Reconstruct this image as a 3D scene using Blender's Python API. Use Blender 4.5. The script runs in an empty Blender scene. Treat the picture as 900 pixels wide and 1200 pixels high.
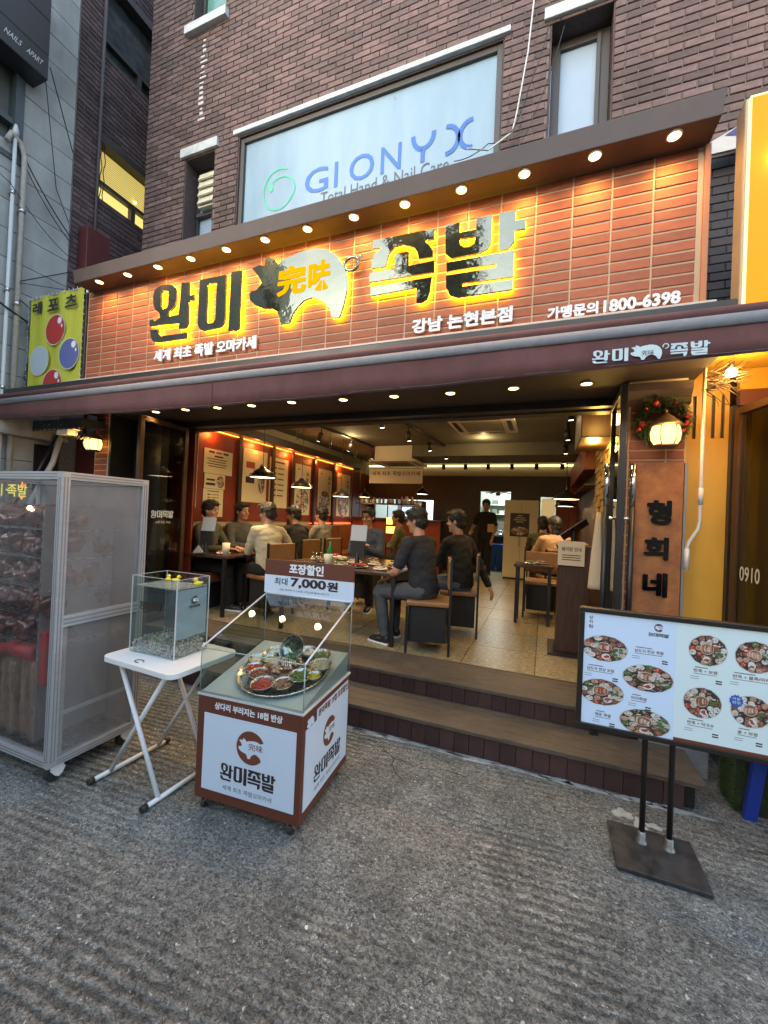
import bpy, math, random, json
from mathutils import Vector, Matrix, geometry
random.seed(7)
R = math.radians
S = bpy.context.scene
COL = S.collection

# ------------------------------------------------------------------ camera
cam_d = bpy.data.cameras.new('camera'); cam = bpy.data.objects.new('camera', cam_d)
COL.objects.link(cam); S.camera = cam
YAW, PIT, ROL, FPX = 0.37502835, 0.0090613, 0.0435606, 478.81454
def cam_axes(yaw, pitch, roll):
    cy, sy = math.cos(yaw), math.sin(yaw); cp, sp = math.cos(pitch), math.sin(pitch)
    f = Vector((-sy*cp, cy*cp, sp)); r = Vector((cy, sy, 0)); u = r.cross(f)
    cr, sr = math.cos(roll), math.sin(roll)
    return cr*r+sr*u, -sr*r+cr*u, f
cr_, cu_, cf_ = cam_axes(YAW, PIT, ROL)
CAM = Vector((0, 0, 1.55))
M = Matrix.Identity(4)
for i in range(3):
    M[i][0] = cr_[i]; M[i][1] = cu_[i]; M[i][2] = -cf_[i]; M[i][3] = CAM[i]
cam.matrix_world = M
cam_d.sensor_fit = 'HORIZONTAL'; cam_d.sensor_width = 36; cam_d.lens = FPX/900*36
cam_d.clip_start = 0.05; cam_d.clip_end = 500

# ------------------------------------------------------------------ world, sun, exposure
w = bpy.data.worlds.new('World'); S.world = w; w.use_nodes = True
nt = w.node_tree; nt.nodes.clear()
SUN_EL, SUN_ROT = R(14), R(200)
sky = nt.nodes.new('ShaderNodeTexSky'); sky.sky_type = 'NISHITA'; sky.sun_disc = False
sky.sun_elevation = SUN_EL; sky.sun_rotation = SUN_ROT; sky.air_density = 1.0; sky.dust_density = 2.0; sky.ozone_density = 1.5
mixw = nt.nodes.new('ShaderNodeMix'); mixw.data_type = 'RGBA'; mixw.inputs[0].default_value = 0.45
mixw.inputs[7].default_value = (2.9, 3.55, 4.35, 1)
bg = nt.nodes.new('ShaderNodeBackground'); bg.inputs[1].default_value = 0.15
wo = nt.nodes.new('ShaderNodeOutputWorld')
nt.links.new(sky.outputs[0], mixw.inputs[6]); nt.links.new(mixw.outputs[2], bg.inputs[0]); nt.links.new(bg.outputs[0], wo.inputs[0])
sl = bpy.data.lights.new('sun', 'SUN'); sl.energy = 0.5; sl.angle = R(25); sl.color = (1, .95, .9)
so = bpy.data.objects.new('sun', sl); COL.objects.link(so)
# sky texture rotation is measured clockwise from +Y seen from above
sd = Vector((math.sin(SUN_ROT)*math.cos(SUN_EL), math.cos(SUN_ROT)*math.cos(SUN_EL), math.sin(SUN_EL)))
so.rotation_euler = sd.to_track_quat('Z', 'Y').to_euler()
S.view_settings.view_transform = 'Standard'; S.view_settings.look = 'None'
S.view_settings.exposure = 2.35; S.view_settings.gamma = 1.0
S.cycles.use_denoising = True
S.cycles.max_bounces = 8; S.cycles.diffuse_bounces = 3; S.cycles.glossy_bounces = 4
S.cycles.transparent_max_bounces = 16; S.cycles.sample_clamp_indirect = 4.0
S.cycles.caustics_reflective = False; S.cycles.caustics_refractive = False

# ------------------------------------------------------------------ materials
def lin(h):
    h = h.lstrip('#'); o = []
    for i in (0, 2, 4):
        c = int(h[i:i+2], 16)/255
        o.append(c/12.92 if c <= .04045 else ((c+.055)/1.055)**2.4)
    return tuple(o)
MC = {}
def mat(name, col=(.5, .5, .5), rough=.6, metal=0.0, var=0.0, vscale=6, bump=0.0, bscale=40, emit=None, estr=0,
        rnd=0.0, dirt=0.0, col2=None, spec=.5, coat=0, streak=None, bdist=.004):
    """procedural principled material: noise variation of the colour, fine bump, per-piece random value"""
    if name in MC: return MC[name]
    if isinstance(col, str): col = lin(col)
    if isinstance(col2, str): col2 = lin(col2)
    m = bpy.data.materials.new(name); m.use_nodes = True; t = m.node_tree; N = t.nodes; L = t.links
    b = N['Principled BSDF']
    b.inputs['Base Color'].default_value = (*col, 1); b.inputs['Roughness'].default_value = rough
    b.inputs['Metallic'].default_value = metal; b.inputs['Specular IOR Level'].default_value = spec
    b.inputs['Coat Weight'].default_value = coat
    tc = N.new('ShaderNodeTexCoord')
    src = None
    if var or col2:
        nz = N.new('ShaderNodeTexNoise'); nz.inputs['Scale'].default_value = vscale; nz.inputs['Detail'].default_value = 6
        nz.inputs['Roughness'].default_value = .65
        if streak:
            mp = N.new('ShaderNodeMapping'); mp.inputs['Scale'].default_value = streak
            L.new(tc.outputs['Object'], mp.inputs[0]); L.new(mp.outputs[0], nz.inputs['Vector'])
        else: L.new(tc.outputs['Object'], nz.inputs['Vector'])
        rp = N.new('ShaderNodeValToRGB'); rp.color_ramp.elements[0].position = .3; rp.color_ramp.elements[1].position = .7
        c2 = col2 or tuple(c*(1-var) for c in col); c1 = tuple(min(1, c*(1+var)) for c in col) if not col2 else col
        rp.color_ramp.elements[0].color = (*c2, 1); rp.color_ramp.elements[1].color = (*c1, 1)
        L.new(nz.outputs[0], rp.inputs[0]); src = rp.outputs[0]
        mr = N.new('ShaderNodeMapRange'); mr.inputs[3].default_value = max(.02, rough-.12); mr.inputs[4].default_value = min(1, rough+.12)
        L.new(nz.outputs[0], mr.inputs[0]); L.new(mr.outputs[0], b.inputs['Roughness'])
    if rnd:
        g = N.new('ShaderNodeNewGeometry'); oi = N.new('ShaderNodeObjectInfo')
        a = N.new('ShaderNodeMath'); a.operation = 'ADD'; L.new(g.outputs['Random Per Island'], a.inputs[0]); L.new(oi.outputs['Random'], a.inputs[1])
        fr = N.new('ShaderNodeMath'); fr.operation = 'FRACT'; L.new(a.outputs[0], fr.inputs[0])
        mr2 = N.new('ShaderNodeMapRange'); mr2.inputs[3].default_value = 1-rnd; mr2.inputs[4].default_value = 1+rnd
        L.new(fr.outputs[0], mr2.inputs[0])
        hs = N.new('ShaderNodeHueSaturation')
        L.new(mr2.outputs[0], hs.inputs['Value'])
        if src: L.new(src, hs.inputs['Color'])
        else: hs.inputs['Color'].default_value = (*col, 1)
        src = hs.outputs[0]
    if dirt:
        gp = N.new('ShaderNodeNewGeometry'); dn = N.new('ShaderNodeTexNoise'); dn.inputs['Scale'].default_value = 1.1; dn.inputs['Detail'].default_value = 7; dn.inputs['Roughness'].default_value = .7
        dm = N.new('ShaderNodeMapping'); dm.inputs['Scale'].default_value = (1.3, 1.3, .45); L.new(gp.outputs['Position'], dm.inputs[0]); L.new(dm.outputs[0], dn.inputs['Vector'])
        dr = N.new('ShaderNodeMapRange'); dr.inputs[1].default_value = .32; dr.inputs[2].default_value = .68; dr.inputs[3].default_value = 1-dirt; dr.inputs[4].default_value = 1+dirt*.6; L.new(dn.outputs[0], dr.inputs[0])
        hd = N.new('ShaderNodeHueSaturation'); L.new(dr.outputs[0], hd.inputs['Value'])
        if src: L.new(src, hd.inputs['Color'])
        else: hd.inputs['Color'].default_value = (*col, 1)
        src = hd.outputs[0]
    if src: L.new(src, b.inputs['Base Color'])
    if bump:
        nb = N.new('ShaderNodeTexNoise'); nb.inputs['Scale'].default_value = bscale; nb.inputs['Detail'].default_value = 5
        L.new(tc.outputs['Object'], nb.inputs['Vector'])
        bp = N.new('ShaderNodeBump'); bp.inputs['Strength'].default_value = bump; bp.inputs['Distance'].default_value = bdist
        L.new(nb.outputs[0], bp.inputs['Height']); L.new(bp.outputs[0], b.inputs['Normal'])
    if emit:
        if isinstance(emit, str): emit = lin(emit)
        b.inputs['Emission Color'].default_value = (*emit, 1); b.inputs['Emission Strength'].default_value = estr
    MC[name] = m; return m

def film(name, tint=(.95, .97, .97), ior=1.45, diff=0.0, dcol=(.8, .8, .8), rough=0.02, bump=0.0, bscale=4):
    """thin clear sheet: see-through with a Fresnel reflection and an optional milky share"""
    if name in MC: return MC[name]
    m = bpy.data.materials.new(name); m.use_nodes = True; t = m.node_tree; N = t.nodes; L = t.links; N.clear()
    o = N.new('ShaderNodeOutputMaterial'); tr = N.new('ShaderNodeBsdfTransparent'); tr.inputs[0].default_value = (*tint, 1)
    gl = N.new('ShaderNodeBsdfGlossy'); gl.inputs['Roughness'].default_value = rough
    # Schlick reflectance, the same from both sides of the sheet
    lw_ = N.new('ShaderNodeLayerWeight'); lw_.inputs[0].default_value = .5; f0 = ((ior-1)/(ior+1))**2
    pw = N.new('ShaderNodeMath'); pw.operation = 'POWER'; pw.inputs[1].default_value = 4.0; L.new(lw_.outputs['Facing'], pw.inputs[0])
    fr = N.new('ShaderNodeMath'); fr.operation = 'MULTIPLY_ADD'; fr.inputs[1].default_value = 1-f0; fr.inputs[2].default_value = f0; L.new(pw.outputs[0], fr.inputs[0])
    if bump:
        tc = N.new('ShaderNodeTexCoord'); nb = N.new('ShaderNodeTexNoise'); nb.inputs['Scale'].default_value = bscale; nb.inputs['Detail'].default_value = 3
        L.new(tc.outputs['Object'], nb.inputs['Vector']); bp = N.new('ShaderNodeBump'); bp.inputs['Strength'].default_value = bump; bp.inputs['Distance'].default_value = .02
        L.new(nb.outputs[0], bp.inputs['Height']); L.new(bp.outputs[0], gl.inputs['Normal'])
    mx = N.new('ShaderNodeMixShader'); L.new(fr.outputs[0], mx.inputs[0]); L.new(tr.outputs[0], mx.inputs[1]); L.new(gl.outputs[0], mx.inputs[2])
    last = mx.outputs[0]
    if diff:
        df = N.new('ShaderNodeBsdfDiffuse'); df.inputs[0].default_value = (*dcol, 1)
        m2 = N.new('ShaderNodeMixShader'); m2.inputs[0].default_value = diff
        L.new(last, m2.inputs[1]); L.new(df.outputs[0], m2.inputs[2]); last = m2.outputs[0]
    L.new(last, o.inputs[0]); MC[name] = m; return m

def emat(name, col, s):
    if name in MC: return MC[name]
    if isinstance(col, str): col = lin(col)
    m = bpy.data.materials.new(name); m.use_nodes = True; N = m.node_tree.nodes; N.clear()
    e = N.new('ShaderNodeEmission'); e.inputs[0].default_value = (*col, 1); e.inputs[1].default_value = s*.5
    o = N.new('ShaderNodeOutputMaterial'); m.node_tree.links.new(e.outputs[0], o.inputs[0]); MC[name] = m; return m

# ------------------------------------------------------------------ mesh builder
class MB:
    def __init__(s): s.v = []; s.f = []; s.m = []; s.s = []
    def add(s, vs, fs, m=0, T=None, smooth=False):
        n = len(s.v)
        s.v += [tuple(T @ Vector(p)) if T is not None else tuple(p) for p in vs]
        for f in fs: s.f.append(tuple(i+n for i in f)); s.m.append(m); s.s.append(smooth)
        return s
    def box(s, x0, x1, y0, y1, z0, z1, m=0, T=None):
        v = [(x, y, z) for x in (x0, x1) for y in (y0, y1) for z in (z0, z1)]
        return s.add(v, [(0, 1, 3, 2), (4, 6, 7, 5), (0, 4, 5, 1), (2, 3, 7, 6), (0, 2, 6, 4), (1, 5, 7, 3)], m, T)
    def ring(s, pts, m=0, T=None, smooth=True, caps=True, closed=False):
        """loft through equal-length rings"""
        n = len(pts[0]); v = [p for r in pts for p in r]; f = []
        K = len(pts); rng = K if closed else K-1
        for k in range(rng):
            a, b = k*n, ((k+1) % K)*n
            for i in range(n): j = (i+1) % n; f.append((a+i, a+j, b+j, b+i))
        s.add(v, f, m, T, smooth)
        if caps and not closed:
            s.add(pts[0], [tuple(range(n))[::-1]], m, T); s.add(pts[-1], [tuple(range(n))], m, T)
        return s
    def cone(s, p0, p1, r0, r1=None, seg=10, m=0, T=None, smooth=True):
        p0, p1 = Vector(p0), Vector(p1); r1 = r0 if r1 is None else r1
        d = (p1-p0).normalized(); a = d.orthogonal().normalized(); b = d.cross(a)
        rs = [[tuple(p+(a*math.cos(2*math.pi*i/seg)+b*math.sin(2*math.pi*i/seg))*r) for i in range(seg)] for p, r in ((p0, r0), (p1, r1))]
        return s.ring(rs, m, T, smooth)
    def tube(s, pts, r, seg=8, m=0, T=None, closed=False):
        P = [Vector(p) for p in pts]; rr = r if isinstance(r, (list, tuple)) else [r]*len(P)
        rings = []; a = None
        for i, p in enumerate(P):
            if closed: d = P[(i+1) % len(P)]-P[i-1]
            else: d = P[min(i+1, len(P)-1)]-P[max(i-1, 0)]
            d = d.normalized()
            a = d.orthogonal().normalized() if a is None else (a-d*a.dot(d)).normalized()
            b = d.cross(a)
            rings.append([tuple(p+(a*math.cos(2*math.pi*k/seg)+b*math.sin(2*math.pi*k/seg))*rr[i]) for k in range(seg)])
        return s.ring(rings, m, T, True, True, closed)
    def sph(s, c, r, seg=12, rings=7, m=0, T=None, jit=0):
        rx, ry, rz = (r, r, r) if not isinstance(r, (tuple, list)) else r
        rs = []
        for k in range(rings+1):
            th = math.pi*(0.02+.96*k/rings)
            rs.append([(c[0]+rx*math.sin(th)*math.cos(2*math.pi*i/seg)*(1+random.uniform(-jit, jit)), c[1]+ry*math.sin(th)*math.sin(2*math.pi*i/seg)*(1+random.uniform(-jit, jit)),
                        c[2]-rz*math.cos(th)*(1+random.uniform(-jit, jit))) for i in range(seg)])
        return s.ring(rs, m, T)
    def lathe(s, prof, c=(0, 0, 0), seg=20, m=0, T=None, caps=True):
        rs = [[(c[0]+r*math.cos(2*math.pi*i/seg), c[1]+r*math.sin(2*math.pi*i/seg), c[2]+z) for i in range(seg)] for r, z in prof]
        return s.ring(rs, m, T, True, caps)
    def poly(s, outer, holes=(), t0=0, t1=.01, m=0, T=None, mback=None):
        """prism of a polygon given in (u,v), from depth t0 to t1 (third axis)"""
        loops = [list(outer)]+[list(h) for h in holes]
        flat = [p for l in loops for p in l]
        tri = geometry.tessellate_polygon([[Vector((p[0], p[1], 0)) for p in l] for l in loops])
        n = len(flat)
        def area(t): a, c, d = (flat[i] for i in t); return (c[0]-a[0])*(d[1]-a[1])-(d[0]-a[0])*(c[1]-a[1])
        tri = [tuple(t) if area(t) > 0 else tuple(t)[::-1] for t in tri]
        s.add([(p[0], p[1], t1) for p in flat], [tuple(t) for t in tri], m, T)
        s.add([(p[0], p[1], t0) for p in flat], [tuple(t)[::-1] for t in tri], m if mback is None else mback, T)
        o = 0
        for l in loops:
            k = len(l); vs = [(p[0], p[1], t0) for p in l]+[(p[0], p[1], t1) for p in l]
            s.add(vs, [(i, (i+1) % k, k+(i+1) % k, k+i) for i in range(k)], m, T); o += k
        return s
    def mesh(s, name, mats):
        me = bpy.data.meshes.new(name); me.from_pydata(s.v, [], s.f)
        for mm in (mats if isinstance(mats, (list, tuple)) else [mats]): me.materials.append(mm)
        me.polygons.foreach_set('material_index', s.m); me.polygons.foreach_set('use_smooth', s.s)
        me.update(); return me
    def build(s, name, mats, parent=None, bevel=0, fix=True, **kw):
        me = s.mesh(name, mats)
        if fix:
            import bmesh
            bm = bmesh.new(); bm.from_mesh(me); bmesh.ops.remove_doubles(bm, verts=bm.verts, dist=1e-5)
            bmesh.ops.recalc_face_normals(bm, faces=bm.faces); bm.to_mesh(me); bm.free()
        o = bpy.data.objects.new(name, me); COL.objects.link(o)
        if parent: o.parent = parent
        if bevel:
            b = o.modifiers.new('bevel', 'BEVEL'); b.width = bevel; b.segments = 2; b.limit_method = 'ANGLE'; b.angle_limit = R(50)
        for k, x in kw.items(): o[k] = x
        return o

def box(name, mt, x0, x1, y0, y1, z0, z1, parent=None, bevel=0, **kw):
    return MB().box(x0, x1, y0, y1, z0, z1).build(name, mt, parent, bevel, fix=False, **kw)
def thing(name, label, cat, loc=(0, 0, 0), rot=0, group=None):
    o = bpy.data.objects.new(name, None); COL.objects.link(o); o.location = loc; o.rotation_euler = (0, 0, rot)
    o['label'] = label; o['category'] = cat
    if group: o['group'] = group
    return o
def tag(o, label, cat, group=None):
    o['label'] = label; o['category'] = cat
    if group: o['group'] = group
    return o
KIDS = {}
def dup(root, loc, rot=0, label=None, scale=None):
    def cp(o, par):
        c = o.copy(); COL.objects.link(c); c.parent = par
        for ch in list(o.children): cp(ch, c)
        return c
    r = cp(root, None); r.location = loc; r.rotation_euler = (0, 0, rot)
    if label: r['label'] = label
    if scale: r.scale = (scale,)*3
    return r
def frame(O, U, V):
    """matrix taking (u,v,n) to space: n points towards U x V"""
    U = Vector(U).normalized(); V = Vector(V).normalized(); Nn = U.cross(V)
    m = Matrix.Identity(4)
    for i in range(3): m[i][0] = U[i]; m[i][1] = V[i]; m[i][2] = Nn[i]; m[i][3] = O[i]
    return m
FRONT = lambda y: frame((0, y, 0), (1, 0, 0), (0, 0, 1))      # u = x, v = z, n = towards -y (the street)

LS = .34      # common level of all lamps
TS = bpy.data.scenes.new('workshop')       # empty side scene: curves and remeshed bodies are turned into meshes there
def to_mesh(o):
    vl = TS.view_layers[0]; vl.update(); dg = vl.depsgraph
    return bpy.data.meshes.new_from_object(o.evaluated_get(dg))
_tc = {}
def text_mesh(body, bold=0):
    k = (body, bold)
    if k in _tc: return _tc[k]
    cu = bpy.data.curves.new('t', 'FONT'); cu.body = body; cu.size = 1; cu.resolution_u = 3
    cu.offset = min(bold, .018); cu.extrude = 0
    cu.space_line = 1.0
    o = bpy.data.objects.new('t', cu); TS.collection.objects.link(o)
    me = to_mesh(o)
    vs = [tuple(v.co) for v in me.vertices]; fs = [tuple(p.vertices) for p in me.polygons]
    bpy.data.objects.remove(o); bpy.data.curves.remove(cu); bpy.data.meshes.remove(me)
    xs = [v[0] for v in vs]; ys = [v[1] for v in vs]
    x0, x1, y0, y1 = min(xs), max(xs), min(ys), max(ys)
    vs = [((v[0]-x0)/(x1-x0), (v[1]-y0)/(y1-y0)) for v in vs]
    _tc[k] = (vs, fs, (x1-x0)/(y1-y0)); return _tc[k]
def text(mb, body, T, u0, v0, u1, v1, n=.001, depth=0, bold=.012, m=0, skew=0, mirror=False):
    """lettering fitted to a rectangle of the plane T; depth > 0 gives it solid sides"""
    vs, fs, asp = text_mesh(body, bold)
    if u1 is None: u1 = u0+asp*(v1-v0)
    def P(a, b, nn):
        if mirror: a = 1-a
        return (u0+a*(u1-u0)+skew*b*(v1-v0), v0+b*(v1-v0), nn)
    mb.add([P(a, b, n+depth) for a, b in vs], fs, m, T)
    if bold > .015:      # shifted impressions thicken the strokes
        for q, (dx, dy) in enumerate(((1, .5), (-1, -.5), (.5, -1), (-.5, 1))):
            mb.add([P(a+dx*.028/asp, b+dy*.022, n+depth+.00015*(q+1)) for a, b in vs], fs, m, T)
    if depth:
        ed = {}
        for f in fs:
            for i in range(len(f)):
                a, b = f[i], f[(i+1) % len(f)]; k = (min(a, b), max(a, b)); ed.setdefault(k, []).append((a, b))
        for k, l in ed.items():
            if len(l) == 1:
                a, b = l[0]; mb.add([P(*vs[a], n), P(*vs[b], n), P(*vs[b], n+depth), P(*vs[a], n+depth)], [(0, 1, 2, 3)], m, T)
    return mb

def spot(name, loc, energy, col, size=R(100), blend=.6, rad=.03, d=(0, 0, -1), parent=None):
    l = bpy.data.lights.new(name, 'SPOT'); l.energy = energy*LS; l.color = col; l.spot_size = size; l.spot_blend = blend; l.shadow_soft_size = rad
    o = bpy.data.objects.new(name, l); COL.objects.link(o); o.location = loc
    o.rotation_euler = (-Vector(d)).to_track_quat('Z', 'Y').to_euler()
    if parent: o.parent = parent
    return o
def point(name, loc, energy, col, rad=.04):
    l = bpy.data.lights.new(name, 'POINT'); l.energy = energy*LS; l.color = col; l.shadow_soft_size = rad
    o = bpy.data.objects.new(name, l); COL.objects.link(o); o.location = loc; return o

# ------------------------------------------------------------------ logo outlines (in metres on the plane of the sign)
PL = json.loads('''{"wan":[[-3.389,3.44],[-3.379,3.501],[-3.338,3.531],[-3.289,3.54],[-3.219,3.534],[-3.163,3.519],[-3.128,3.496],[-3.105,3.462],[-3.099,3.375],[-3.113,3.331],[-3.149,3.301],[-3.189,3.284],[-3.196,3.243],[-3.064,3.238],[-3.048,3.518],[-2.961,3.511],[-2.957,3.398],[-2.895,3.388],[-2.892,3.343],[-2.955,3.343],[-2.951,3.143],[-2.975,3.111],[-2.995,3.108],[-3.056,3.114],[-3.056,3.167],[-3.322,3.181],[-3.372,3.179],[-3.415,3.185],[-3.419,3.236],[-3.383,3.241],[-3.353,3.222],[-3.291,3.244],[-3.293,3.27],[-3.308,3.293],[-3.353,3.325],[-3.38,3.366]],"wan_h":[[-3.291,3.353],[-3.292,3.466],[-3.272,3.484],[-3.237,3.483],[-3.208,3.468],[-3.195,3.441],[-3.196,3.349],[-3.212,3.32],[-3.254,3.318],[-3.283,3.331]],"wan2":[[-3.405,3.145],[-3.312,3.144],[-3.306,3.107],[-3.287,3.084],[-3.259,3.075],[-2.966,3.07],[-2.967,3.02],[-3.311,3.023],[-3.362,3.036],[-3.393,3.076]],"mi":[[-2.838,3.507],[-2.551,3.506],[-2.538,3.145],[-2.549,3.099],[-2.58,3.07],[-2.616,3.065],[-2.772,3.06],[-2.818,3.086],[-2.84,3.128]],"mi_h":[[-2.748,3.46],[-2.646,3.455],[-2.645,3.141],[-2.669,3.115],[-2.706,3.115],[-2.745,3.135]],"mi2":[[-2.496,3.518],[-2.392,3.511],[-2.389,3.031],[-2.433,3.018],[-2.457,3.025],[-2.499,3.024]],"pig":[[-2.28,3.506],[-2.218,3.522],[-2.161,3.508],[-2.155,3.569],[-2.124,3.574],[-2.071,3.542],[-2.024,3.493],[-1.988,3.521],[-1.867,3.545],[-1.772,3.557],[-1.69,3.553],[-1.585,3.52],[-1.503,3.459],[-1.45,3.385],[-1.413,3.3],[-1.408,3.191],[-1.43,3.087],[-1.453,3.011],[-1.469,2.994],[-1.531,3.007],[-1.536,3.053],[-1.575,3.108],[-1.635,3.157],[-1.705,3.18],[-1.775,3.169],[-1.832,3.126],[-1.872,3.08],[-1.899,3.011],[-1.979,3.012],[-1.994,3.066],[-2.022,3.123],[-2.075,3.151],[-2.158,3.163],[-2.239,3.202],[-2.288,3.247],[-2.298,3.303],[-2.279,3.322],[-2.233,3.32],[-2.177,3.37],[-2.213,3.429],[-2.248,3.468]],"tail":[[-1.423,3.39],[-1.385,3.383],[-1.347,3.375],[-1.296,3.424],[-2.022,3.449],[-2.01,3.236],[-1.586,3.43],[-1.575,3.218]],"jok1":[[-1.218,3.515],[-0.764,3.502],[-0.767,3.432],[-0.835,3.435],[-0.8,3.4],[-0.771,3.355],[-0.767,3.312],[-0.865,3.315],[-0.878,3.363],[-0.908,3.406],[-0.985,3.441],[-1.048,3.437],[-1.089,3.398],[-1.111,3.308],[-1.216,3.313],[-1.219,3.369],[-1.198,3.413],[-1.142,3.449],[-1.215,3.454]],"jok2":[[-1.043,3.382],[-0.943,3.38],[-0.939,3.28],[-0.758,3.284],[-0.754,3.204],[-1.233,3.217],[-1.232,3.282],[-1.038,3.281]],"jok3":[[-1.221,3.178],[-0.77,3.174],[-0.779,3.079],[-0.797,3.03],[-0.836,3.01],[-0.872,3.016],[-0.874,3.12],[-1.218,3.116]],"bal1":[[-0.691,3.509],[-0.594,3.505],[-0.592,3.437],[-0.485,3.435],[-0.486,3.51],[-0.386,3.508],[-0.383,3.339],[-0.405,3.295],[-0.452,3.276],[-0.638,3.274],[-0.682,3.318]],"bal1_h":[[-0.59,3.395],[-0.485,3.392],[-0.491,3.343],[-0.521,3.327],[-0.559,3.332],[-0.585,3.356]],"bal2":[[-0.34,3.507],[-0.241,3.506],[-0.24,3.438],[-0.179,3.434],[-0.179,3.375],[-0.239,3.378],[-0.242,3.31],[-0.275,3.269],[-0.335,3.269]],"bal3":[[-0.673,3.253],[-0.24,3.25],[-0.239,3.085],[-0.555,3.095],[-0.565,3.087],[-0.554,3.073],[-0.241,3.066],[-0.242,3.004],[-0.589,3.008],[-0.641,3.031],[-0.669,3.086],[-0.672,3.166],[-0.352,3.161],[-0.343,3.173],[-0.353,3.186],[-0.67,3.191]]}''')
def center(keys):
    xs = [p[0] for k in keys for p in PL[k]]; zs = [p[1] for k in keys for p in PL[k]]
    return min(xs), max(xs), min(zs), max(zs)
GLY = {'wan': [('wan', 'wan_h'), ('wan2',)], 'mi': [('mi', 'mi_h'), ('mi2',)], 'jok': [('jok1',), ('jok2',), ('jok3',)], 'bal': [('bal1', 'bal1_h'), ('bal2',), ('bal3',)], 'pig': [('pig',)]}
def glyph(mb, g, T, u0, v0, u1, v1, t0=.0005, t1=.001, m=0):
    keys = [k[0] for k in GLY[g]]; x0, x1, z0, z1 = center(keys)
    f = lambda p: (u0+(p[0]-x0)/(x1-x0)*(u1-u0), v0+(p[1]-z0)/(z1-z0)*(v1-v0))
    for k in GLY[g]:
        mb.poly([f(p) for p in PL[k[0]]], [[f(p) for p in PL[h]] for h in k[1:]], t0, t1, m, T)
def wordmark(mb, T, u0, v0, u1, v1, m=0, t1=.001):
    w_ = (u1-u0)/4
    for i, g in enumerate(('wan', 'mi', 'jok', 'bal')):
        glyph(mb, g, T, u0+i*w_+w_*.03, v0, u0+(i+1)*w_-w_*.03, v1, .0004, t1, m)
def crest(mb, T, cu, cv, r, m=0, mw=1):
    """brown disc with an open right side, a white pig across it"""
    pts = [(cu+r*math.cos(a), cv+r*math.sin(a)) for a in [R(28)+R(300)*k/40 for k in range(41)]]
    inn = [(cu+.05*r+.62*r*math.cos(a), cv+.1*r+.5*r*math.sin(a)) for a in [R(-40)-R(0)*k for k in range(1)]]
    pts += [(cu+.45*r, cv-.35*r), (cu+.2*r, cv-.05*r), (cu+.5*r, cv+.3*r)]
    mb.poly(pts, (), .0004, .001, m, T)
    glyph(mb, 'pig', T, cu-.85*r, cv-.68*r, cu+1.0*r, cv+.5*r, .001, .0016, mw)
    text(mb, '完味', T, cu-.15*r, cv-.12*r, cu+.85*r, cv+.3*r, n=.0018, bold=.012, m=m)

# ------------------------------------------------------------------ shared materials
m_mortar = mat('mortar', (.18, .155, .145), .9, var=.25, vscale=30, bump=.5, bscale=200)
m_brick = mat('dark brick', (.125, .080, .072), .75, var=.3, vscale=18, bump=.6, bscale=120, rnd=.32, dirt=.3)
m_brick2 = mat('wing brick', (.105, .066, .066), .8, var=.3, vscale=18, bump=.6, bscale=120, rnd=.38, dirt=.35)
m_tile = mat('terracotta tile', (.27, .072, .028), .6, var=.2, vscale=14, bump=.4, bscale=150, rnd=.16, dirt=.12)
m_grout = mat('tile grout', (.46, .35, .24), .9, bump=.4, bscale=250)
m_fascia = mat('brown fascia', (.078, .052, .042), .6, var=.15, vscale=3, dirt=.2)
m_black = mat('black metal', (.018, .016, .015), .4, var=.2, vscale=5)
m_dkwood = mat('dark stained wood', (.05, .024, .016), .45, var=.35, vscale=5, streak=(8, 8, 1))
m_redwood = mat('red lacquer panel', (.2, .028, .012), .45, var=.25, vscale=4)
m_white = mat('white plastic', (.75, .76, .76), .4, var=.04, vscale=3)
m_alu = mat('aluminium', (.66, .67, .68), .42, .25, var=.1, vscale=8, streak=(1, 1, 12))
m_chrome = mat('chrome', (.7, .7, .7), .12, 1)
m_steel = mat('steel', (.55, .55, .55), .28, 1, var=.12, vscale=30)
m_brown = mat('brown board', (.12, .035, .018), .5, var=.08, vscale=4)
m_print = mat('white print', (.60, .70, .82), .55)
m_ink = mat('dark ink', (.03, .018, .016), .6)
m_crest = mat('brown ink', (.16, .045, .022), .6)
m_glass = film('clear glass', (.93, .96, .95))
m_pane = film('door glass', (.8, .8, .76))
m_concrete = mat('concrete', (.3, .29, .28), .9, var=.25, vscale=8, bump=.5, bscale=90)
WARM = (1, .62, .28); AMBER = (1, .50, .09)
m_bulb = emat('lamp disc', (1, .62, .20), 9)
m_bulb2 = emat('soft lamp glass', (1, .62, .18), 1.5)

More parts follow.
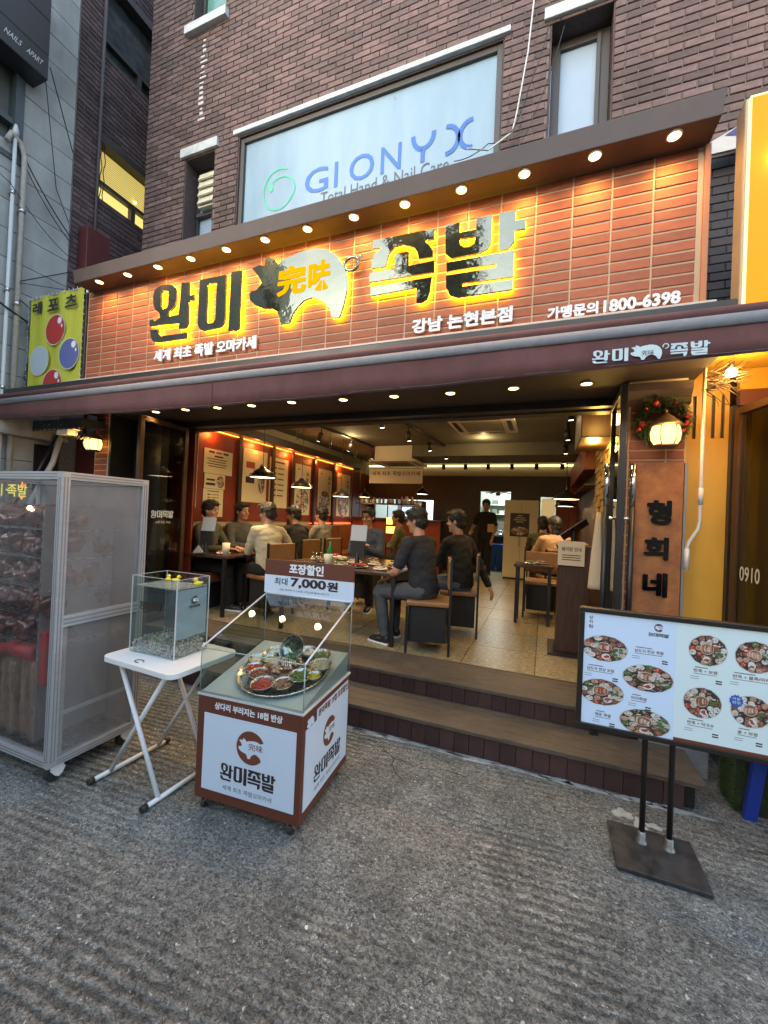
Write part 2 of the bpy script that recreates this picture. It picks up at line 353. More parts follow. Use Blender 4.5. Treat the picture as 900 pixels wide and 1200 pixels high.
# ================================================================== SETTING
# --- ground
def ground_material():
    m = bpy.data.materials.new('worn concrete road'); m.use_nodes = True; t = m.node_tree; N = t.nodes; L = t.links
    b = N['Principled BSDF']; tc = N.new('ShaderNodeTexCoord')
    def noise(sc, det=4, ro=.6, vec=None, dist=0):
        n = N.new('ShaderNodeTexNoise'); n.inputs['Scale'].default_value = sc; n.inputs['Detail'].default_value = det; n.inputs['Roughness'].default_value = ro
        n.inputs['Distortion'].default_value = dist
        L.new(vec or tc.outputs['Object'], n.inputs['Vector']); return n.outputs[0]
    def ramp(src, p0, p1, c0, c1):
        r = N.new('ShaderNodeValToRGB'); r.color_ramp.elements[0].position = p0; r.color_ramp.elements[1].position = p1
        r.color_ramp.elements[0].color = (*c0, 1); r.color_ramp.elements[1].color = (*c1, 1); L.new(src, r.inputs[0]); return r.outputs[0]
    def mul(a, bb, f=1.0, mode='MULTIPLY'):
        x = N.new('ShaderNodeMix'); x.data_type = 'RGBA'; x.blend_type = mode
        if isinstance(f, float): x.inputs[0].default_value = f
        else: L.new(f, x.inputs[0])
        for s_, v_ in ((6, a), (7, bb)):
            if isinstance(v_, tuple): x.inputs[s_].default_value = (*v_, 1)
            else: L.new(v_, x.inputs[s_])
        return x.outputs[2]
    def mth(op, a, bb):
        x = N.new('ShaderNodeMath'); x.operation = op
        for i, v_ in enumerate((a, bb)):
            if isinstance(v_, (int, float)): x.inputs[i].default_value = v_
            else: L.new(v_, x.inputs[i])
        return x.outputs[0]
    K = (1, 1, 1)
    base = ramp(noise(1.3, 6, .7), .3, .7, (.195, .194, .182), (.295, .292, .275))
    # stretched grain: the surface is worn in short strokes
    mp = N.new('ShaderNodeMapping'); mp.inputs['Rotation'].default_value = (0, 0, R(8)); mp.inputs['Scale'].default_value = (1, 1.35, 1)
    L.new(tc.outputs['Object'], mp.inputs[0])
    grain = noise(55, 8, .8, mp.outputs[0], .9)
    c = mul(base, ramp(grain, .42, .59, (.33, .33, .33), (1.45, 1.45, 1.43)), 1.0)
    big = noise(17, 5, .7, None, .8); c = mul(c, ramp(big, .38, .60, (.80, .80, .80), (1.14, 1.14, 1.13)), 1.0)
    fine = noise(150, 4, .75)
    c = mul(c, ramp(fine, .3, .7, (.6, .6, .6), (1.4, 1.4, 1.4)), 1.0)
    patch = noise(2.4, 5, .6, None, 1.0)
    c = mul(c, ramp(noise(6, 5, .65), .35, .65, (.78, .78, .78), (1.14, 1.14, 1.12)), 1.0)
    # old paint and lime left in the pits, in loose patches
    spk = ramp(noise(70, 6, .75, mp.outputs[0], 1.2), .55, .61, (0, 0, 0), K)
    pm = ramp(patch, .50, .60, (0, 0, 0), K)
    c = mul(c, (.68, .68, .65), mth('MULTIPLY', spk, mth('MULTIPLY', pm, .9)), 'MIX')
    sp2 = ramp(noise(55, 2, .5, None, .5), .69, .70, (0, 0, 0), K)
    c = mul(c, (.62, .62, .6), sp2, 'MIX')
    # shallow cast grooves across the slope
    wv = N.new('ShaderNodeTexWave'); wv.bands_direction = 'Y'; wv.inputs['Scale'].default_value = 7.0; wv.inputs['Distortion'].default_value = 3.0; wv.inputs['Detail'].default_value = 3
    wv.inputs['Detail Scale'].default_value = 1.6
    mp2 = N.new('ShaderNodeMapping'); mp2.inputs['Rotation'].default_value = (0, 0, R(-4)); L.new(tc.outputs['Object'], mp2.inputs[0]); L.new(mp2.outputs[0], wv.inputs['Vector'])
    gm = ramp(noise(.9, 3, .5), .42, .6, (0, 0, 0), K)
    c = mul(c, ramp(wv.outputs[0], .1, .8, (.58, .58, .58), (1.16, 1.16, 1.15)), gm)
    L.new(c, b.inputs['Base Color']); b.inputs['Roughness'].default_value = .88; b.inputs['Specular IOR Level'].default_value = .3
    h = mth('ADD', mth('MULTIPLY', grain, 1.0), mth('ADD', mth('MULTIPLY', fine, .4), mth('MULTIPLY', mth('MULTIPLY', wv.outputs[0], gm), .8)))
    bp = N.new('ShaderNodeBump'); bp.inputs['Strength'].default_value = .9; bp.inputs['Distance'].default_value = .016
    L.new(h, bp.inputs['Height']); L.new(bp.outputs[0], b.inputs['Normal'])
    return m
m_ground = ground_material()
g = MB(); g.add([(-60, -60, 0), (60, -60, 0), (60, 60, 0), (-60, 60, 0)], [(0, 1, 2, 3)]); g.build('ground', m_ground, kind='structure')

# ================================================================== BRICK LAYER
def brick_mesh(L_, H_, D_, ch=.003):
    """a brick lying in (u,v), front towards +n, with a chamfered face"""
    b = MB(); a, c = L_/2, H_/2
    v = [(-a, -c, -D_), (a, -c, -D_), (a, c, -D_), (-a, c, -D_), (-a, -c, -ch), (a, -c, -ch), (a, c, -ch), (-a, c, -ch),
         (-a+ch, -c+ch, 0), (a-ch, -c+ch, 0), (a-ch, c-ch, 0), (-a+ch, c-ch, 0)]
    f = [(0, 1, 5, 4), (1, 2, 6, 5), (2, 3, 7, 6), (3, 0, 4, 7), (4, 5, 9, 8), (5, 6, 10, 9), (6, 7, 11, 10), (7, 4, 8, 11), (8, 9, 10, 11)]
    return v, f
def lay(parent, T, u0, u1, v0, v1, openings, pu, pv, joint, depth, mt, name='brick', bond=.5, limit=300, jit=.0015, viewer=None, mesh_name=None):
    """lays bricks over a rectangle of the plane T round the openings; the nearest LIMIT whole ones are objects"""
    rows = []; k = 0; v = v0
    while v+pv*.5 < v1:
        off = (k % 2)*bond*pu; u = u0-off
        vc = v+pv/2
        segs = []
        ops = [(a, b) for a, b, c, d in openings if c < vc < d]
        while u < u1:
            a, b = max(u, u0)+joint/2, min(u+pu, u1)-joint/2
            pcs = [(a, b)]
            for oa, ob in ops:
                nx = []
                for p, q in pcs:
                    if q <= oa or p >= ob: nx.append((p, q)); continue
                    if p < oa-.015: nx.append((p, oa))
                    if q > ob+.015: nx.append((ob, q))
                pcs = nx
            for p, q in pcs:
                if q-p > .02: rows.append(((p+q)/2, vc, q-p))
            u += pu
        v += pv; k += 1
    full = pu-joint
    whole = [r for r in rows if abs(r[2]-full) < .002]
    def d(r): return (T @ Vector((r[0], r[1], 0))-CAM).length
    whole.sort(key=d); single = whole[:limit]; ss = set(single)
    vb, fb = brick_mesh(full, pv-joint, depth)
    mb = MB(); mb.add(vb, fb); me = mb.mesh(mesh_name or name, mt)
    for r in single:
        o = bpy.data.objects.new(name, me); COL.objects.link(o); o.parent = parent
        o.matrix_local = T @ Matrix.Translation((r[0], r[1], depth+random.uniform(-jit, jit))) @ Matrix.Rotation(random.uniform(-.004, .004), 4, 'Z')
    rest = [r for r in rows if r not in ss]
    if rest:
        mb = MB()
        for r in rest:
            vb2, fb2 = brick_mesh(r[2], pv-joint, depth)
            mb.add(vb2, fb2, 0, T @ Matrix.Translation((r[0], r[1], depth+random.uniform(-jit, jit))))
        mb.build(name, mt, parent, fix=False, kind='stuff')
def wall_with_holes(mb, T, u0, u1, v0, v1, openings, t, m=0):
    us = sorted({u0, u1, *[o[0] for o in openings], *[o[1] for o in openings]}); us = [u for u in us if u0 <= u <= u1]
    vs = sorted({v0, v1, *[o[2] for o in openings], *[o[3] for o in openings]}); vs = [v for v in vs if v0 <= v <= v1]
    for i in range(len(us)-1):
        for j in range(len(vs)-1):
            uc, vc = (us[i]+us[i+1])/2, (vs[j]+vs[j+1])/2
            if any(a < uc < b and c < vc < d for a, b, c, d in openings): continue
            mb.box(us[i], us[i+1], vs[j], vs[j+1], -t, 0, m, T)


ORD = ['first', 'second', 'third', 'fourth', 'fifth', 'sixth', 'seventh', 'eighth', 'ninth', 'tenth', 'eleventh', 'twelfth']

# ================================================================== MAIN BRICK BUILDING
WY = 3.55                                                     # plane of the brick facade
bld = thing('brick_building', 'dark brown brick building whose upper windows stand above the restaurant sign', 'building', (0, WY, 0))
bT = FRONT(0)                                                 # local to the building's Empty
OPS = [(-3.33, -.47, 3.7, 5.70), (-.105, .37, 3.7, 5.68), (-4.12, -3.66, 3.7, 5.66), (-4.1, -3.6, 7.22, 8.4)]
mb = MB(); wall_with_holes(mb, bT, -4.78, 7, 2.75, 9.6, OPS, .35)
mb.box(-4.78, -4.43, .36, 10, 0, 9.6, 0)                       # the side wall runs back along the alley
wall = mb.build('wall', m_mortar, bld, fix=False)
lay(bld, bT, -4.78, 1.75, 3.78, 8.05, OPS+[(.83, 1.76, 3.7, 4.20)], .19, .0625, .009, .012, m_brick, viewer=True, mesh_name='facade_brick')
m_shade_brick = mat('shaded brick copy', (.022, .016, .015), .6, var=.3, vscale=18, bump=.5, bscale=120, rnd=.3)  # near-black copy of the brick: shade of the gap put into its colour
lay(bld, bT, .84, 1.75, 2.7, 4.20, [], .19, .0625, .006, .012, m_shade_brick, limit=40, mesh_name='shaded_brick')
box('shaded_joint', m_shade_brick, .83, 1.76, -.004, 0, 2.7, 4.22, bld)
# coarse courses carry on where the photo ends
m_far_brick = bpy.data.materials.new('far brick'); m_far_brick.use_nodes = True
_n = m_far_brick.node_tree.nodes; _l = m_far_brick.node_tree.links
_b = _n.new('ShaderNodeTexBrick'); _b.inputs['Color1'].default_value = (.12, .08, .077, 1); _b.inputs['Color2'].default_value = (.15, .1, .095, 1); _b.inputs['Mortar'].default_value = (.2, .18, .17, 1)
_b.inputs['Scale'].default_value = 1; _b.inputs['Brick Width'].default_value = .19; _b.inputs['Row Height'].default_value = .0625; _b.inputs['Mortar Size'].default_value = .005
_t = _n.new('ShaderNodeTexCoord'); _m = _n.new('ShaderNodeMapping'); _m.inputs['Rotation'].default_value = (R(90), 0, 0)
_l.new(_t.outputs['Object'], _m.inputs[0]); _l.new(_m.outputs[0], _b.inputs['Vector']); _l.new(_b.outputs[0], _n['Principled BSDF'].inputs['Base Color'])
mb = MB(); mb.box(1.76, 7, -.012, 0, 2.7, 9.6); mb.box(-4.78, 1.75, -.012, 0, 8.06, 9.6)
mb.build('upper_wall', m_far_brick, bld, fix=False)
m_reveal = mat('reveal brick', (.08, .055, .052), .85, var=.3, vscale=25)
m_lintel = mat('painted concrete lintel', (.5, .53, .54), .7, var=.25, vscale=9, bump=.3)
m_winframe = mat('dark window frame', (.055, .05, .047), .45)
m_frost = mat('frosted window film', (.20, .31, .40), .32, var=.06, vscale=2.5, streak=(3, 3, .6), spec=.8)
m_frost2 = mat('pale window film', (.30, .40, .52), .3, var=.05, vscale=2)
def window(x0, x1, z0, z1, depth, mt, fr=.045, lint=.07, name='window', over=.03):
    wn = MB()
    y0 = depth
    # soffit and reveals of the opening
    wn.box(x0-.003, x0+.012, 0, y0, z0, z1, 0); wn.box(x1-.012, x1+.003, 0, y0, z0, z1, 0); wn.box(x0+.012, x1-.012, 0, y0, z1-.012, z1+.003, 0)
    o = wn.build(name, [m_reveal], bld, fix=False)
    f = MB(); a = .014
    f.box(x0+a, x0+a+fr, y0-.04, y0+.02, z0, z1-a); f.box(x1-a-fr, x1-a, y0-.04, y0+.02, z0, z1-a); f.box(x0+a+fr, x1-a-fr, y0-.04, y0+.02, z1-a-fr, z1-a)
    f.build('frame', m_winframe, o, bevel=.004, fix=False)
    box('pane', mt, x0+a+fr, x1-a-fr, y0-.008, y0, z0, z1-a-fr, o)
    if lint:
        box('lintel', m_lintel, x0-.05, x1+.05, -over-.012, 0.05, z1+.004, z1+lint, bld, bevel=.006)
    return o
wmain = window(-3.33, -.47, 3.7, 5.70, .06, m_frost, fr=.05, lint=.055)
w2 = window(-.105, .37, 3.7, 5.68, .2, m_frost2, fr=.07, lint=.1)
box('sash', m_winframe, .255, .285, .13, .17, 3.7, 5.6, w2, bevel=.003)
w3 = window(-4.12, -3.66, 3.7, 5.66, .22, m_frost2, fr=.03, lint=.11)
box('transom', m_winframe, -4.08, -3.70, .15, .21, 5.07, 5.11, w3, bevel=.003)
# ventilator with louvres in the narrow window
vt = thing('window_ventilator', 'small louvred ventilator box filling the top of the narrow window at left', 'ventilator', (-3.86, WY+.13, 5.3))
m_cream = mat('aged cream plastic', (.62, .60, .46), .5, var=.15)
v = MB(); v.box(-.12, .14, -.05, .08, -.19, .21); v.build('housing', m_cream, vt, bevel=.006, fix=False)
for k in range(4):
    b = MB(); T = Matrix.Translation((.01, -.06, -.13+k*.095)) @ Matrix.Rotation(R(-24), 4, 'X'); b.box(-.115, .115, -.008, .008, -.04, .04, 0, T); b.build('slat', m_cream, vt, fix=False)
# upper left window: greenish pane over a white sill
w4 = window(-4.1, -3.6, 7.25, 8.4, .15, mat('green pane', (.12, .28, .25), .2), fr=.04, lint=0)
box('sill', m_lintel, -4.17, -3.55, -.07, .1, 7.12, 7.22, w4, bevel=.006)
# white lime marks running down below that sill: a small patch of peeled paint, joint by joint
lm = MB()
for k in range(16):
    z = 7.0-k*.062; lm.box(-3.93+random.uniform(-.02, .02), -3.87+random.uniform(-.02, .03), -.0165, -.012, z-.012, z+random.uniform(.0, .025))
lm.build('lime_marks', mat('lime', (.55, .53, .5), .9), bld, fix=False, kind='stuff')
# nail shop lettering on the big frosted window (applied to the inside of the pane: flat print)
gi = MB(); gT = frame((0, .049, 0), (1, 0, 0), (0, 0, 1))
m_gblue = mat('blue lettering', (.03, .13, .42), .5); m_ggreen = mat('green lettering', (.08, .42, .3), .5); m_ggrey = mat('grey lettering', (.07, .09, .11), .5)
lets = 'GIONYX'; uu = [(-2.47, -2.19), (-2.12, -2.08), (-1.95, -1.68), (-1.61, -1.40)]
for ch, (a, b_) in zip(lets[:4], uu[:4]): text(gi, ch, gT, a, 4.86, b_, 5.12, n=.001, bold=.006, m=0)
def strokes(mbx, T, paths, wd, m):
    for p in paths:
        for i in range(len(p)-1):
            a, b_ = Vector((*p[i], 0)), Vector((*p[i+1], 0)); d = (b_-a).normalized(); n = Vector((-d.y, d.x, 0))*wd/2; e = d*wd*.25
            q = [a-e+n, a-e-n, b_+e-n, b_+e+n]; mbx.add([(c.x, c.y, .0015+.0002*(i % 2)) for c in q], [(0, 1, 2, 3)], m, T)
def arc(cx, cy, rx, ry, a0, a1, n=16): return [(cx+rx*math.cos(R(a0+(a1-a0)*k/n)), cy+ry*math.sin(R(a0+(a1-a0)*k/n))) for k in range(n+1)]
strokes(gi, gT, [arc(-1.185, 5.12, .10, .13, 180, 360, 14), [(-1.185, 5.0), (-1.185, 4.87)]], .042, 0)
strokes(gi, gT, [arc(-.96, 5.0, .105, .125, 90, -90), arc(-.735, 5.0, .105, .125, 90, 270)], .042, 0)
strokes(gi, gT, [arc(-2.80, 5.02, .20, .22, 62, 330, 30), arc(-2.77, 4.99, .17, .16, -30, 130, 14)], .022, 1)
gi.poly([(-2.90, 5.0), (-2.87, 5.03), (-2.88, 5.09), (-2.93, 5.12), (-2.935, 5.05)], (), .0014, .002, 1, gT)
text(gi, 'Total Hand & Nail Care', gT, -2.27, 4.715, -.93, 4.845, n=.001, bold=0, m=2)
gi.build('lettering', [m_gblue, m_ggreen, m_ggrey], wmain, fix=False)

# ================================================================== RESTAURANT SIGN
SY = 2.70
sg = thing('restaurant_sign', 'long brick-tiled shop sign box with mirror letters, yellow glow and a lit canopy', 'shop sign', (0, SY, 0))
sx0, sx1, sz0, sz1 = -4.365, .745, 2.775, 3.665
box('backing', m_grout, sx0, sx1, .0, .82, sz0, sz1, sg)
lay(sg, FRONT(0), sx0+.012, sx1-.018, sz0+.004, sz1+.02, [], .2115, .0635, .0105, .005, m_tile, name='tile', bond=0, limit=300, jit=.0012, mesh_name='sign_tile')
m_orange = mat('orange side trim', (.42, .17, .07), .5)
box('side_trim', m_orange, sx1, sx1+.028, -.02, .82, sz0, sz1, sg, bevel=.003)
box('side_trim', m_black, sx0-.03, sx0, -.02, .82, sz0-.02, sz1, sg, bevel=.003)
m_ledge = mat('pale metal ledge', (.55, .48, .42), .4)
box('ledge', m_ledge, sx0-.18, sx1+.06, -.07, .05, sz0-.022, sz0-.001, sg, bevel=.003)
# canopy
cnp = MB(); cz0, cz1 = 3.668, 3.805; cy0 = 2.517-SY
cnp.add([(-4.30, cy0, cz0-.012), (.765, cy0, cz0), (.785, cy0, cz1), (-4.33, cy0, cz1-.02), (-4.30, .84, cz0-.012), (.765, .84, cz0), (.785, .84, cz1), (-4.33, .84, cz1-.02)],
        [(0, 1, 2, 3), (1, 5, 6, 2), (4, 7, 6, 5), (0, 3, 7, 4), (3, 2, 6, 7), (0, 4, 5, 1)])
cnp.build('canopy', m_fascia, sg, bevel=.004)
m_ring = mat('lamp ring', (.6, .55, .5), .3, .3)
def downlight(parent, x, y, z, r=.038, e=14, size=R(115), rr=.02):
    l = MB(); l.lathe([(r+.008, 0), (r+.008, -.006), (r, -.008), (r, -.002)], (x, y, z), 16, 0, None, False)
    o = l.build('downlight', m_ring, parent)
    d = MB(); d.lathe([(r, -.0055), (r*.6, -.007), (.002, -.008)], (x, y, z), 16, 0, None, False); d.build('lamp', m_bulb, o)
    return o
for k in range(13):
    x = -4.139+.3957*k*1.0
    x = -4.02+(.573+4.02)*k/12
    zb = cz0-.012+(x+4.3)/5.06*.012
    downlight(sg, x, 2.572-SY, zb, r=.031, e=10)
    spot('sign_spot', (x, 2.580, zb-.012), 11, AMBER, R(160), 1.0, .02)
# mirror letters standing off the tiles, lit from behind
m_mirror = mat('mirror steel', (.175, .195, .16), .04, .9, bump=.12, bscale=1.6, bdist=.06)
m_side = mat('letter side', (.5, .36, .12), .3, .6)
m_led = emat('led glow', (1, .60, .01), 13)
LT = FRONT(0)
for g in ('wan', 'mi', 'jok', 'bal', 'pig'):
    for k in GLY[g]:
        b = MB(); outer = PL[k[0]]; hs = [PL[h] for h in k[1:]]
        b.poly(outer, hs, .036, .056, 0, LT)
        o = b.build('letter' if g != 'pig' else 'pig_emblem', m_mirror, sg, fix=False)
        n_ = len([1])
        # the strip of lamps behind the letter follows its edge
        gl = MB()
        gl.poly(outer, hs, .028, .0355, 0, LT); gl.build('led_strip', m_led, o, fix=False)
tl = MB(); tl.tube([(-1.385+.055*math.cos(R(a))*(1+a/2600), -.045, 3.383+.05*math.sin(R(a))) for a in range(-60, 420, 24)]+[(-1.30, -.045, 3.43)], .012, 8)
tl.build('pig_tail', m_mirror, sg)
ch = MB(); text(ch, '完', LT, -2.022, 3.235, -1.77, 3.455, n=.058, bold=.018); text(ch, '味', LT, -1.74, 3.225, -1.555, 3.45, n=.058, bold=.018)
ch.build('glowing_characters', emat('character glow', (1, .40, .0), .62), sg, fix=False)
m_lw = mat('white letter', (.8, .8, .82), .45)
for s_, r_ in (('세계 최초 족발 오마카세', (-3.37, 2.86, -2.23, 2.965)), ('강남 논현본점', (-.9, 2.815, -.24, 2.91)), ('가맹문의', (-.03, 2.795, .245, 2.865)), ('1800-6398', (.275, 2.795, .65, 2.865))):
    b = MB(); text(b, s_, LT, *r_, n=.02, depth=.014, bold=.018); b.build('raised_lettering', m_lw, sg, fix=False)

# ================================================================== AWNING
aw = thing('awning', 'maroon fabric awning rolled in under the sign, with pale lettering on its valance', 'awning', (0, 2.45, 0))
m_fab = mat('maroon awning cloth', (.12, .05, .048), .85, var=.16, vscale=9, dirt=.25, bump=.3, bscale=400)
m_fab2 = mat('awning front bar', (.20, .205, .22), .8, var=.12, vscale=20)
def zb_(x):   # lower edge of the valance
    t = (x+5.3)/6.3
    return 2.375-.05*math.sin(math.pi*min(1, max(0, t)))+.035*max(0, t)
b = MB(); xs_ = [-6.1+.1*k for k in range(74)]
ring0 = []
vv = []; 
for i, x in enumerate(xs_):
    wob = (.008*math.sin(x*7)+.005*math.sin(x*17+1))*(min(1, abs(x-.46)/.5)**2 if abs(x-.46) < .5 else 1)
    zt = 2.52+max(0, (x+5.3)/6.3)*.03
    sagz = zt-.02
    vv += [(x, -.002+wob*.2, zt), (x, wob, (zt+zb_(x))/2), (x, wob*1.6, zb_(x)), (x, wob*1.6+.004, zb_(x)), (x, wob+.004, (zt+zb_(x))/2), (x, .003+wob*.2, zt)]
ff = []
for i in range(len(xs_)-1):
    for j in range(5): ff.append((i*6+j, (i+1)*6+j, (i+1)*6+j+1, i*6+j+1))
b.add(vv, ff, 0, None, True); b.build('valance', m_fab, aw)
for i in range(5):
    x = -5.35+1.45*i; b = MB(); b.tube([(x, -.004, 2.52), (x+.002, .0, 2.44), (x, .004, zb_(x)+.004)], .0025, 5); b.build('seam', m_fab, aw)
b = MB(); b.tube([(x, .006*math.sin(x*7)*1.6+.004*math.sin(x*17)-.003, zb_(x)+.012) for x in xs_], .0022, 5); b.build('hem', m_fab, aw)
b.ring([[(x, y, z+max(0, (x+5.3)/6.3)*.03) for y, z in ((-.012, 2.520), (-.016, 2.55), (-.008, 2.578), (.03, 2.585), (.05, 2.56), (.04, 2.52))] for x in (-6.1, -3, 0, 1.22)], 0)
b.build('front_bar', m_fab2, aw)
b = MB(); b.ring([[(x, .06+.05*math.cos(a), 2.615+.035*math.sin(a)+max(0, (x+5.3)/6.3)*.02) for a in [R(30*k) for k in range(12)]] for x in (-6.1, 1.25)], 0, smooth=True)
b.build('cloth_roll', m_fab, aw)
box('cassette', m_black, -6.1, 1.25, .08, .24, 2.56, 2.72, aw, bevel=.01)
b = MB(); T = frame((0, -.012, 0), (1, 0, 0), (0, 0, 1))
for g, a0, a1 in (('wan', .205, .29), ('mi', .30, .375), ('jok', .56, .635), ('bal', .645, .725)): glyph(b, g, T, a0, 2.415, a1, 2.485, 0, .001, 0)
glyph(b, 'pig', T, .385, 2.412, .525, 2.492, 0, .001, 0); strokes(b, T, [arc(.54, 2.475, .012, .012, -90, 200, 10)], .005, 0)
text(b, '完味', T, .435, 2.435, .49, 2.462, n=.0016, bold=.01, m=1)
b.build('valance_lettering', [mat('pale blue print', (.5, .62, .66), .7), m_ink], aw, fix=False)

# ================================================================== RESTAURANT FRONT (structure below the sign)
FZ = .31
SFZ = 2.53
box('overhang', mat('soffit board', (.06, .045, .038), .6, var=.15), -4.75, .88, SY+.02, WY, SFZ, 2.74, kind='structure')
SOF = [(-3.80, 3.06), (-3.39, 3.06), (-2.99, 3.07), (-2.59, 3.08), (-2.14, 3.07), (-1.64, 3.10), (-1.18, 3.11), (-.72, 3.13), (-.25, 3.12), (.235, 3.13)]
for x, y in SOF:
    dl = downlight(None, x, y, SFZ, r=.035)
    tag(dl, 'round warm recessed lamp in the dark overhang above the entrance', 'ceiling lamp', 'recessed lamps in the overhang')
    spot('soffit_spot', (x, y, SFZ-.02), 7, (1, .72, .38), R(120), .8, .03)
# nicer labels: each lamp told by its order from the left
ords = ['leftmost', 'second from the left', 'third from the left', 'fourth from the left', 'fifth from the left', 'fifth from the right', 'fourth from the right', 'third from the right', 'second from the right', 'rightmost']
for o, w_ in zip([o for o in COL.objects if o.name.startswith('downlight') and o.parent is None], ords):
    o['label'] = 'round warm recessed lamp under the overhang, %s of its row' % w_

# threshold, steps
m_riser = mat('dark red step board', (.062, .028, .026), .6, var=.2, vscale=12, rnd=.25, dirt=.3)
m_tread = mat('weathered decking', (.105, .080, .058), .7, var=.45, vscale=10, dirt=.4, streak=(1, 14, 14), bump=.4, bscale=90)
st = thing('entrance_steps', 'two dark wooden steps faced with upright red-brown boards before the entrance', 'steps', (0, 2.74, 0))
box('carcass', m_black, -4.35, .83, .03, .80, .004, .125, st)
box('carcass', m_black, -4.35, .62, .39, .80, .125, .275, st)
for k in range(4):
    y0 = -.012+k*.098
    b = MB(); b.box(-4.36, .87, y0, y0+.094, .138, .165); b.build('tread_plank', m_tread, st, bevel=.003, fix=False)
for k in range(5):
    y0 = .348+k*.094
    b = MB(); b.box(-4.36, .60+(.0 if k else 0), y0, y0+.0905, .282, .309); b.build('tread_plank', m_tread, st, bevel=.003, fix=False)
for row, (y, z0, z1, xr) in enumerate(((0, .003, .137, .84), (.36, .167, .281, .60))):
    me = MB().box(-.0475, .0475, 0, .028, z0, z1).mesh('step_board', m_riser); x = -4.30
    while x < xr-.04:
        o = bpy.data.objects.new('riser_board', me); COL.objects.link(o); o.parent = st; o.location = (x, random.uniform(-.001, .001), 0); 
        if row: o.location.y += .36
        x += .0985
# building base at the far right of the steps
box('pier_base', m_concrete, .62, 1.0, 3.12, 3.55, 0, .5, kind='structure', bevel=.01)

# --- pillars
def pillar(name, label, x0, x1, y0, y1, z0, z1, mt=m_tile, pu=.2, left=False):
    p = thing(name, label, 'pillar', (0, y0, 0))
    box('core', m_grout, x0, x1, 0, y1-y0, z0, z1, p)
    lay(p, FRONT(0), x0+.006, x1-.004, z0+.004, z1, [], pu, .0635, .0095, .005, mt, name='tile', bond=0, mesh_name='pillar_tile')
    Ts = frame((x0, 0, 0), (0, -1, 0), (0, 0, 1))
    lay(p, Ts, -(y1-y0)+.004, -.006, z0+.004, z1, [], pu, .0635, .0095, .005, mt, name='tile', bond=0, mesh_name='pillar_side_tile')
    return p
m_rust = mat('rusted steel plate', (.42, .16, .045), .75, vscale=11, col2=(.20, .07, .03), bump=.5, bscale=120)
pr_ = pillar('tiled_pillar', 'red tiled pillar right of the entrance carrying the wreath and the rusty name plate', .505, .835, 3.17, 3.55, .28, 2.53, pu=.215)
pl_ = pillar('tiled_pillar', 'narrow tiled pillar left of the entrance with a lit wall lantern', -4.62, -4.40, 3.0, 3.55, .0, 2.53)
box('side_board', m_black, -4.399, -4.37, -.0, .55, 0, 2.52, pl_)
# dark cornice on the right pillar
b = MB(); b.ring([[(x, y, z) for y, z in ((0, 2.36), (-.02, 2.37), (-.02, 2.40), (-.055, 2.45), (-.055, 2.5), (.05, 2.5), (.05, 2.36))] for x in (.49, .85)], 0, smooth=False); b.build('cornice', m_fascia, pr_)
# rusty plate with three steel syllables
plq = thing('name_plate', 'tall rusted steel plate with dark Korean letters fixed to the right pillar', 'name plate', (0, 3.145, 0))
box('plate', m_rust, .555, .822, -.006, .012, .40, 1.975, plq, bevel=.003)
m_dkletter = mat('dark polished letter', (.03, .028, .03), .12, .9)
for s_, (a, c, d_, e_) in (('형', (.625, 1.575, .755, 1.725)), ('희', (.615, 1.345, .745, 1.485)), ('네', (.615, 1.105, .745, 1.255))):
    b = MB(); text(b, s_, FRONT(0), a, c, d_, e_, n=.012, depth=.012, bold=.018); b.build('letter', m_dkletter, plq, fix=False)
box('edge_strip', mat('grey edge strip', (.3, .27, .25), .4, .5), .825, .84, -.008, .02, .4, 1.975, plq)
# --- lanterns
def lantern(name, label, loc, s=1.0, e=18):
    t = thing(name, label, 'wall lantern', loc)
    m_can = mat('weathered bronze', (.16, .12, .06), .5, .6, var=.3, vscale=30)
    b = MB(); b.lathe([(.004*s, .125*s), (.008*s, .115*s), (.006*s, .105*s), (.02*s, .095*s), (.085*s, .035*s), (.092*s, .028*s), (.088*s, .022*s), (.02*s, .05*s)], seg=12)
    b.build('roof', m_can, t)
    b = MB(); b.lathe([(.070*s, .022*s), (.080*s, -.02*s), (.074*s, -.062*s), (.058*s, -.088*s)], seg=12, caps=True); b.build('glass', m_bulb2, t)
    b = MB()
    for k in range(6):
        a = R(60*k); b.tube([(r*s*math.cos(a), r*s*math.sin(a), z*s) for r, z in ((.073, .024), (.084, -.02), (.078, -.062), (.060, -.09))], .0035*s, 5)
    b.lathe([(.062*s, -.088*s), (.066*s, -.096*s), (.05*s, -.104*s), (.01*s, -.106*s)], seg=12)
    b.tube([(0, 0, .11*s), (0, .05*s, .14*s), (0, .1*s, .09*s), (0, .13*s, .05*s)], .007*s, 6)
    b.build('cage', m_can, t)
    point('lantern_light', (loc[0], loc[1]-.11*s, loc[2]-.02*s), e, (1, .55, .2), .05)
    return t
lantern('wall_lantern', 'glowing bronze lantern in front of the Christmas wreath on the right pillar', (.688, 3.03, 2.165), 1.05, 4)
lantern('wall_lantern', 'glowing bronze lantern on the narrow pillar left of the entrance', (-4.47, 2.88, 2.20), 1.0, 2.5)
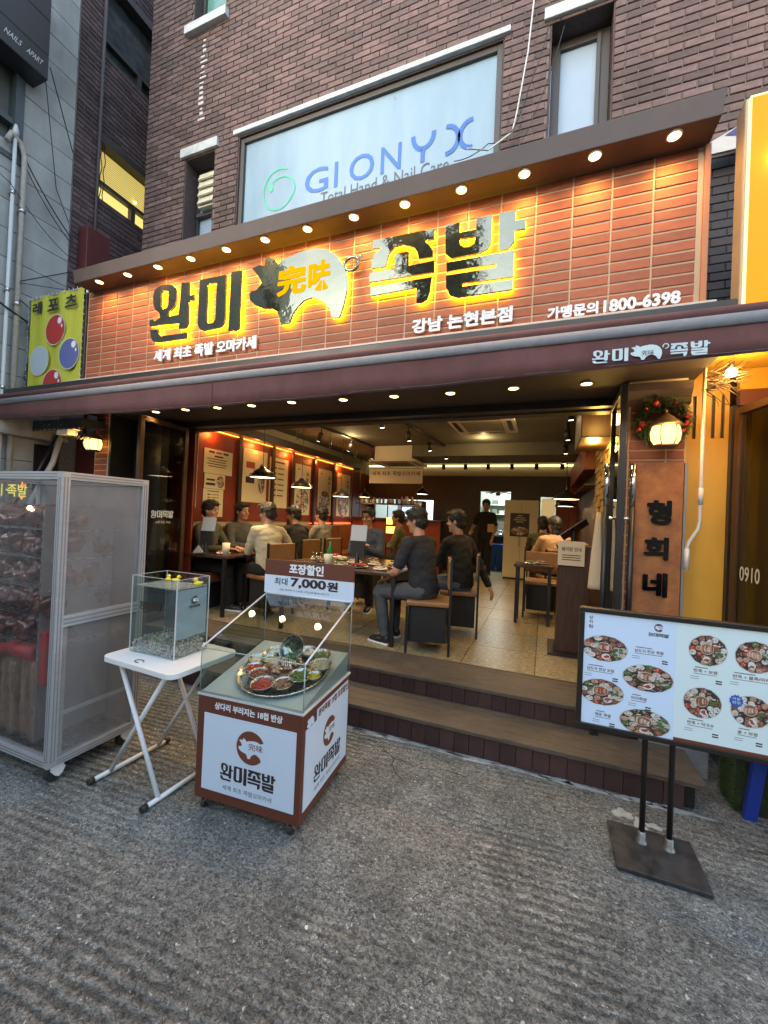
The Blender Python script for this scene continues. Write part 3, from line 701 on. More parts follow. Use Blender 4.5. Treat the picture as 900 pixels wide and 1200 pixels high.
# --- wreath
wr = thing('christmas_wreath', 'green needle wreath with red baubles hanging behind the right lantern', 'wreath', (.69, 3.13, 2.24))
b = MB()
for k in range(3600):
    a = random.uniform(0, 2*math.pi); rr = random.gauss(.125, .020); c = Vector((rr*math.cos(a), random.uniform(-.03, .015), rr*math.sin(a)))
    d = Vector((random.gauss(0, 1), random.gauss(-.3, .6), random.gauss(0, 1))).normalized()*random.uniform(.018, .036); n = d.orthogonal().normalized()*.0034
    b.add([tuple(c-n), tuple(c+n), tuple(c+d)], [(0, 1, 2)], 0 if random.random() < .8 else 1)
b.build('needles', [mat('wreath needle', (.03, .07, .025), .7), mat('dry needle', (.16, .15, .07), .7)], wr, fix=False, kind='stuff')
b = MB(); b.tube([(.125*math.cos(R(a)), 0, .125*math.sin(R(a))) for a in range(0, 360, 20)], .018, 6, closed=True); b.build('core', mat('wreath core', (.025, .04, .02), .9), wr)
for a, rr, s in ((112, .125, .02), (188, .12, .02), (10, .13, .017), (350, .125, .018), (330, .13, .014), (200, .145, .013), (60, .13, .011), (140, .13, .011)):
    b = MB(); b.sph((rr*math.cos(R(a)), -.035, rr*math.sin(R(a))), s, 12, 7); b.build('bauble', mat('red bauble', (.4, .02, .02), .15, coat=.5), wr)

# ================================================================== GLASS DOORS of the restaurant
box('door_head', m_black, -4.40, .505, WY-.02, WY+.10, 2.47, SFZ-.002, kind='structure')
def glass_door(name, label, A, B, z0, z1, fm, fr=.05, t=.04, glass=m_pane, rail=.0):
    """door leaf between plan points A (hinge) and B"""
    A = Vector((*A, 0)); B = Vector((*B, 0)); d = B-A; L_ = d.length
    o = thing(name, label, 'door', tuple(A), math.atan2(d.y, d.x))
    f = MB(); f.box(0, fr, -t/2, t/2, z0, z1); f.box(L_-fr, L_, -t/2, t/2, z0, z1); f.box(fr, L_-fr, -t/2, t/2, z1-fr, z1); f.box(fr, L_-fr, -t/2, t/2, z0, z0+fr*1.6)
    f.build('frame', fm, o, bevel=.003, fix=False)
    p = box('pane', glass, fr, L_-fr, -.004, .004, z0+fr*1.6, z1-fr, o)
    return o, p, L_
m_bronze = mat('bronze door frame', (.10, .055, .03), .35, .5, var=.1)
ld, lp, _ = glass_door('glass_door', 'bronze framed glass door swung open at the left end of the entrance', (-3.90, 3.57), (-3.86, 2.93), .33, 2.47, m_bronze)
b = MB(); Td = frame((0, .005, 0), (1, 0, 0), (0, 0, 1))
Tn = frame((.62, .0055, 0), (-1, 0, 0), (0, 0, 1))
m_doorp = mat('white door print', (.55, .6, .58), .5)
wordmark(b, Tn, .16, 1.42, .46, 1.50); text(b, '세계 최초 족발', Tn, .22, 1.36, .42, 1.385, bold=0); b.build('lettering', m_doorp, lp, fix=False)
rd, rp, _ = glass_door('glass_door', 'black framed glass door folded open beside the right pillar', (.47, 3.57), (.45, 2.99), .33, 2.47, m_black)
for sx_ in (-1, 1):
    b = MB(); x = .15
    b.cone((x, .075*sx_, .47), (x, .075*sx_, 1.68), .018, .018, 12, 0); b.cone((x, .075*sx_, 1.68), (x, .075*sx_, 1.96), .019, .019, 12, 1)
    for z in (1.60, .62): b.cone((x, 0, z), (x, .075*sx_, z), .011, .011, 8, 1)
    hd = b.build('handle', [m_black, m_chrome], rd); hd.location = (.34, 0, 0)
m_fr = mat('folding door post', (.03, .026, .024), .4)
box('door_jamb', m_fr, .30+.19, .505, WY-.01, WY+.1, FZ, 2.47, kind='structure')
f = MB()
for x0, x1 in ((-4.36, -4.28), (-4.0, -3.93)): f.box(x0, x1, -.05, .05, .0, 2.47)
dk = thing('dark_side_panel', 'near-black panelled strip between the left pillar and the open glass door', 'wall panel', (0, 3.3, 0))
f.build('post', m_black, dk, fix=False)
box('panel', mat('near black panel', (.012, .010, .009), .35), -4.28, -4.0, -.01, .03, 0, 2.47, dk)

# ================================================================== NEIGHBOUR AT RIGHT: yellow shop
m_yel = mat('yellow painted panel', (.62, .33, .04), .4, var=.08, vscale=3)
m_slot = mat('dark slot', (.03, .03, .04), .5)
ys = thing('yellow_shopfront', 'yellow painted shop wall right of the pillar with dark slots near its top', 'shopfront', (0, 3.32, 0))
b = MB(); T = FRONT(0); slots = [(.905+.052*k, .925+.052*k, 2.16, 2.45) for k in range(4)]
wall_with_holes(b, T, .87, 1.105, .30, 2.60, slots, .02); b.build('wall', m_yel, ys, fix=False)
box('slot_backing', m_slot, .872, 1.10, .022, .04, 2.1, 2.5, ys)
box('ceiling', m_yel, .85, 2.6, -.62, .93, 2.60, 2.64, ys)
box('side_wall', m_yel, 1.55, 1.60, -.62, .93, .3, 2.599, ys)
box('lintel', m_brown, 1.14, 1.549, -.06, .0, 2.36, 2.46, ys)
box('lintel_panel', m_yel, 1.14, 1.549, -.05, .0, 2.462, 2.598, ys)
b = MB()
for k in range(3): b.box(1.544, 1.549, -.30+.13*k, -.26+.13*k, 2.10, 2.42)
b.build('slot', m_slot, ys, fix=False)
box('floor_slab', m_concrete, 1.12, 2.6, -.25, .9, 0, .30, ys)
box('back_wall', mat('dark shop inside', (.03, .025, .02), .6), 1.12, 1.55, .88, .93, .3, 2.6, ys)
box('door_post', m_black, 1.107, 1.135, -.04, .04, .3, 2.36, ys)
dd, dp, _ = glass_door('shop_door', 'brown framed glass door with house number 0910 standing open at the right edge', (1.125, 3.24), (1.245, 2.72), .32, 2.33, m_bronze, fr=.045)
b = MB(); T = frame((.035, -.0055, 0), (1, 0, 0), (0, 0, 1)); text(b, '0910', T, .035, 1.245, .20, 1.335, bold=.01); b.build('house_number', mat('cream number', (.75, .68, .5), .5), dp, fix=False)
# string bulb and bare twigs
bb = thing('bare_bulb', 'glowing bare bulb hanging under the yellow ceiling at right', 'light bulb', (1.0, 3.0, 2.49))
b = MB(); b.sph((0, 0, 0), .028, 14, 9); b.build('glass', emat('bulb glass', (1, .75, .32), 40), bb)
b = MB(); b.cone((0, 0, .028), (0, 0, .07), .016, .014, 10); b.build('socket', m_black, bb)
point('bulb_light', (1.0, 2.94, 2.47), 7, (1, .6, .16), .03)
tw = MB()
for k in range(26):
    p = Vector((.87+random.uniform(0, .02), 3.02+random.uniform(-.05, .05), 2.42+random.uniform(-.03, .08))); pts = [p.copy()]
    d = Vector((random.uniform(.3, 1), random.uniform(-.3, .3), random.uniform(-.25, .3))).normalized()
    for j in range(5):
        d = (d+Vector((random.gauss(0, .25), random.gauss(0, .25), random.gauss(0, .3)))).normalized(); p = p+d*.045; pts.append(p.copy())
    tw.tube(pts, [.004, .0035, .003, .0025, .002, .001], 5)
tag(tw.build('twig_garland', mat('dry twig', (.07, .04, .025), .8), fix=False), 'tangle of dry brown twigs strung under the yellow ceiling beside the bulb', 'twigs')
# drain pipe
dr = thing('drain_pipe', 'thin white drain pipe with a bent foot running down beside the yellow wall', 'pipe', (0, 3.0, 0))
b = MB(); b.tube([(.872, 0, 2.6), (.873, 0, 1.80), (.873, 0, 1.60), (.865, 0, 1.55), (.825, 0, 1.475), (.815, 0, 1.44), (.813, 0, 1.38)], .0095, 10); b.build('pipe', mat('white pipe', (.62, .55, .48), .45), dr)
for a, c in ((1.70, 1.80), (1.30, 1.43)):
    x = .873 if a > 1.5 else .813
    b = MB(); b.cone((x, 0, a), (x, 0, c), .0135, .0135, 12); b.build('collar', mat('white pipe', (.62, .55, .48), .45), dr)
# lit yellow sign box, top right
yb = thing('lit_sign_box', 'glowing plain yellow sign box at the top right edge above the awning', 'sign box', (0, 2.5, 0))
b = MB(); b.box(.86, 2.3, .02, .13, 2.64, 3.72); b.build('case', mat('beige sign case', (.42, .33, .22), .5, var=.1), yb, bevel=.008, fix=False)
b = MB(); b.box(.878, 2.28, -.002, .018, 2.66, 3.70); b.build('face', mat('lit yellow acrylic', (.40, .13, .001), .45, spec=.2, emit=(1, .25, .0), estr=.26), yb, bevel=.004, fix=False)
b = MB(); b.box(.872, .878, -.004, .02, 2.654, 3.706); b.box(.878, 2.28, -.004, .018, 2.654, 2.659); b.box(.878, 2.28, -.004, .018, 3.701, 3.706); b.build('edge_light', emat('sign edge light', (1, .8, .4), .8), yb, fix=False)
b = MB(); b.sph((1.0, -.02, 3.38), .05, 12, 8); b.build('lamp', emat('sign lamp', (1, .8, .4), 6), yb)
# folded white and blue banner behind it
b = MB(); b.ring([[(x, y, z) for x, y, z in r] for r in ([(.96, 3.40, 4.23), (1.7, 3.40, 4.56), (1.7, 3.42, 4.56), (.96, 3.42, 4.23)], [(.94, 3.40, 4.15), (1.7, 3.40, 4.15), (1.7, 3.42, 4.15), (.94, 3.42, 4.15)])], 0, smooth=False)
ban = b.build('rolled_banner', mat('grey banner cloth', (.5, .48, .46), .8, var=.1)); tag(ban, 'grey and blue cloth banner tucked between the sign and the lit yellow box', 'banner')
b = MB(); b.add([(1.05, 3.397, 4.255), (1.10, 3.397, 4.285), (1.7, 3.397, 4.54), (1.7, 3.397, 4.28), (1.12, 3.397, 4.235)], [(0, 1, 2, 3, 4)]); b.build('blue_patch', mat('navy print', (.06, .07, .2), .8), ban, fix=False)
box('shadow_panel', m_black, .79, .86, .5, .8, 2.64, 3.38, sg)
# blue plastic stool and artificial turf at right edge
m_blue = mat('blue plastic', (.02, .05, .35), .35)
sl_ = thing('blue_stool', 'blue plastic stool standing on the ground at the right edge beyond the menu board', 'stool', (1.24, 2.66, 0))
b = MB(); b.box(-.15, .15, -.15, .15, .43, .46); b.build('seat', m_blue, sl_, bevel=.012, fix=False)
for sx_ in (-1, 1):
    for sy_ in (-1, 1):
        b = MB(); b.ring([[(sx_*a+dx, sy_*a+dy, z) for dx, dy in ((-.028, -.02), (.028, -.02), (.028, .02), (-.028, .02))] for a, z in ((.12, .43), (.155, 0))], smooth=False); b.build('leg', m_blue, sl_)
tf = MB()
tf.box(1.04, 1.65, 2.86, 3.07, 0, .29)
tfo = tf.build('turf_block', mat('turf base', (.03, .04, .015), .95, var=.4, vscale=20), fix=False); tag(tfo, 'low block covered with dark artificial turf beside the blue stool', 'turf block')
b = MB()
for k in range(5000):
    if random.random() < .5: p = Vector((random.uniform(1.04, 1.65), random.uniform(2.86, 3.07), .29)); d = Vector((random.gauss(0, .3), random.gauss(0, .3), 1))
    elif random.random() < .5: p = Vector((1.04, random.uniform(2.86, 3.07), random.uniform(0, .29))); d = Vector((-1, random.gauss(0, .3), random.gauss(0, .4)))
    else: p = Vector((random.uniform(1.04, 1.65), 2.86, random.uniform(0, .29))); d = Vector((random.gauss(0, .3), -1, random.gauss(0, .4)))
    d = d.normalized()*random.uniform(.012, .024); n = d.orthogonal().normalized()*.0018; b.add([tuple(p-n), tuple(p+n), tuple(p+d)], [(0, 1, 2)])
b.build('turf', mat('artificial turf', (.05, .085, .02), .8), tfo, fix=False, kind='stuff')
# hanging blue patterned cloth at the right edge
cl = MB(); rs = []
for k in range(12):
    z = 1.62-.055*k; rs.append([(1.30+.05*math.cos(a)+.02*math.sin(k*1.3), 2.68+.04*math.sin(a), z) for a in [R(45*j) for j in range(8)]])
cl.ring(rs); co = cl.build('hanging_cloth', mat('blue patterned cloth', (.04, .1, .4), .85, col2=(.35, .42, .6), vscale=60)); tag(co, 'blue and white patterned cloth hanging at the right edge by the open brown door', 'cloth')
b = MB(); b.tube([(1.30, 2.68, 1.62), (1.33, 2.75, 2.0), (1.40, 2.85, 2.60)], .004, 6); b.build('cord', m_black, co)

# ================================================================== LEFT SIDE: yellow banner, grey building, brick wing
yb2 = thing('billiard_banner', 'yellow banner with billiard balls and Korean lettering left of the sign', 'banner', (0, 2.72, 0))
m_by = mat('yellow banner cloth', (.50, .52, .05), .7, var=.08, vscale=3, streak=(8, 1, .3))
b = MB(); nx = 16
vs = []
for i in range(nx+1):
    x = -5.36+(.90)*i/nx; y = .012*math.sin(i*1.1); vs += [(x, y, 2.6), (x, y, 3.765+.006*math.sin(i*2))]
    vs += []
fs = [(2*i, 2*i+2, 2*i+3, 2*i+1) for i in range(nx)]
vs2 = [(x, y+.004, z) for x, y, z in vs]; k = len(vs)
b.add(vs+vs2, fs+[tuple(k+i for i in f[::-1]) for f in fs], 0, None, True); b.build('cloth', m_by, yb2, fix=False)
T = FRONT(-.016)
b = MB()
for s_, (a, c) in (('레', (-5.29, -5.14)), ('포', (-5.03, -4.85)), ('츠', (-4.74, -4.56))): text(b, s_, T, a, 3.575, c, 3.70, bold=.018, n=.0035, m=0)
def disc(mbx, T, cx, cy, rx, ry, n, m, seg=32): mbx.add([(cx+rx*math.cos(2*math.pi*k/seg), cy+ry*math.sin(2*math.pi*k/seg), n) for k in range(seg)], [tuple(range(seg))], m, T)
for cx, cy, m_ in ((-4.89, 3.365, 1), (-5.14, 3.06, 2), (-4.645, 3.085, 3), (-4.90, 2.785, 1)):
    disc(b, T, cx, cy, .165, .165, .001, 4); disc(b, T, cx, cy, .155, .155, .002, m_)
    if m_ != 2: disc(b, T, cx+.07, cy+.09, .035, .035, .003, 5); disc(b, T, cx+.11, cy+.03, .012, .018, .003, 5)
b.build('printed_balls', [mat('black print', (.02, .02, .025), .6), mat('red print', (.42, .03, .03), .6), mat('pale grey print', (.42, .5, .55), .6), mat('violet print', (.10, .13, .33), .6), mat('pale rim print', (.6, .6, .4), .6), mat('highlight print', (.75, .78, .8), .6)], yb2, fix=False)
b = MB(); b.tube([(-5.40, .01, 2.6), (-5.40, .01, 3.76), (-4.44, .01, 3.76), (-4.44, .01, 2.6)], .012, 8); b.build('frame', m_alu, yb2)
b = MB()
for k in range(14): b.tube([(-5.385+.068*k, -.008, 3.735), (-5.37+.068*k, -.02, 3.765)], .004, 5)
for k in range(16): b.tube([(-5.385, -.008, 2.62+.07*k), (-5.365, -.02, 2.64+.07*k)], .004, 5); b.tube([(-4.455, -.02, 2.64+.07*k), (-4.435, -.008, 2.62+.07*k)], .004, 5)
b.build('lashing', mat('white cord', (.6, .6, .55), .7), yb2, kind='stuff')
# box with torn cables under the awning
ub = thing('old_light_box', 'dark torn sign box with loose wires under the left end of the awning', 'light box', (0, 2.75, 0))
b = MB(); b.ring([[(-5.28, 0, 2.31), (-5.28, 0, 2.42), (-5.28, .35, 2.44), (-5.28, .35, 2.40)], [(-4.47, 0, 2.31), (-4.47, 0, 2.42), (-4.47, .35, 2.44), (-4.47, .35, 2.40)]], smooth=False); b.build('case', mat('charcoal board', (.05, .05, .05), .6, var=.3), ub)
b = MB()
for k in range(10): b.box(-5.24+.08*k, -5.20+.08*k, -.006, -.001, 2.315, 2.322)
for k in range(7):
    p = Vector((-5.2+.07*k+random.uniform(-.02, .02), -.004, 2.37+random.uniform(-.02, .03))); b.add([tuple(p+Vector((random.uniform(-.035, .035), 0, random.uniform(-.018, .018)))) for _ in range(3)], [(0, 1, 2)])
b.build('torn_film', mat('torn white film', (.5, .52, .5), .6), ub, fix=False)
b = MB(); b.box(-4.72, -4.55, -.08, .02, 2.24, 2.29); b.box(-4.70, -4.5, -.05, .03, 2.295, 2.30); b.build('transformer', mat('cream card', (.6, .55, .4), .6), ub, bevel=.004, fix=False)
b = MB()
for k in range(6):
    x = -4.75+.07*k; b.tube([(x, 0, 2.33), (x+.03, -.02, 2.22+.02*math.sin(k)), (x+.08, 0, 2.20), (x+.12, .03, 2.28)], .004, 5)
b.build('wire', m_black, ub, kind='stuff')

GX = -5.5
gb = thing('grey_building', 'pale grey stone clad building at the left edge with pipes and wires', 'building', (GX, 0, 0))
m_clad = mat('grey cladding', (.37, .38, .365), .8, dirt=.28, var=.16, vscale=2.2, bump=.25, bscale=120, rnd=.06)
m_clj = mat('cladding joint', (.07, .07, .07), .9)
GT = frame((0, 0, 0), (0, 1, 0), (0, 0, 1))     # local: face at x=0 looking +x
gops = [(1.55, 2.60, 4.25+1.0, 6.32)]
b = MB(); wall_with_holes(b, GT, -1.42, 3.135, 0, 9.5, gops, 8); b.build('wall', m_clj, gb, fix=False)
k = 0
PH = .3085; z = 6.617-PH*20
pm_cache = {}
while z < 9.2:
    for (u0, u1) in ((2.0, 3.132), (.87, 1.995), (-.26, .865), (-1.4, -.265)):
        cut = None
        zc0, zc1 = z+.004, z+PH-.004
        segs = [(u0+.003, u1-.003)]
        for a, b_, c, d in gops:
            if c < (zc0+zc1)/2 < d:
                ns = []
                for p, q in segs:
                    if q <= a or p >= b_: ns.append((p, q)); continue
                    if p < a: ns.append((p, a))
                    if q > b_: ns.append((b_, q))
                segs = ns
        for p, q in segs:
            key = round(q-p, 3)
            if key not in pm_cache: pm_cache[key] = MB().box(0, .012, 0, q-p, 0, PH-.008).mesh('cladding_panel', m_clad)
            o = bpy.data.objects.new('panel', pm_cache[key]); COL.objects.link(o); o.parent = gb; o.location = (random.uniform(-.001, .001), p, zc0)
    z += PH
wn = MB(); wn.box(-.12, -.1, 1.55, 2.60, 5.25, 6.32); wo_ = wn.build('window', mat('dim window', (.12, .12, .11), .15, var=.2, vscale=2), gb, fix=False)
f = MB(); f.box(-.1, .03, 2.54, 2.62, 5.2, 6.33); f.box(-.1, .03, 1.5, 2.54, 6.27, 6.33); f.box(-.1, .03, 1.5, 2.54, 5.2, 5.26); f.box(-.1, 0, 1.5, 2.54, 5.60, 5.66); f.box(-.1, 0, 2.05, 2.11, 5.26, 6.27)
f.build('frame', mat('blue grey frame', (.07, .09, .10), .5), wo_, fix=False)
b = MB(); b.box(-.02, .05, 1.3, 2.28, 3.6, 4.62); b.build('dark_window', mat('dark opening', (.02, .02, .025), .3), gb, fix=False)
# black sign
bs = thing('black_sign', 'black projecting sign board with pale lettering at the top left corner', 'sign', (GX+.012, 0, 0))
b = MB(); b.box(.0, .26, 1.2, 2.70, 6.14, 7.2); b.build('case', mat('black sign face', (.022, .024, .028), .4), bs, bevel=.01, fix=False)
T = frame((.262, 0, 0), (0, 1, 0), (0, 0, 1))
b = MB(); b.box(.26, .263, 1.2, 2.69, 6.40, 6.41); b.box(.26, .263, 1.2, 2.69, 6.78, 6.79); b.build('joint', mat('joint line', (.005, .005, .006), .5), bs, fix=False)
b = MB(); text(b, 'NAILS', T, 2.30, 6.24, 2.44, 6.30, bold=0, skew=.3); text(b, 'APART', T, 2.49, 6.24, 2.63, 6.30, bold=0, skew=.3); b.build('lettering', mat('pale sign letter', (.5, .52, .55), .5), bs, fix=False)
# pipes on the grey wall
def vpipe(label, x, y, z0, z1, r, mt, hook=0):
    b = MB()
    pts = [(x, y, z0), (x, y, z1)]
    if hook: pts += [(x, y-hook*.25, z1+.12), (x, y-hook*.8, z1+.16), (x, y-hook, z1+.05)]
    b.tube(pts, r, 10)
    if not hook: b.lathe([(.0, 0), (r*1.6, 0), (r*1.6, .05), (r*.7, .12), (.001, .13)], (x, y, z1), 12)
    t = thing('wall_pipe', label, 'pipe'); b.build('pipe', mt, t)
    for k in range(5):
        z = z0+(z1-z0)*(k+.6)/5.2; c = MB(); c.lathe([(r*1.25, z), (r*1.25, z+.04)], (x, y, 0), 10); c.box(x-.08, x, y-.01, y+.01, z+.01, z+.03); c.build('bracket', m_steel, t)
m_pw = mat('white pvc', (.55, .58, .58), .45); m_pb = mat('dirty beige pvc', (.38, .36, .31), .6, var=.2, vscale=20)
vpipe('slim white pipe with a cap climbing the grey wall', -5.42, 2.53, 0, 5.44, .018, m_pw)
vpipe('thicker beige pipe with a hooked top climbing the grey wall', -5.42, 2.62, 0, 5.28, .028, m_pb, .16)
# wires
def wire(label, pts, r=.006, mt=None, sag=0):
    P = [Vector(p) for p in pts]; out = []
    for i in range(len(P)-1):
        for k in range(8):
            t = k/8; q = P[i].lerp(P[i+1], t); q.z -= sag*4*t*(1-t); out.append(q)
    out.append(P[-1]); o = MB().tube(out, r, 5, 0).build('cable', mt or m_black, fix=False); tag(o, label, 'cable'); return o
wire('black cable dropping steeply from the black sign across the grey wall', [(-5.28, 2.74, 6.35), (-5.44, 3.1, 5.75)], .006)
wire('thin black cable hanging from the black sign down the grey wall', [(-5.28, 2.70, 6.2), (-5.45, 2.95, 5.2), (-5.45, 3.1, 4.9)], .005)
wire('upper of two black cables sloping from the beige pipe to the brick wing', [(-5.40, 2.62, 5.25), (-5.44, 3.15, 4.72)], .007, sag=.04)
wire('lower of two black cables sloping from the beige pipe to the brick wing', [(-5.40, 2.62, 5.18), (-5.44, 3.15, 4.66)], .005, sag=.06)
wire('black cable rising from the pipes towards the brick wing', [(-5.38, 2.62, 3.92), (-5.44, 3.13, 4.32)], .006)
wire('thin black cable running almost level from the pipes to the brick wing', [(-5.38, 2.62, 3.90), (-5.44, 3.13, 4.10)], .004)
wire('thick black cable sagging above the yellow banner', [(-5.38, 2.2, 3.75), (-5.40, 2.62, 3.55), (-5.44, 3.2, 3.42)], .011, sag=.02)
wire('black cable parallel above the thick one over the banner', [(-5.38, 2.62, 3.72), (-5.44, 3.13, 3.50)], .006)
wire('tangled black cable hanging down the side of the beige pipe', [(-5.38, 2.70, 3.5), (-5.36, 2.74, 3.2), (-5.38, 2.70, 2.9), (-5.36, 2.78, 2.6)], .008)
wire('long black cable from the top left corner to the pipes', [(-5.3, 1.6, 5.3), (-5.40, 2.5, 4.9), (-5.44, 3.1, 4.5)], .004, sag=.05)
wire('white cable hanging from above between the two upper windows', [(-.20, 3.46, 6.6), (-.24, 3.46, 5.81), (-.27, 3.46, 5.4), (-.34, 3.47, 4.93), (-.37, 3.47, 4.78), (-.55, 3.40, 4.62), (-.68, 3.2, 4.5)], .007, mat('white cable', (.6, .6, .58), .5))
wire('thin black cable looping from the white cable to the window', [(-.10, 3.46, 5.6), (-.25, 3.46, 5.1), (-.37, 3.46, 4.78), (-.56, 3.46, 4.73), (-.85, 3.46, 4.66)], .004, sag=.03)
wire('thin black cable hanging beside the tall narrow window', [(.0, 3.45, 5.5), (-.15, 3.46, 5.0), (-.33, 3.46, 4.6), (-.30, 3.46, 4.3)], .003, sag=.03)
# ledge and dark opening low on the grey wall
b = MB(); b.box(.012, .22, 2.35, 3.12, 2.24, 2.46); b.build('ledge', m_concrete, gb, bevel=.01, fix=False)
b = MB(); b.box(.012, .03, 2.88, 3.13, 1.2, 2.2); b.build('dark_recess', mat('dark opening', (.02, .02, .025), .3), gb, fix=False)
o = MB().tube([(-5.30, 2.72, 1.4), (-5.25, 2.95, 2.0), (-5.23, 3.0, 2.3)], .03, 10).build('sloping_pipe', m_pw); tag(o, 'short sloping grey pipe below the ledge of the grey wall', 'pipe')
o = MB().tube([(-5.26, 2.5, 1.3), (-5.22, 2.8, 1.9), (-5.2, 2.95, 2.3)], .014, 8).build('cable', m_black); tag(o, 'thick black cable climbing beside the sloping grey pipe', 'cable')

# brick wing
wg = thing('brick_wing', 'narrow dark brick building in the alley with a yellow lit window', 'building', (GX, 0, 0))
wops = [(3.42, 5.2, 7.33, 8.42), (3.42, 5.2, 5.46, 6.30)]
b = MB(); wall_with_holes(b, GT, 3.14, 9, 0, 9.5, wops, .3); b.build('wall', m_mortar, wg, fix=False)
lay(wg, GT, 3.145, 4.75, 3.1, 9.0, wops, .19, .0625, .009, .012, m_brick2, mesh_name='wing_brick')
for (a, b_, c, d), lit in zip(wops, (0, 1)):
    if lit: mt = mat('lit room behind blinds', (.3, .26, .1), .6, emit=(.75, .58, .16), estr=.28)
    else: mt = mat('night window', (.03, .035, .04), .04, col2=(.10, .12, .13), vscale=7, spec=.9)
    f = MB(); f.box(-.14, -.13, a, b_, c, d); wo2 = f.build('window', mt, wg, fix=False)
    f = MB(); f.box(-.15, .0, a, a+.03, c, d); f.box(-.15, 0, a, b_, c-.02, c+.03); f.box(-.15, .02, a, b_, d-.09, d+.0); f.box(-.13, -.06, a+.03, b_, c+.26, c+.31)
    f.box(-.13, -.06, a+.52, a+.58, c, c+.26); f.build('frame', m_winframe, wo2, fix=False)
    if lit:
        for k in range(16): MB().box(-.128, -.118, a+.03, b_, c+.33+.027*k, c+.336+.027*k).build('blind_slat', mat('blind slat', (.42, .37, .2), .6), wo2, fix=False)
        for yy in (3.62, 4.02): MB().sph((-.1, yy-.2 if yy < 3.8 else yy, c+.40), .014, 8, 6).build('ceiling_light', emat('room lamp', (1, .8, .4), 8), wo2)
        f = MB()
        for j in range(2): f.tube([(-.05, 3.5+.04*j+.012*math.sin(k_*1.3+j*2), d-.06*k_) for k_ in range(14)], .006, 5)
        f.build('cable', m_black, wo2)
vp = MB(); vp.tube([(.05, 3.40, 2), (.05, 3.40, 9)], .02, 8); vp.build('downpipe', mat('brown pipe', (.06, .045, .045), .6), wg)
o = MB().box(-5.46, -5.3, 3.22, 3.50, 4.1, 4.93).build('metal_sheet', mat('dark red metal', (.09, .018, .018), .5), bevel=.006, fix=False); tag(o, 'plain dark red metal panel on the brick wing above the canopy corner', 'metal sheet')
o = MB().box(-5.44, -4.95, 3.3, 3.36, 1.0, 2.40).build('metal_sheet', mat('dark red metal', (.09, .018, .018), .5), bevel=.006, fix=False); tag(o, 'dark red metal sheet behind the glass cabinet below the awning', 'panel')
o = MB().tube([(-4.86, 3.25, .0), (-4.86, 3.25, 2.35)], .02, 8).build('wall_pipe', m_pw); tag(o, 'slim pale pipe just left of the lantern pillar', 'pipe')
# small white bracket resting on canopy
o = MB().box(-3.42, -3.30, 2.60, 2.66, 3.79, 3.83).build('bracket', m_lw, bevel=.004, fix=False); tag(o, 'small white metal bracket lying on the left part of the canopy', 'bracket')

# ================================================================== ACROSS THE STREET (seen only in reflections)
m_opp = mat('opposite facade', (.55, .48, .34), .8, var=.15, vscale=1)
def opposite(label, x0, x1, h, y):
    t = thing('opposite_building', label, 'building', (x0, y, 0))
    W = x1-x0; b = MB(); T = frame((0, 0, 0), (1, 0, 0), (0, 0, 1)); b.box(0, W, -8, 0, 0, h); b.build('wall', m_opp, t, fix=False)
    for i in range(int(W/2.4)):
        for j in range(int(h/3)):
            w_ = box('window', mat('opposite window', (.05, .06, .07), .1), .6+2.4*i, 2.0+2.4*i, .003, .03, 1+3*j, 2.4+3*j, t)
opposite('tall plain building across the street', -30, -14, 15, -6.5)
opposite('low plain building across the street', -13.8, 6.5, 5.2, -7.5)
opposite('plain mid-height building across the street, towards the right', 6.8, 20, 8, -6.5)

def added_tree(label, x, y, h, cr, seed):  # added trees out of view, placed for dark patches in the mirror letters
    rnd = random.Random(seed); t = thing('added_tree', label, 'tree', (x, y, 0))
    b = MB(); b.tube([(0, 0, 0), (.08, .02, h*.3), (-.05, .05, h*.6), (0, 0, h*.85)], [.17, .13, .09, .04], 10)
    for k in range(9):
        a = rnd.uniform(0, 6.28); z0 = h*rnd.uniform(.4, .75); b.tube([(0, 0, z0), (cr*.45*math.cos(a), cr*.45*math.sin(a), z0+.6), (cr*.8*math.cos(a), cr*.8*math.sin(a), z0+1.3)], [.06, .04, .015], 6)
    b.build('trunk', mat('tree bark', (.09, .07, .055), .9), t)
    b = MB()
    cl_ = [(rnd.gauss(0, cr*.45), rnd.gauss(0, cr*.45), h*.72+rnd.gauss(0, h*.13)) for _ in range(26)]
    for k in range(5200):
        c = Vector(rnd.choice(cl_))+Vector((rnd.gauss(0, .3), rnd.gauss(0, .3), rnd.gauss(0, .25))); d = Vector((rnd.gauss(0, 1), rnd.gauss(0, 1), rnd.gauss(0, 1))).normalized(); n = d.orthogonal().normalized()*.05
        b.add([tuple(c), tuple(c+d*.07+n), tuple(c+d*.14), tuple(c+d*.07-n)], [(0, 1, 2, 3)], k % 2)
    for c in cl_[:20]:
        b.sph(c, (.42+rnd.random()*.2, .42+rnd.random()*.2, .34), 9, 6, 0, None, .25)
    b.build('crown', [mat('leaf dark', (.035, .055, .02), .7), mat('leaf light', (.07, .10, .03), .7)], t, fix=False, kind='stuff')
added_tree('added tall tree across the road on the left, shaping reflections in the letters', -9.6, -5.2, 11.2, 1.2, 4)
added_tree('added tree across the road opposite the entrance, shaping reflections in the letters', -2.9, -5.6, 9.9, .85, 8)

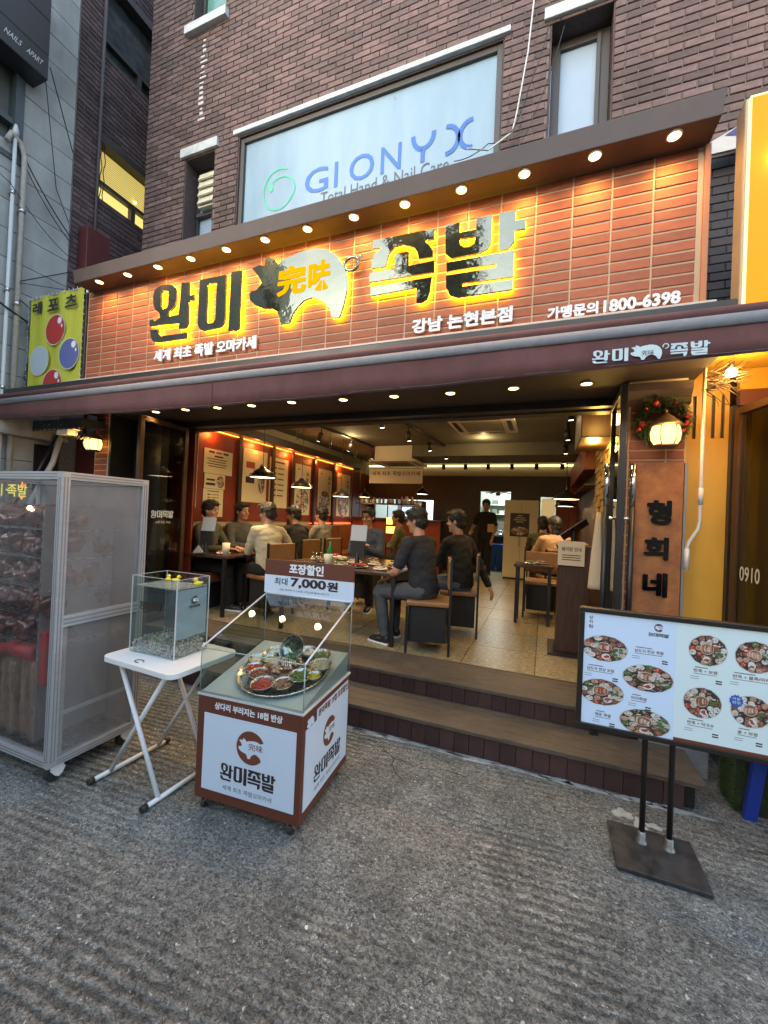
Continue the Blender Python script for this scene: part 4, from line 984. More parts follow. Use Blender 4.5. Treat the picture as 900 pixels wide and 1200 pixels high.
# ================================================================== WEAR ON THE ROAD
random.seed(77)
m_cem = mat('pale cement smear', (.36, .37, .35), .9, var=.3, vscale=30, bump=.6, bscale=120)
def blotch(x, y, rx, ry, h, mt, rot=0, n=22):
    b = MB(); ph = random.uniform(0, 6)
    pts = []
    for k in range(n):
        a = 2*math.pi*k/n; q = 1+.22*math.sin(3*a+ph)+.15*math.sin(5*a+2*ph)+random.uniform(-.14, .14); u, v = rx*q*math.cos(a), ry*q*math.sin(a)
        pts.append((x+u*math.cos(rot)-v*math.sin(rot), y+u*math.sin(rot)+v*math.cos(rot)))
    b.poly(pts, (), .0005, h, 0); return b.build('cement_patch', mt, fix=False, kind='structure')
x = -1.3
while x < .9:
    w_ = random.uniform(.06, .16); blotch(x, 2.715+random.uniform(-.008, .006), w_, random.uniform(.012, .028), .003, m_cem, random.uniform(-.04, .04)); x += w_*1.5
for x, y, a, c in ((.45, 2.56, .05, .035), (.52, 2.50, .03, .05), (.58, 2.52, .045, .02), (.62, 2.44, .02, .03)): blotch(x, y, a, c, .003, m_cem)
m_crack = mat('dark crack', (.03, .03, .028), .95)
def crack(pts, w0=.004):
    b = MB(); P = [Vector((*p, 0)) for p in pts]; Q = []
    for i in range(len(P)-1):
        for k in range(6):
            q = P[i].lerp(P[i+1], k/6); Q.append(q+Vector((random.uniform(-.008, .008), random.uniform(-.008, .008), 0)))
    Q.append(P[-1]); vs = []
    for i, q in enumerate(Q):
        d = (Q[min(i+1, len(Q)-1)]-Q[max(i-1, 0)]).normalized(); n = Vector((-d.y, d.x, 0)); w_ = w0*random.uniform(.3, 1.1)*(.3 if i in (0, len(Q)-1) else 1)
        vs += [tuple(q+n*w_+Vector((0, 0, .0015))), tuple(q-n*w_+Vector((0, 0, .0015)))]
    b.add(vs, [(2*i, 2*i+1, 2*i+3, 2*i+2) for i in range(len(Q)-1)]); b.build('ground_crack', m_crack, fix=False, kind='structure')
crack([(-1.02, 2.62), (-.85, 2.50), (-.66, 2.47), (-.50, 2.52), (-.38, 2.50)]); crack([(-.85, 2.50), (-.80, 2.38), (-.70, 2.30)], .003); crack([(-1.25, 2.45), (-1.15, 2.60), (-1.02, 2.62)], .003)
crack([(.95, 2.55), (1.05, 2.40), (1.25, 2.30)], .003)
b = MB()
for k in range(240):
    x, y = random.uniform(-3.2, 1.6), random.uniform(.35, 2.65); r_ = random.choice((.0016, .002, .003, .0045))
    b.sph((x, y, r_*.5), (r_*random.uniform(.8, 2), r_, r_*.5), 6, 4, random.choice((0, 0, 1)), None, .3)
b.build('grit', [mat('white chip', (.6, .6, .57), .8), mat('grey chip', (.3, .29, .27), .8)], fix=False, kind='stuff')
for lb, x, y, a in (('small white scrap of paper on the road left of the middle foreground', -.42, 1.03, .4), ('tiny white paper scrap on the road in the right foreground', .52, 1.32, 1.2), ('tiny white scrap on the road before the showcase cart', -.77, 1.35, 2.0)):
    s_ = random.uniform(.006, .010); T_ = Matrix.Translation((x, y, .002)) @ Matrix.Rotation(a, 4, 'Z')
    o = MB().add([(-s_, -s_*.6, 0), (s_, -s_*.7, .001), (s_*.8, s_*.6, .003), (0, s_*.8, .002), (-s_*.9, s_*.4, .002)], [(0, 1, 2, 3, 4)], 0, T_).build('paper_scrap', mat('white chip', (.6, .6, .57), .8), fix=False); tag(o, lb, 'litter')

# ================================================================== GLASS CABINET WITH TROTTERS
CX1, CX0, CY0, CY1, CZ0, CZ1 = -2.44, -3.56, 1.42, 1.94, .10, 1.715
cb = thing('display_cabinet', 'aluminium framed display cabinet with clear vinyl sides at the left edge', 'display cabinet', (CX1, CY0, 0))
W, D = CX1-CX0, CY1-CY0
P = .042
m_cab = mat('anodised aluminium', (.50, .51, .53), .38, .45, var=.12, vscale=6, streak=(1, 1, 6)); m_slotg = mat('profile slot', (.27, .275, .285), .5, .3)
def profile(a, c_, axis):   # grooved aluminium section between two corners
    b = MB(); x0, y0, z0 = a; x1, y1, z1 = c_
    b.box(x0, x1, y0, y1, z0, z1)
    e = .0012      # dark slots of the aluminium section
    if axis == 'z':
        for gx in (.22, .60): b.box(x0+(x1-x0)*gx, x0+(x1-x0)*(gx+.16), y0-e, y0+.002, z0+.03, z1-.03, 1); b.box(x1-.002, x1+e, y0+(y1-y0)*gx, y0+(y1-y0)*(gx+.16), z0+.03, z1-.03, 1)
    if axis == 'x':
        for gz in (.22, .60): b.box(x0, x1, y0-e, y0+.002, z0+(z1-z0)*gz, z0+(z1-z0)*(gz+.16), 1)
    if axis == 'y':
        for gz in (.22, .60): b.box(x1-.002, x1+e, y0, y1, z0+(z1-z0)*gz, z0+(z1-z0)*(gz+.16), 1)
    return b.build('frame_bar', [m_cab, m_slotg], cb, fix=False)
for x in (-W, -P):
    for y in (0, D-P): profile((x, y, CZ0), (x+P, y+P, CZ1), 'z')
for z in (CZ0, CZ1-P):
    for y in (0, D-P): profile((-W+P, y, z), (-P, y+P, z+P), 'x')
    for x in (-W, -P): profile((x, P, z), (x+P, D-P, z+P), 'y')
profile((-P, P, .86), (0, D-P, .92), 'y')
b = MB(); b.box(-.034, -.022, P, D-P, .36, .38); b.box(-.034, -.030, P+.02, P+.04, .14, .86); b.build('inner_bar', m_alu, cb, fix=False)
m_vinyl = film('clear vinyl', (.90, .90, .90), 1.5, .19, (.52, .50, .49), .10, .35, 5)
for z0, z1 in ((CZ0+P, .86), (.92, CZ1-P)): box('vinyl_panel', m_vinyl, -.019, -.016, P, D-P, z0, z1, cb)
m_vinyl2 = film('clear front vinyl', (.95, .95, .95), 1.4, .012, (.6, .6, .62), .05, .25, 5)
box('vinyl_panel', m_vinyl2, -W+P, -P, .016, .019, CZ0+P, CZ1-P, cb)
box('back_panel', mat('cabinet back', (.26, .24, .23), .6, var=.2), -W+P, -P, D-.03, D-.026, CZ0+P, CZ1-P, cb)
box('floor_panel', m_steel, -W+P, -P, P, D-P, CZ0+.02, CZ0+.03, cb)
box('roof_panel', film('cabinet roof film', (.9, .9, .9), 1.4, .1), -W+P, -P, P, D-P, CZ1-.02, CZ1-.01, cb)
def caster(parent, x, y, s=1.0, z=.1, whitec=True):
    b = MB(); b.box(x-.03*s, x+.03*s, y-.035*s, y+.035*s, z-.008*s, z)
    for q_ in (-1, 1):
        Tq = frame((x+q_*.022*s, y, 0), (0, 1, 0), (0, 0, 1)); b.poly([(-.028*s, z-.008*s), (-.030*s, .066*s), (-.006*s, .034*s), (.012*s, .022*s), (.030*s, .034*s), (.045*s, .062*s), (.030*s, z-.008*s)], (), -.004*s, .004*s, 0, Tq)
    b.cone((x-.028*s, y+.012*s, .036*s), (x+.028*s, y+.012*s, .036*s), .008*s, .008*s, 8, 0)
    o = b.build('caster', m_white if whitec else m_steel, parent, bevel=.003*s, fix=False)
    k = MB(); k.cone((x-.016*s, y-.006*s, .038*s), (x+.016*s, y-.006*s, .038*s), .038*s, .038*s, 20); k.build('wheel', mat('black rubber', (.02, .02, .02), .6), o, fix=False)
for x, y in ((-.05, .06), (-.05, D-.06), (-W+.05, .06), (-W+.05, D-.06)): caster(cb, x, y)
b = MB(); T = FRONT(0.013); 
text(b, '완미 족발', T, -.76, 1.567, -.334, 1.642, n=0, bold=.012)
b.build('lettering', emat('yellow letter', (.55, .5, .12), .55), cb, fix=False)
b = MB()
for sgn in (1, -1): b.add([(-.375, .010, 1.605+sgn*.055), (-.398, .010, 1.595+sgn*.03), (-.360, .010, 1.595+sgn*.028)], [(0, 1, 2)])
b.build('orange_mark', mat('orange mark', (.6, .16, .05), .6, emit=(.8, .2, .05), estr=.3), cb, fix=False)
b = MB(); b.sph((-.39, .06, 1.505), .012, 10, 7); b.build('cabinet_bulb', emat('cab bulb', (1, .75, .25), 30), cb); point('cabinet_light', (CX1-.39, CY0+.075, 1.475), .8, (1, .75, .5), .02)
box('inner_panel', mat('pinkish grey card', (.24, .215, .21), .7, var=.15, vscale=3), -.235, -.229, P+.01, D-.06, .17, 1.52, cb)
# shelves and meat
m_meat = mat('braised trotter', (.17, .045, .026), .18, col2=(.045, .013, .010), vscale=22, bump=1, bscale=45, coat=.8, bdist=.01)
m_meat2 = mat('pale trotter', (.22, .11, .06), .32, col2=(.10, .035, .02), vscale=16, bump=.8, bscale=35, coat=.5)
for zz in (1.38, 1.21, 1.04, .87, .71):
    b = MB()
    for k in range(14): b.box(-W+.06, -.24, .07+.028*k, .074+.028*k, zz, zz+.004)
    for k in range(5): b.box(-W+.06+.22*k, -W+.064+.22*k, .06, D-.06, zz-.006, zz)
    b.build('wire_shelf', m_steel, cb, fix=False)
b = MB()
for x in (-.26, -.245): b.box(x, x+.006, .06, .07, .6, 1.5)
b.build('shelf_upright', m_steel, cb, fix=False)
import bmesh
def lump(parts, vox, name, mts, noise=.012, nf=18, seed=0):
    """merges rounded pieces into one uneven body"""
    b = MB()
    for c, r, a in parts:
        T = Matrix.Translation(c) @ Matrix.Rotation(a, 4, 'Z') @ Matrix.Rotation(a*.7, 4, 'Y')
        b.sph((0, 0, 0), r, 12, 8, 0, T)
    me = b.mesh('tmp', mts); o = bpy.data.objects.new('tmp', me); TS.collection.objects.link(o)
    m = o.modifiers.new('r', 'REMESH'); m.mode = 'VOXEL'; m.voxel_size = vox; m.use_smooth_shade = True
    me2 = to_mesh(o)
    bpy.data.objects.remove(o)
    from mathutils import noise as NZ
    nr_ = [v.normal.copy() for v in me2.vertices]
    for v, q_ in zip(me2.vertices, nr_):
        n_ = NZ.noise(v.co*nf+Vector((seed, seed, 0))); v.co = v.co+q_*noise*n_
    me2.polygons.foreach_set('use_smooth', [True]*len(me2.polygons))
    me2.materials.clear()
    for mm in (mts if isinstance(mts, list) else [mts]): me2.materials.append(mm)
    return me2
trot = []
for sd_ in range(3):
    random.seed(40+sd_)
    parts = [((0, 0, .045), (.085, .05, .045), .2), ((.07, .01, .05), (.05, .035, .035), .6), ((.12, .03, .045), (.035, .024, .024), 1), ((.13, -.005, .04), (.04, .02, .022), -.3), ((-.06, .01, .06), (.06, .055, .05), 0)]
    parts += [((random.uniform(-.09, .1), random.uniform(-.03, .03), random.uniform(.04, .09)), (.03, .022, .022), random.uniform(0, 3)) for _ in range(4)]
    trot.append(lump(parts, .008, 'trotter', [m_meat], noise=.022, nf=30, seed=sd_*3))
names_ = ['lowest', 'second', 'third', 'top']
k = 0
for zz, row in ((1.385, 'top shelf'), (1.215, 'second shelf'), (1.045, 'third shelf'), (.875, 'fourth shelf'), (.715, 'lowest shelf')):
    for j, x in enumerate((-.31, -.48, -.65, -.81, -.96)):
        o = bpy.data.objects.new('pork_trotter', trot[(k+j) % 3]); COL.objects.link(o)
        o.location = (CX1+x+random.uniform(-.02, .02), CY0+.16+random.uniform(-.02, .02), zz); o.rotation_euler = (random.uniform(-.1, .1), random.uniform(-.1, .1), random.uniform(-.5, .5)+(math.pi if k % 2 else 0)); o.scale = (1.15, 1.25, 1.3)
        tag(o, 'glossy brown braised pork trotter on the %s, front row, %s from the cabinet corner' % (row, ORD[j]), 'pork trotter', 'trotters on the %s of the cabinet' % row); k += 1
        o2 = o.copy(); COL.objects.link(o2); o2.data = trot[(k+1) % 3]; o2.location = (o.location.x-.03, CY0+.33, zz); o2.rotation_euler = (0, 0, random.uniform(0, 6)); o2['label'] = 'glossy brown braised pork trotter on the %s, back row, %s from the cabinet corner' % (row, ORD[j])
m_redcl = mat('red cloth', (.35, .015, .02), .5, var=.4, vscale=6)
bs_ = MB(); bs_.lathe([(.10, .60), (.14, .68), (.155, .68), (.15, .67), (.10, .615), (.001, .61)], (CX1-.42, CY0+.2, 0), 24, 0, None, False)
tag(bs_.build('red_basin', m_redcl), 'red plastic basin lying under the meat shelves of the cabinet', 'basin')
cm = MB(); rs = []
for i in range(13):
    x = -1.06+.062*i; rs.append([(CX1+x, CY0+.08+.035*math.cos(a)+.02*math.sin(i*1.7), .645+.05*math.sin(i*.8)*.4+.045*math.sin(a)*(1+.3*math.sin(i*2.3))) for a in [R(45*j) for j in range(8)]])
cm.ring(rs); tag(cm.build('red_cloth', m_redcl), 'crumpled red cloth laid over the logs inside the cabinet', 'cloth')
b = MB(); b.box(CX1-.215, CX1-.16, CY0+.05, CY0+.12, .50, .80); tag(b.build('red_crate', m_redcl, bevel=.006, fix=False), 'upright dark red crate side beside the cabinet corner', 'crate')
m_bark = mat('oak log', (.30, .19, .12), .9, col2=(.07, .04, .025), vscale=9, streak=(3, 3, .4), bump=1, bscale=25, bdist=.02)
for j in range(8):
    x = -.30-.11*j; h = random.uniform(.44, .50); rs = []
    ph = random.uniform(0, 6)
    for z in range(13):
        zz = CZ0+.035+h*z/12; w_ = 1 if 0 < z < 12 else .93
        rs.append([(.055*w_*math.cos(a)*(1+.16*math.sin(3*a+ph)+random.uniform(-.09, .09)), .055*w_*math.sin(a)*(1+.16*math.cos(2*a+ph)+random.uniform(-.09, .09)), zz) for a in [R(24*q) for q in range(15)]])
    o = MB().ring(rs).build('firewood_log', m_bark); o.location = (CX1+x, CY0+.12+(j % 2)*.02, 0)
    tag(o, 'rough upright oak log in the cabinet, %s from its front corner' % ORD[j], 'log', 'upright logs in the cabinet')

# ================================================================== FOLDING TABLE
ft = thing('folding_table', 'small white folding table with crossed tube legs carrying the fish tank', 'folding table', (-2.02, 1.80, 0))
# corners measured on the table plane: left, front, right
pA, pB, pC = Vector((-2.284, 1.567)), Vector((-1.71, 1.535)), Vector((-1.70, 2.0))
ax = (pB-pA).normalized(); rot = math.atan2(ax.y, ax.x)
ft.location = (-2.284, 1.567, 0); ft.rotation_euler = (0, 0, rot)
TW, TD = .575, .46
b = MB(); cr = .05
pts = []
for cx, cy, a0 in ((TW-cr, cr, -90), (TW-cr, TD-cr, 0), (cr, TD-cr, 90), (cr, cr, 180)):
    pts += [(cx+cr*math.cos(R(a0+15*k)), cy+cr*math.sin(R(a0+15*k))) for k in range(7)]
b.poly(pts, (), .672, .70); b.build('table_top', m_white, ft, bevel=.006)
m_wt = mat('white tube', (.72, .73, .73), .35)
for yy, y2 in ((.06, .40),):
    pass
# two crossing frames: feet bars run along the depth of the table
for side, (xt, xb) in enumerate(((.10, .46), (.46, .02))):
    b = MB(); off = .012*side
    ys_ = (.05+off*2, .36+off)
    for y in ys_: b.cone((xt, y, .67), (xb, y, .022), .0125, .0125, 10)
    b.cone((xb, -.02, .022), (xb, .42, .022), .0125, .0125, 10)
    b.build('leg_frame', m_wt, ft)
    for y in (-.045, .42):
        b = MB(); b.cone((xb, y, .022), (xb, y+.03, .022), .017, .017, 10); b.build('foot_cap', mat('black rubber', (.02, .02, .02), .6), ft)
ring_ = MB(); ring_.tube([(.028*math.cos(a), .018*math.sin(a), 0) for a in [R(20*k) for k in range(16)]], .002, 6)
o = ring_.build('rubber_band', m_black); o.location = (-2.02, 1.60, .703); tag(o, 'small black hair band lying on the front of the folding table', 'hair band')

# ================================================================== FISH TANK
tk = thing('fish_tank', 'rectangular clear acrylic water tank with gravel on the white folding table', 'fish tank', (-2.222, 1.690, .7005), R(0))
tW, tD, tH = .352, .235, .44
m_acr = film('acrylic sheet', (.93, .96, .96), 1.45)
th = .006
for nm, bx in (('glass_panel', (0, tW, 0, th, 0, tH)), ('glass_panel', (0, tW, tD-th, tD, 0, tH)), ('glass_panel', (0, th, th, tD-th, 0, tH)), ('glass_panel', (tW-th, tW, th, tD-th, 0, tH))): box(nm, m_acr, *bx, tk)
b = MB()
for x in (0, tW-.004):
    for y in (0, tD-.004): b.box(x-.0005, x+.0045, y-.0005, y+.0045, 0, tH)
b.box(0, tW, -.0005, .003, tH, tH+.002); b.box(0, tW, tD-.003, tD+.0005, tH, tH+.002); b.box(-.0005, .003, .003, tD-.003, tH, tH+.002); b.box(tW-.003, tW+.0005, .003, tD-.003, tH, tH+.002)
b.build('glass_edge', mat('acrylic edge', (.55, .62, .62), .15, spec=.8), tk, fix=False)
b = MB()
random.seed(3)
m_gr = [mat('grey pebble', (.42, .41, .38), .6, bump=.3), mat('white pebble', (.6, .6, .56), .6), mat('brown pebble', (.22, .17, .12), .6)]
for k in range(900):
    r_ = random.uniform(.004, .009); x = random.uniform(.014, tW-.014); y = random.uniform(.014, tD-.014)
    if k < 520:   # against the front and the right side, where it is seen
        if random.random() < .6: y = .014
        else: x = tW-.014
        z = random.uniform(.004, .07)
    else: z = .066+random.uniform(-.004, .008)
    b.sph((x, y, z), (r_, r_*.8, r_*.7), 6, 4, random.choice((0, 0, 1, 2)), None, .15)
b.build('gravel', m_gr, tk, kind='stuff', fix=False)
box('gravel_bed', m_gr[0], .016, tW-.016, .016, tD-.016, .002, .06, tk)
wm_ = film('tank water', (.92, .96, .95), 1.33, .05, (.5, .6, .62))
b = MB(); b.add([(th, th, .385), (tW-th, th, .385), (tW-th, tD-th, .385), (th, tD-th, .385)], [(0, 1, 2, 3)]); b.build('water_surface', film('water surface', (.85, .9, .9), 1.5, .25, (.6, .7, .72), .05, .5, 25), tk, fix=False)
box('water', wm_, th+.001, tW-th-.001, th+.001, tD-th-.001, .075, .383, tk)
b = MB(); T = frame((0, 0, 0), (1, 0, 0), (0, 0, 1))
wordmark(b, T, .07, .255, .24, .30, m=0, t1=.0018)
b.build('front_lettering', [m_ink], tk, fix=False)
b = MB(); b.box(tW-th-.004, tW-th-.0015, .015, tD-.01, .105, .378); b.build('side_print', film('pale side print', (.85, .9, .93), 1.3, .52, (.66, .78, .88)), tk, fix=False)
b = MB(); T2 = frame((tW, 0, 0), (0, 1, 0), (0, 0, 1)); crest(b, T2, .13, .335-.02, .022, 0, 1); wordmark(b, T2, .09, .272, .17, .285)
b.build('side_lettering', [m_ink, m_print], tk, fix=False)
b = MB(); b.box(.01, .17, tD-th-.004, tD-th-.002, .09, .36); b.build('back_print', film('pale back print', (.6, .6, .6), 1.3, .35, (.25, .26, .27)), tk, fix=False)
# ducks
m_duck = mat('yellow duck rubber', (.75, .62, .02), .4); m_beak = mat('orange beak', (.7, .22, .02), .4)
dk0 = thing('rubber_duck', 'small yellow rubber duck floating at the right front corner of the tank', 'rubber duck', (-1.912, 1.875, 1.088), R(200))
b = MB(); b.sph((0, 0, .008), (.026, .019, .016), 14, 9); b.sph((.014, 0, .031), .0135, 12, 8); b.sph((-.024, 0, .016), (.010, .008, .007), 8, 6); b.build('body', m_duck, dk0)
b = MB(); b.sph((.029, 0, .029), (.008, .007, .0035), 8, 5); b.build('bill', m_beak, dk0)
b = MB(); b.sph((.022, .008, .036), .0022, 6, 4); b.sph((.022, -.008, .036), .0022, 6, 4); b.build('eye', m_black, dk0)
dup(dk0, (-2.165, 1.885, 1.088), R(120), "left of two small yellow rubber ducks side by side at the tank's back", .85)
dup(dk0, (-2.105, 1.895, 1.088), R(60), "right of two small yellow rubber ducks side by side at the tank's back", .85)

# ================================================================== FOOD SHOWCASE CART
cA = Vector((-1.636, 1.645)); cR = R(3.6)
ct = thing('showcase_cart', 'brown food showcase cart with white printed sides and a sloping glass top', 'display cart', (cA.x, cA.y, 0), cR)
KW, KD, KZ0, KZ1 = .61, .57, .06, .585
b = MB(); b.box(0, KW, 0, KD, KZ0, KZ1); b.build('body', m_brown, ct, bevel=.004, fix=False)
b = MB(); b.box(-.004, KW+.004, -.004, KD+.004, KZ1, KZ1+.008); b.build('top_rim', m_alu, ct, fix=False)
box('front_panel', m_print, .045, KW-.03, -.003, 0, KZ0+.055, KZ1-.085, ct)
b = MB(); b.box(KW, KW+.003, .03, KD-.02, KZ0+.05, KZ1-.085); b.build('side_panel', m_print, ct, fix=False)
T = frame((0, -.003, 0), (1, 0, 0), (0, 0, 1))
b = MB(); crest(b, T, .33, .375, .082, 0, 1); wordmark(b, T, .155, .185, .48, .27, m=2)
text(b, '세계 최초 족발오마카세', T, .175, .138, .46, .163, bold=0, m=3)
b.build('front_print', [m_crest, m_print, m_ink, mat('grey ink', (.1, .12, .15), .6)], ct, fix=False)
b = MB(); text(b, '상다리 부러지는 18첩 반상', T, .105, KZ1-.058, .50, KZ1-.022, bold=.018, n=-.002); b.build('header_print', mat('white ink', (.75, .78, .82), .5), ct, fix=False)
T = frame((KW+.003, 0, 0), (0, 1, 0), (0, 0, 1))
b = MB(); crest(b, T, .30, .375, .075, 0, 1); wordmark(b, T, .13, .185, .46, .268, m=2); text(b, '세계 최초 족발오마카세', T, .14, .14, .45, .163, bold=0, m=3)
b.poly([(.14, .500), (.54, .505), (.54, .56), (.14, .555)], (), -.001, .0006, 1, T); text(b, '완미족발 19첩 포장할인', T, .155, .512, .53, .55, bold=.018, n=.0008, m=0)
glyph(b, 'pig', T, .035, .49, .11, .55, .0004, .001, 1)
b.build('side_print', [m_crest, m_print, m_ink, mat('grey ink', (.1, .12, .15), .6)], ct, fix=False)
for x, y in ((.05, .04), (KW-.05, .04), (.05, KD-.05), (KW-.04, KD-.05)): caster(ct, x, y-.01, .62, .062, False)
# inner deck
m_deck = mat('grey green deck', (.36, .42, .43), .5, var=.05)
TH = R(11.5)
b = MB(); b.ring([[(x, y, z) for y, z in ((.012, KZ1+.008), (.012, KZ1+.016), (KD-.014, KZ1+.016+(KD-.026)*math.tan(TH)), (KD-.014, KZ1+.008))] for x in (.012, KW-.012)], smooth=False); b.build('deck', m_deck, ct)
# glass: low front edge, high back edge
ZG = KZ1+.012; ZF = .825; ZB = 1.012
m_gl2 = film('case glass', (.90, .94, .93), 1.5)
def sheet(name, pts, mt, t=.003):
    a = Vector(pts[1])-Vector(pts[0]); c = Vector(pts[-1])-Vector(pts[0]); n = a.cross(c).normalized()*t
    v = [Vector(p) for p in pts]; b = MB(); k = len(v)
    b.add([tuple(p) for p in v]+[tuple(p+n) for p in v], [tuple(range(k))[::-1], tuple(range(k, 2*k))]+[(i, (i+1) % k, k+(i+1) % k, k+i) for i in range(k)]); return b.build(name, mt, ct)
e = .004
sheet('front_glass', [(e, e, ZG), (KW-e, e, ZG), (KW-e, e, ZF), (e, e, ZF)], m_gl2)
sheet('side_glass', [(e, e, ZG), (e, e, ZF), (e, KD-e, ZB), (e, KD-e, ZG)], m_gl2)
sheet('side_glass', [(KW-e, e, ZG), (KW-e, KD-e, ZG), (KW-e, KD-e, ZB), (KW-e, e, ZF)], m_gl2)
sheet('sloping_glass', [(e, e, ZF), (KW-e, e, ZF), (KW-e, KD-e, ZB), (e, KD-e, ZB)], film('top glass', (.90, .94, .93), 1.7))
b = MB()
ed = mat('glass edge', (.35, .45, .43), .15, spec=.9)
for a, c in (((e, e, ZG), (e, e, ZF)), ((KW-e, e, ZG), (KW-e, e, ZF)), ((e, e, ZF), (KW-e, e, ZF)), ((e, e, ZG), (KW-e, e, ZG)), ((KW-e, KD-e, ZG), (KW-e, KD-e, ZB)), ((e, KD-e, ZG), (e, KD-e, ZB))): b.cone(a, c, .003, .003, 6)
b.build('glass_edge', ed, ct)
b = MB()
for x in (e, KW-e): b.cone((x, e, ZF+.002), (x, KD-e, ZB+.002), .005, .005, 8)
b.cone((e, KD-e, ZB+.004), (KW-e, KD-e, ZB+.004), .006, .006, 8)
b.build('rail', m_alu, ct)
# header board above the back edge
bo = MB(); bo.box(-.015, KW+.0, KD-.002, KD+.012, ZB+.008, 1.135); bo.box(-.015, KW, KD-.001, KD+.012, 1.137, 1.235, 1); ob = bo.build('header_board', [m_print, m_brown], ct, fix=False)
T = frame((0, KD-.003, 0), (1, 0, 0), (0, 0, 1))
b = MB(); text(b, '포장할인', T, .165, 1.155, .405, 1.218, bold=.018, m=0, n=0); text(b, '최대', T, .06, 1.075, .155, 1.122, bold=.015, m=1, n=0)
text(b, '7,000', T, .18, 1.065, .425, 1.128, bold=.018, m=1, n=0); text(b, '원', T, .435, 1.068, .505, 1.125, bold=.018, m=1, n=0)
text(b, '매장 결제후 수수료를 고객님께 돌려드립니다', T, .10, 1.040, .45, 1.053, bold=0, m=1, n=0)
b.build('print', [mat('white ink', (.75, .78, .82), .5), m_ink], ob, fix=False)

# ---------------- tray with side dishes
def cart_pt(x, y): return (cA.x+x*math.cos(cR)-y*math.sin(cR), cA.y+x*math.sin(cR)+y*math.cos(cR))
TZ = KZ1+.0185
CM = Matrix.Translation((cA.x, cA.y, 0)) @ Matrix.Rotation(cR, 4, 'Z')
DM = CM @ Matrix.Translation((.335, .275, KZ1+.0165+.263*math.tan(TH))) @ Matrix.Rotation(TH, 4, 'X')      # middle of the tray on the sloping deck
tr = MB(); RT = .252
tr.lathe([(.001, .006), (RT-.02, .006), (RT-.008, .022), (RT, .024), (RT+.003, .021), (RT-.006, .012), (RT-.02, 0), (.001, 0)], (0, 0, 0), 56)
tro = tr.build('serving_tray', m_steel); tro.matrix_world = DM; tag(tro, 'large round steel tray full of small side dish bowls inside the glass case', 'tray')
def bowl_of(name, label, r, food, at, n=26, h=.030, fs=(.010, .006, .004), deep=True, kind='shred', bm=None):
    x, y = at[0]*1.14, at[1]*1.14; r *= 1.14; t = thing(name, label, 'bowl'); t.matrix_world = DM @ Matrix.Translation((x, y, .0065))
    b = MB(); b.lathe([(r*.6, 0), (r*.85, h*.45), (r, h), (r+.0035, h+.001), (r+.001, h-.003), (r*.82, h*.4), (r*.58, .003), (.001, .003)], (0, 0, 0), 28, 0, None, False); b.build('bowl', bm or m_steel, t)
    f = MB(); f.sph((0, 0, h*.62), (r*.88, r*.88, h*.30), 16, 6, 0, None, .05)
    for k in range(n):
        a = random.uniform(0, 6.28); q = r*.8*math.sqrt(random.random()); z = h*.72+h*.28*(1-(q/r)**2)
        c = (q*math.cos(a), q*math.sin(a), z)
        if kind == 'shred':
            d = Vector((math.cos(a*3), math.sin(a*5), random.uniform(-.2, .2))).normalized()*fs[0]*1.4
            f.tube([tuple(Vector(c)-d), tuple(Vector(c)+Vector((0, 0, .003))), tuple(Vector(c)+d)], fs[2]*.6, 5, k % len(food))
        elif kind == 'leaf':
            d = Vector((random.gauss(0, 1), random.gauss(0, 1), random.uniform(0, .8))).normalized()*fs[0]*1.6; n_ = d.cross(Vector((0, 0, 1))).normalized()*fs[0]*.5
            f.add([tuple(Vector(c)), tuple(Vector(c)+d*.5+n_), tuple(Vector(c)+d), tuple(Vector(c)+d*.5-n_)], [(0, 1, 2, 3)], k % len(food))
        else: f.sph(c, (fs[0]*.7, fs[1], fs[2]), 8, 5, k % len(food), Matrix.Rotation(0, 4, 'Z'), .15)
    f.build('food', food, t, kind='stuff', fix=False)
    return t
def fm(n, c, r=.35): return mat('food '+n, c, r, var=.3, vscale=60, coat=.3)
random.seed(11)
f_red = [fm('red', (.45, .03, .02)), fm('red2', (.3, .02, .015)), fm('orange', (.5, .10, .03))]; f_green = [fm('green', (.06, .13, .02)), fm('green2', (.12, .2, .05))]
f_cream = [fm('cream', (.6, .52, .36)), fm('cream2', (.5, .4, .25))]; f_brown = [fm('brown', (.14, .05, .025)), fm('brown2', (.28, .12, .06)), fm('pink', (.4, .2, .15))]
f_yel = [fm('yellow', (.6, .5, .05))]; f_pink = [fm('pork', (.50, .31, .23)), fm('pork2', (.36, .17, .12)), fm('fat', (.70, .58, .48))]; f_white = [fm('white', (.65, .65, .62)), fm('grey', (.45, .48, .48))]
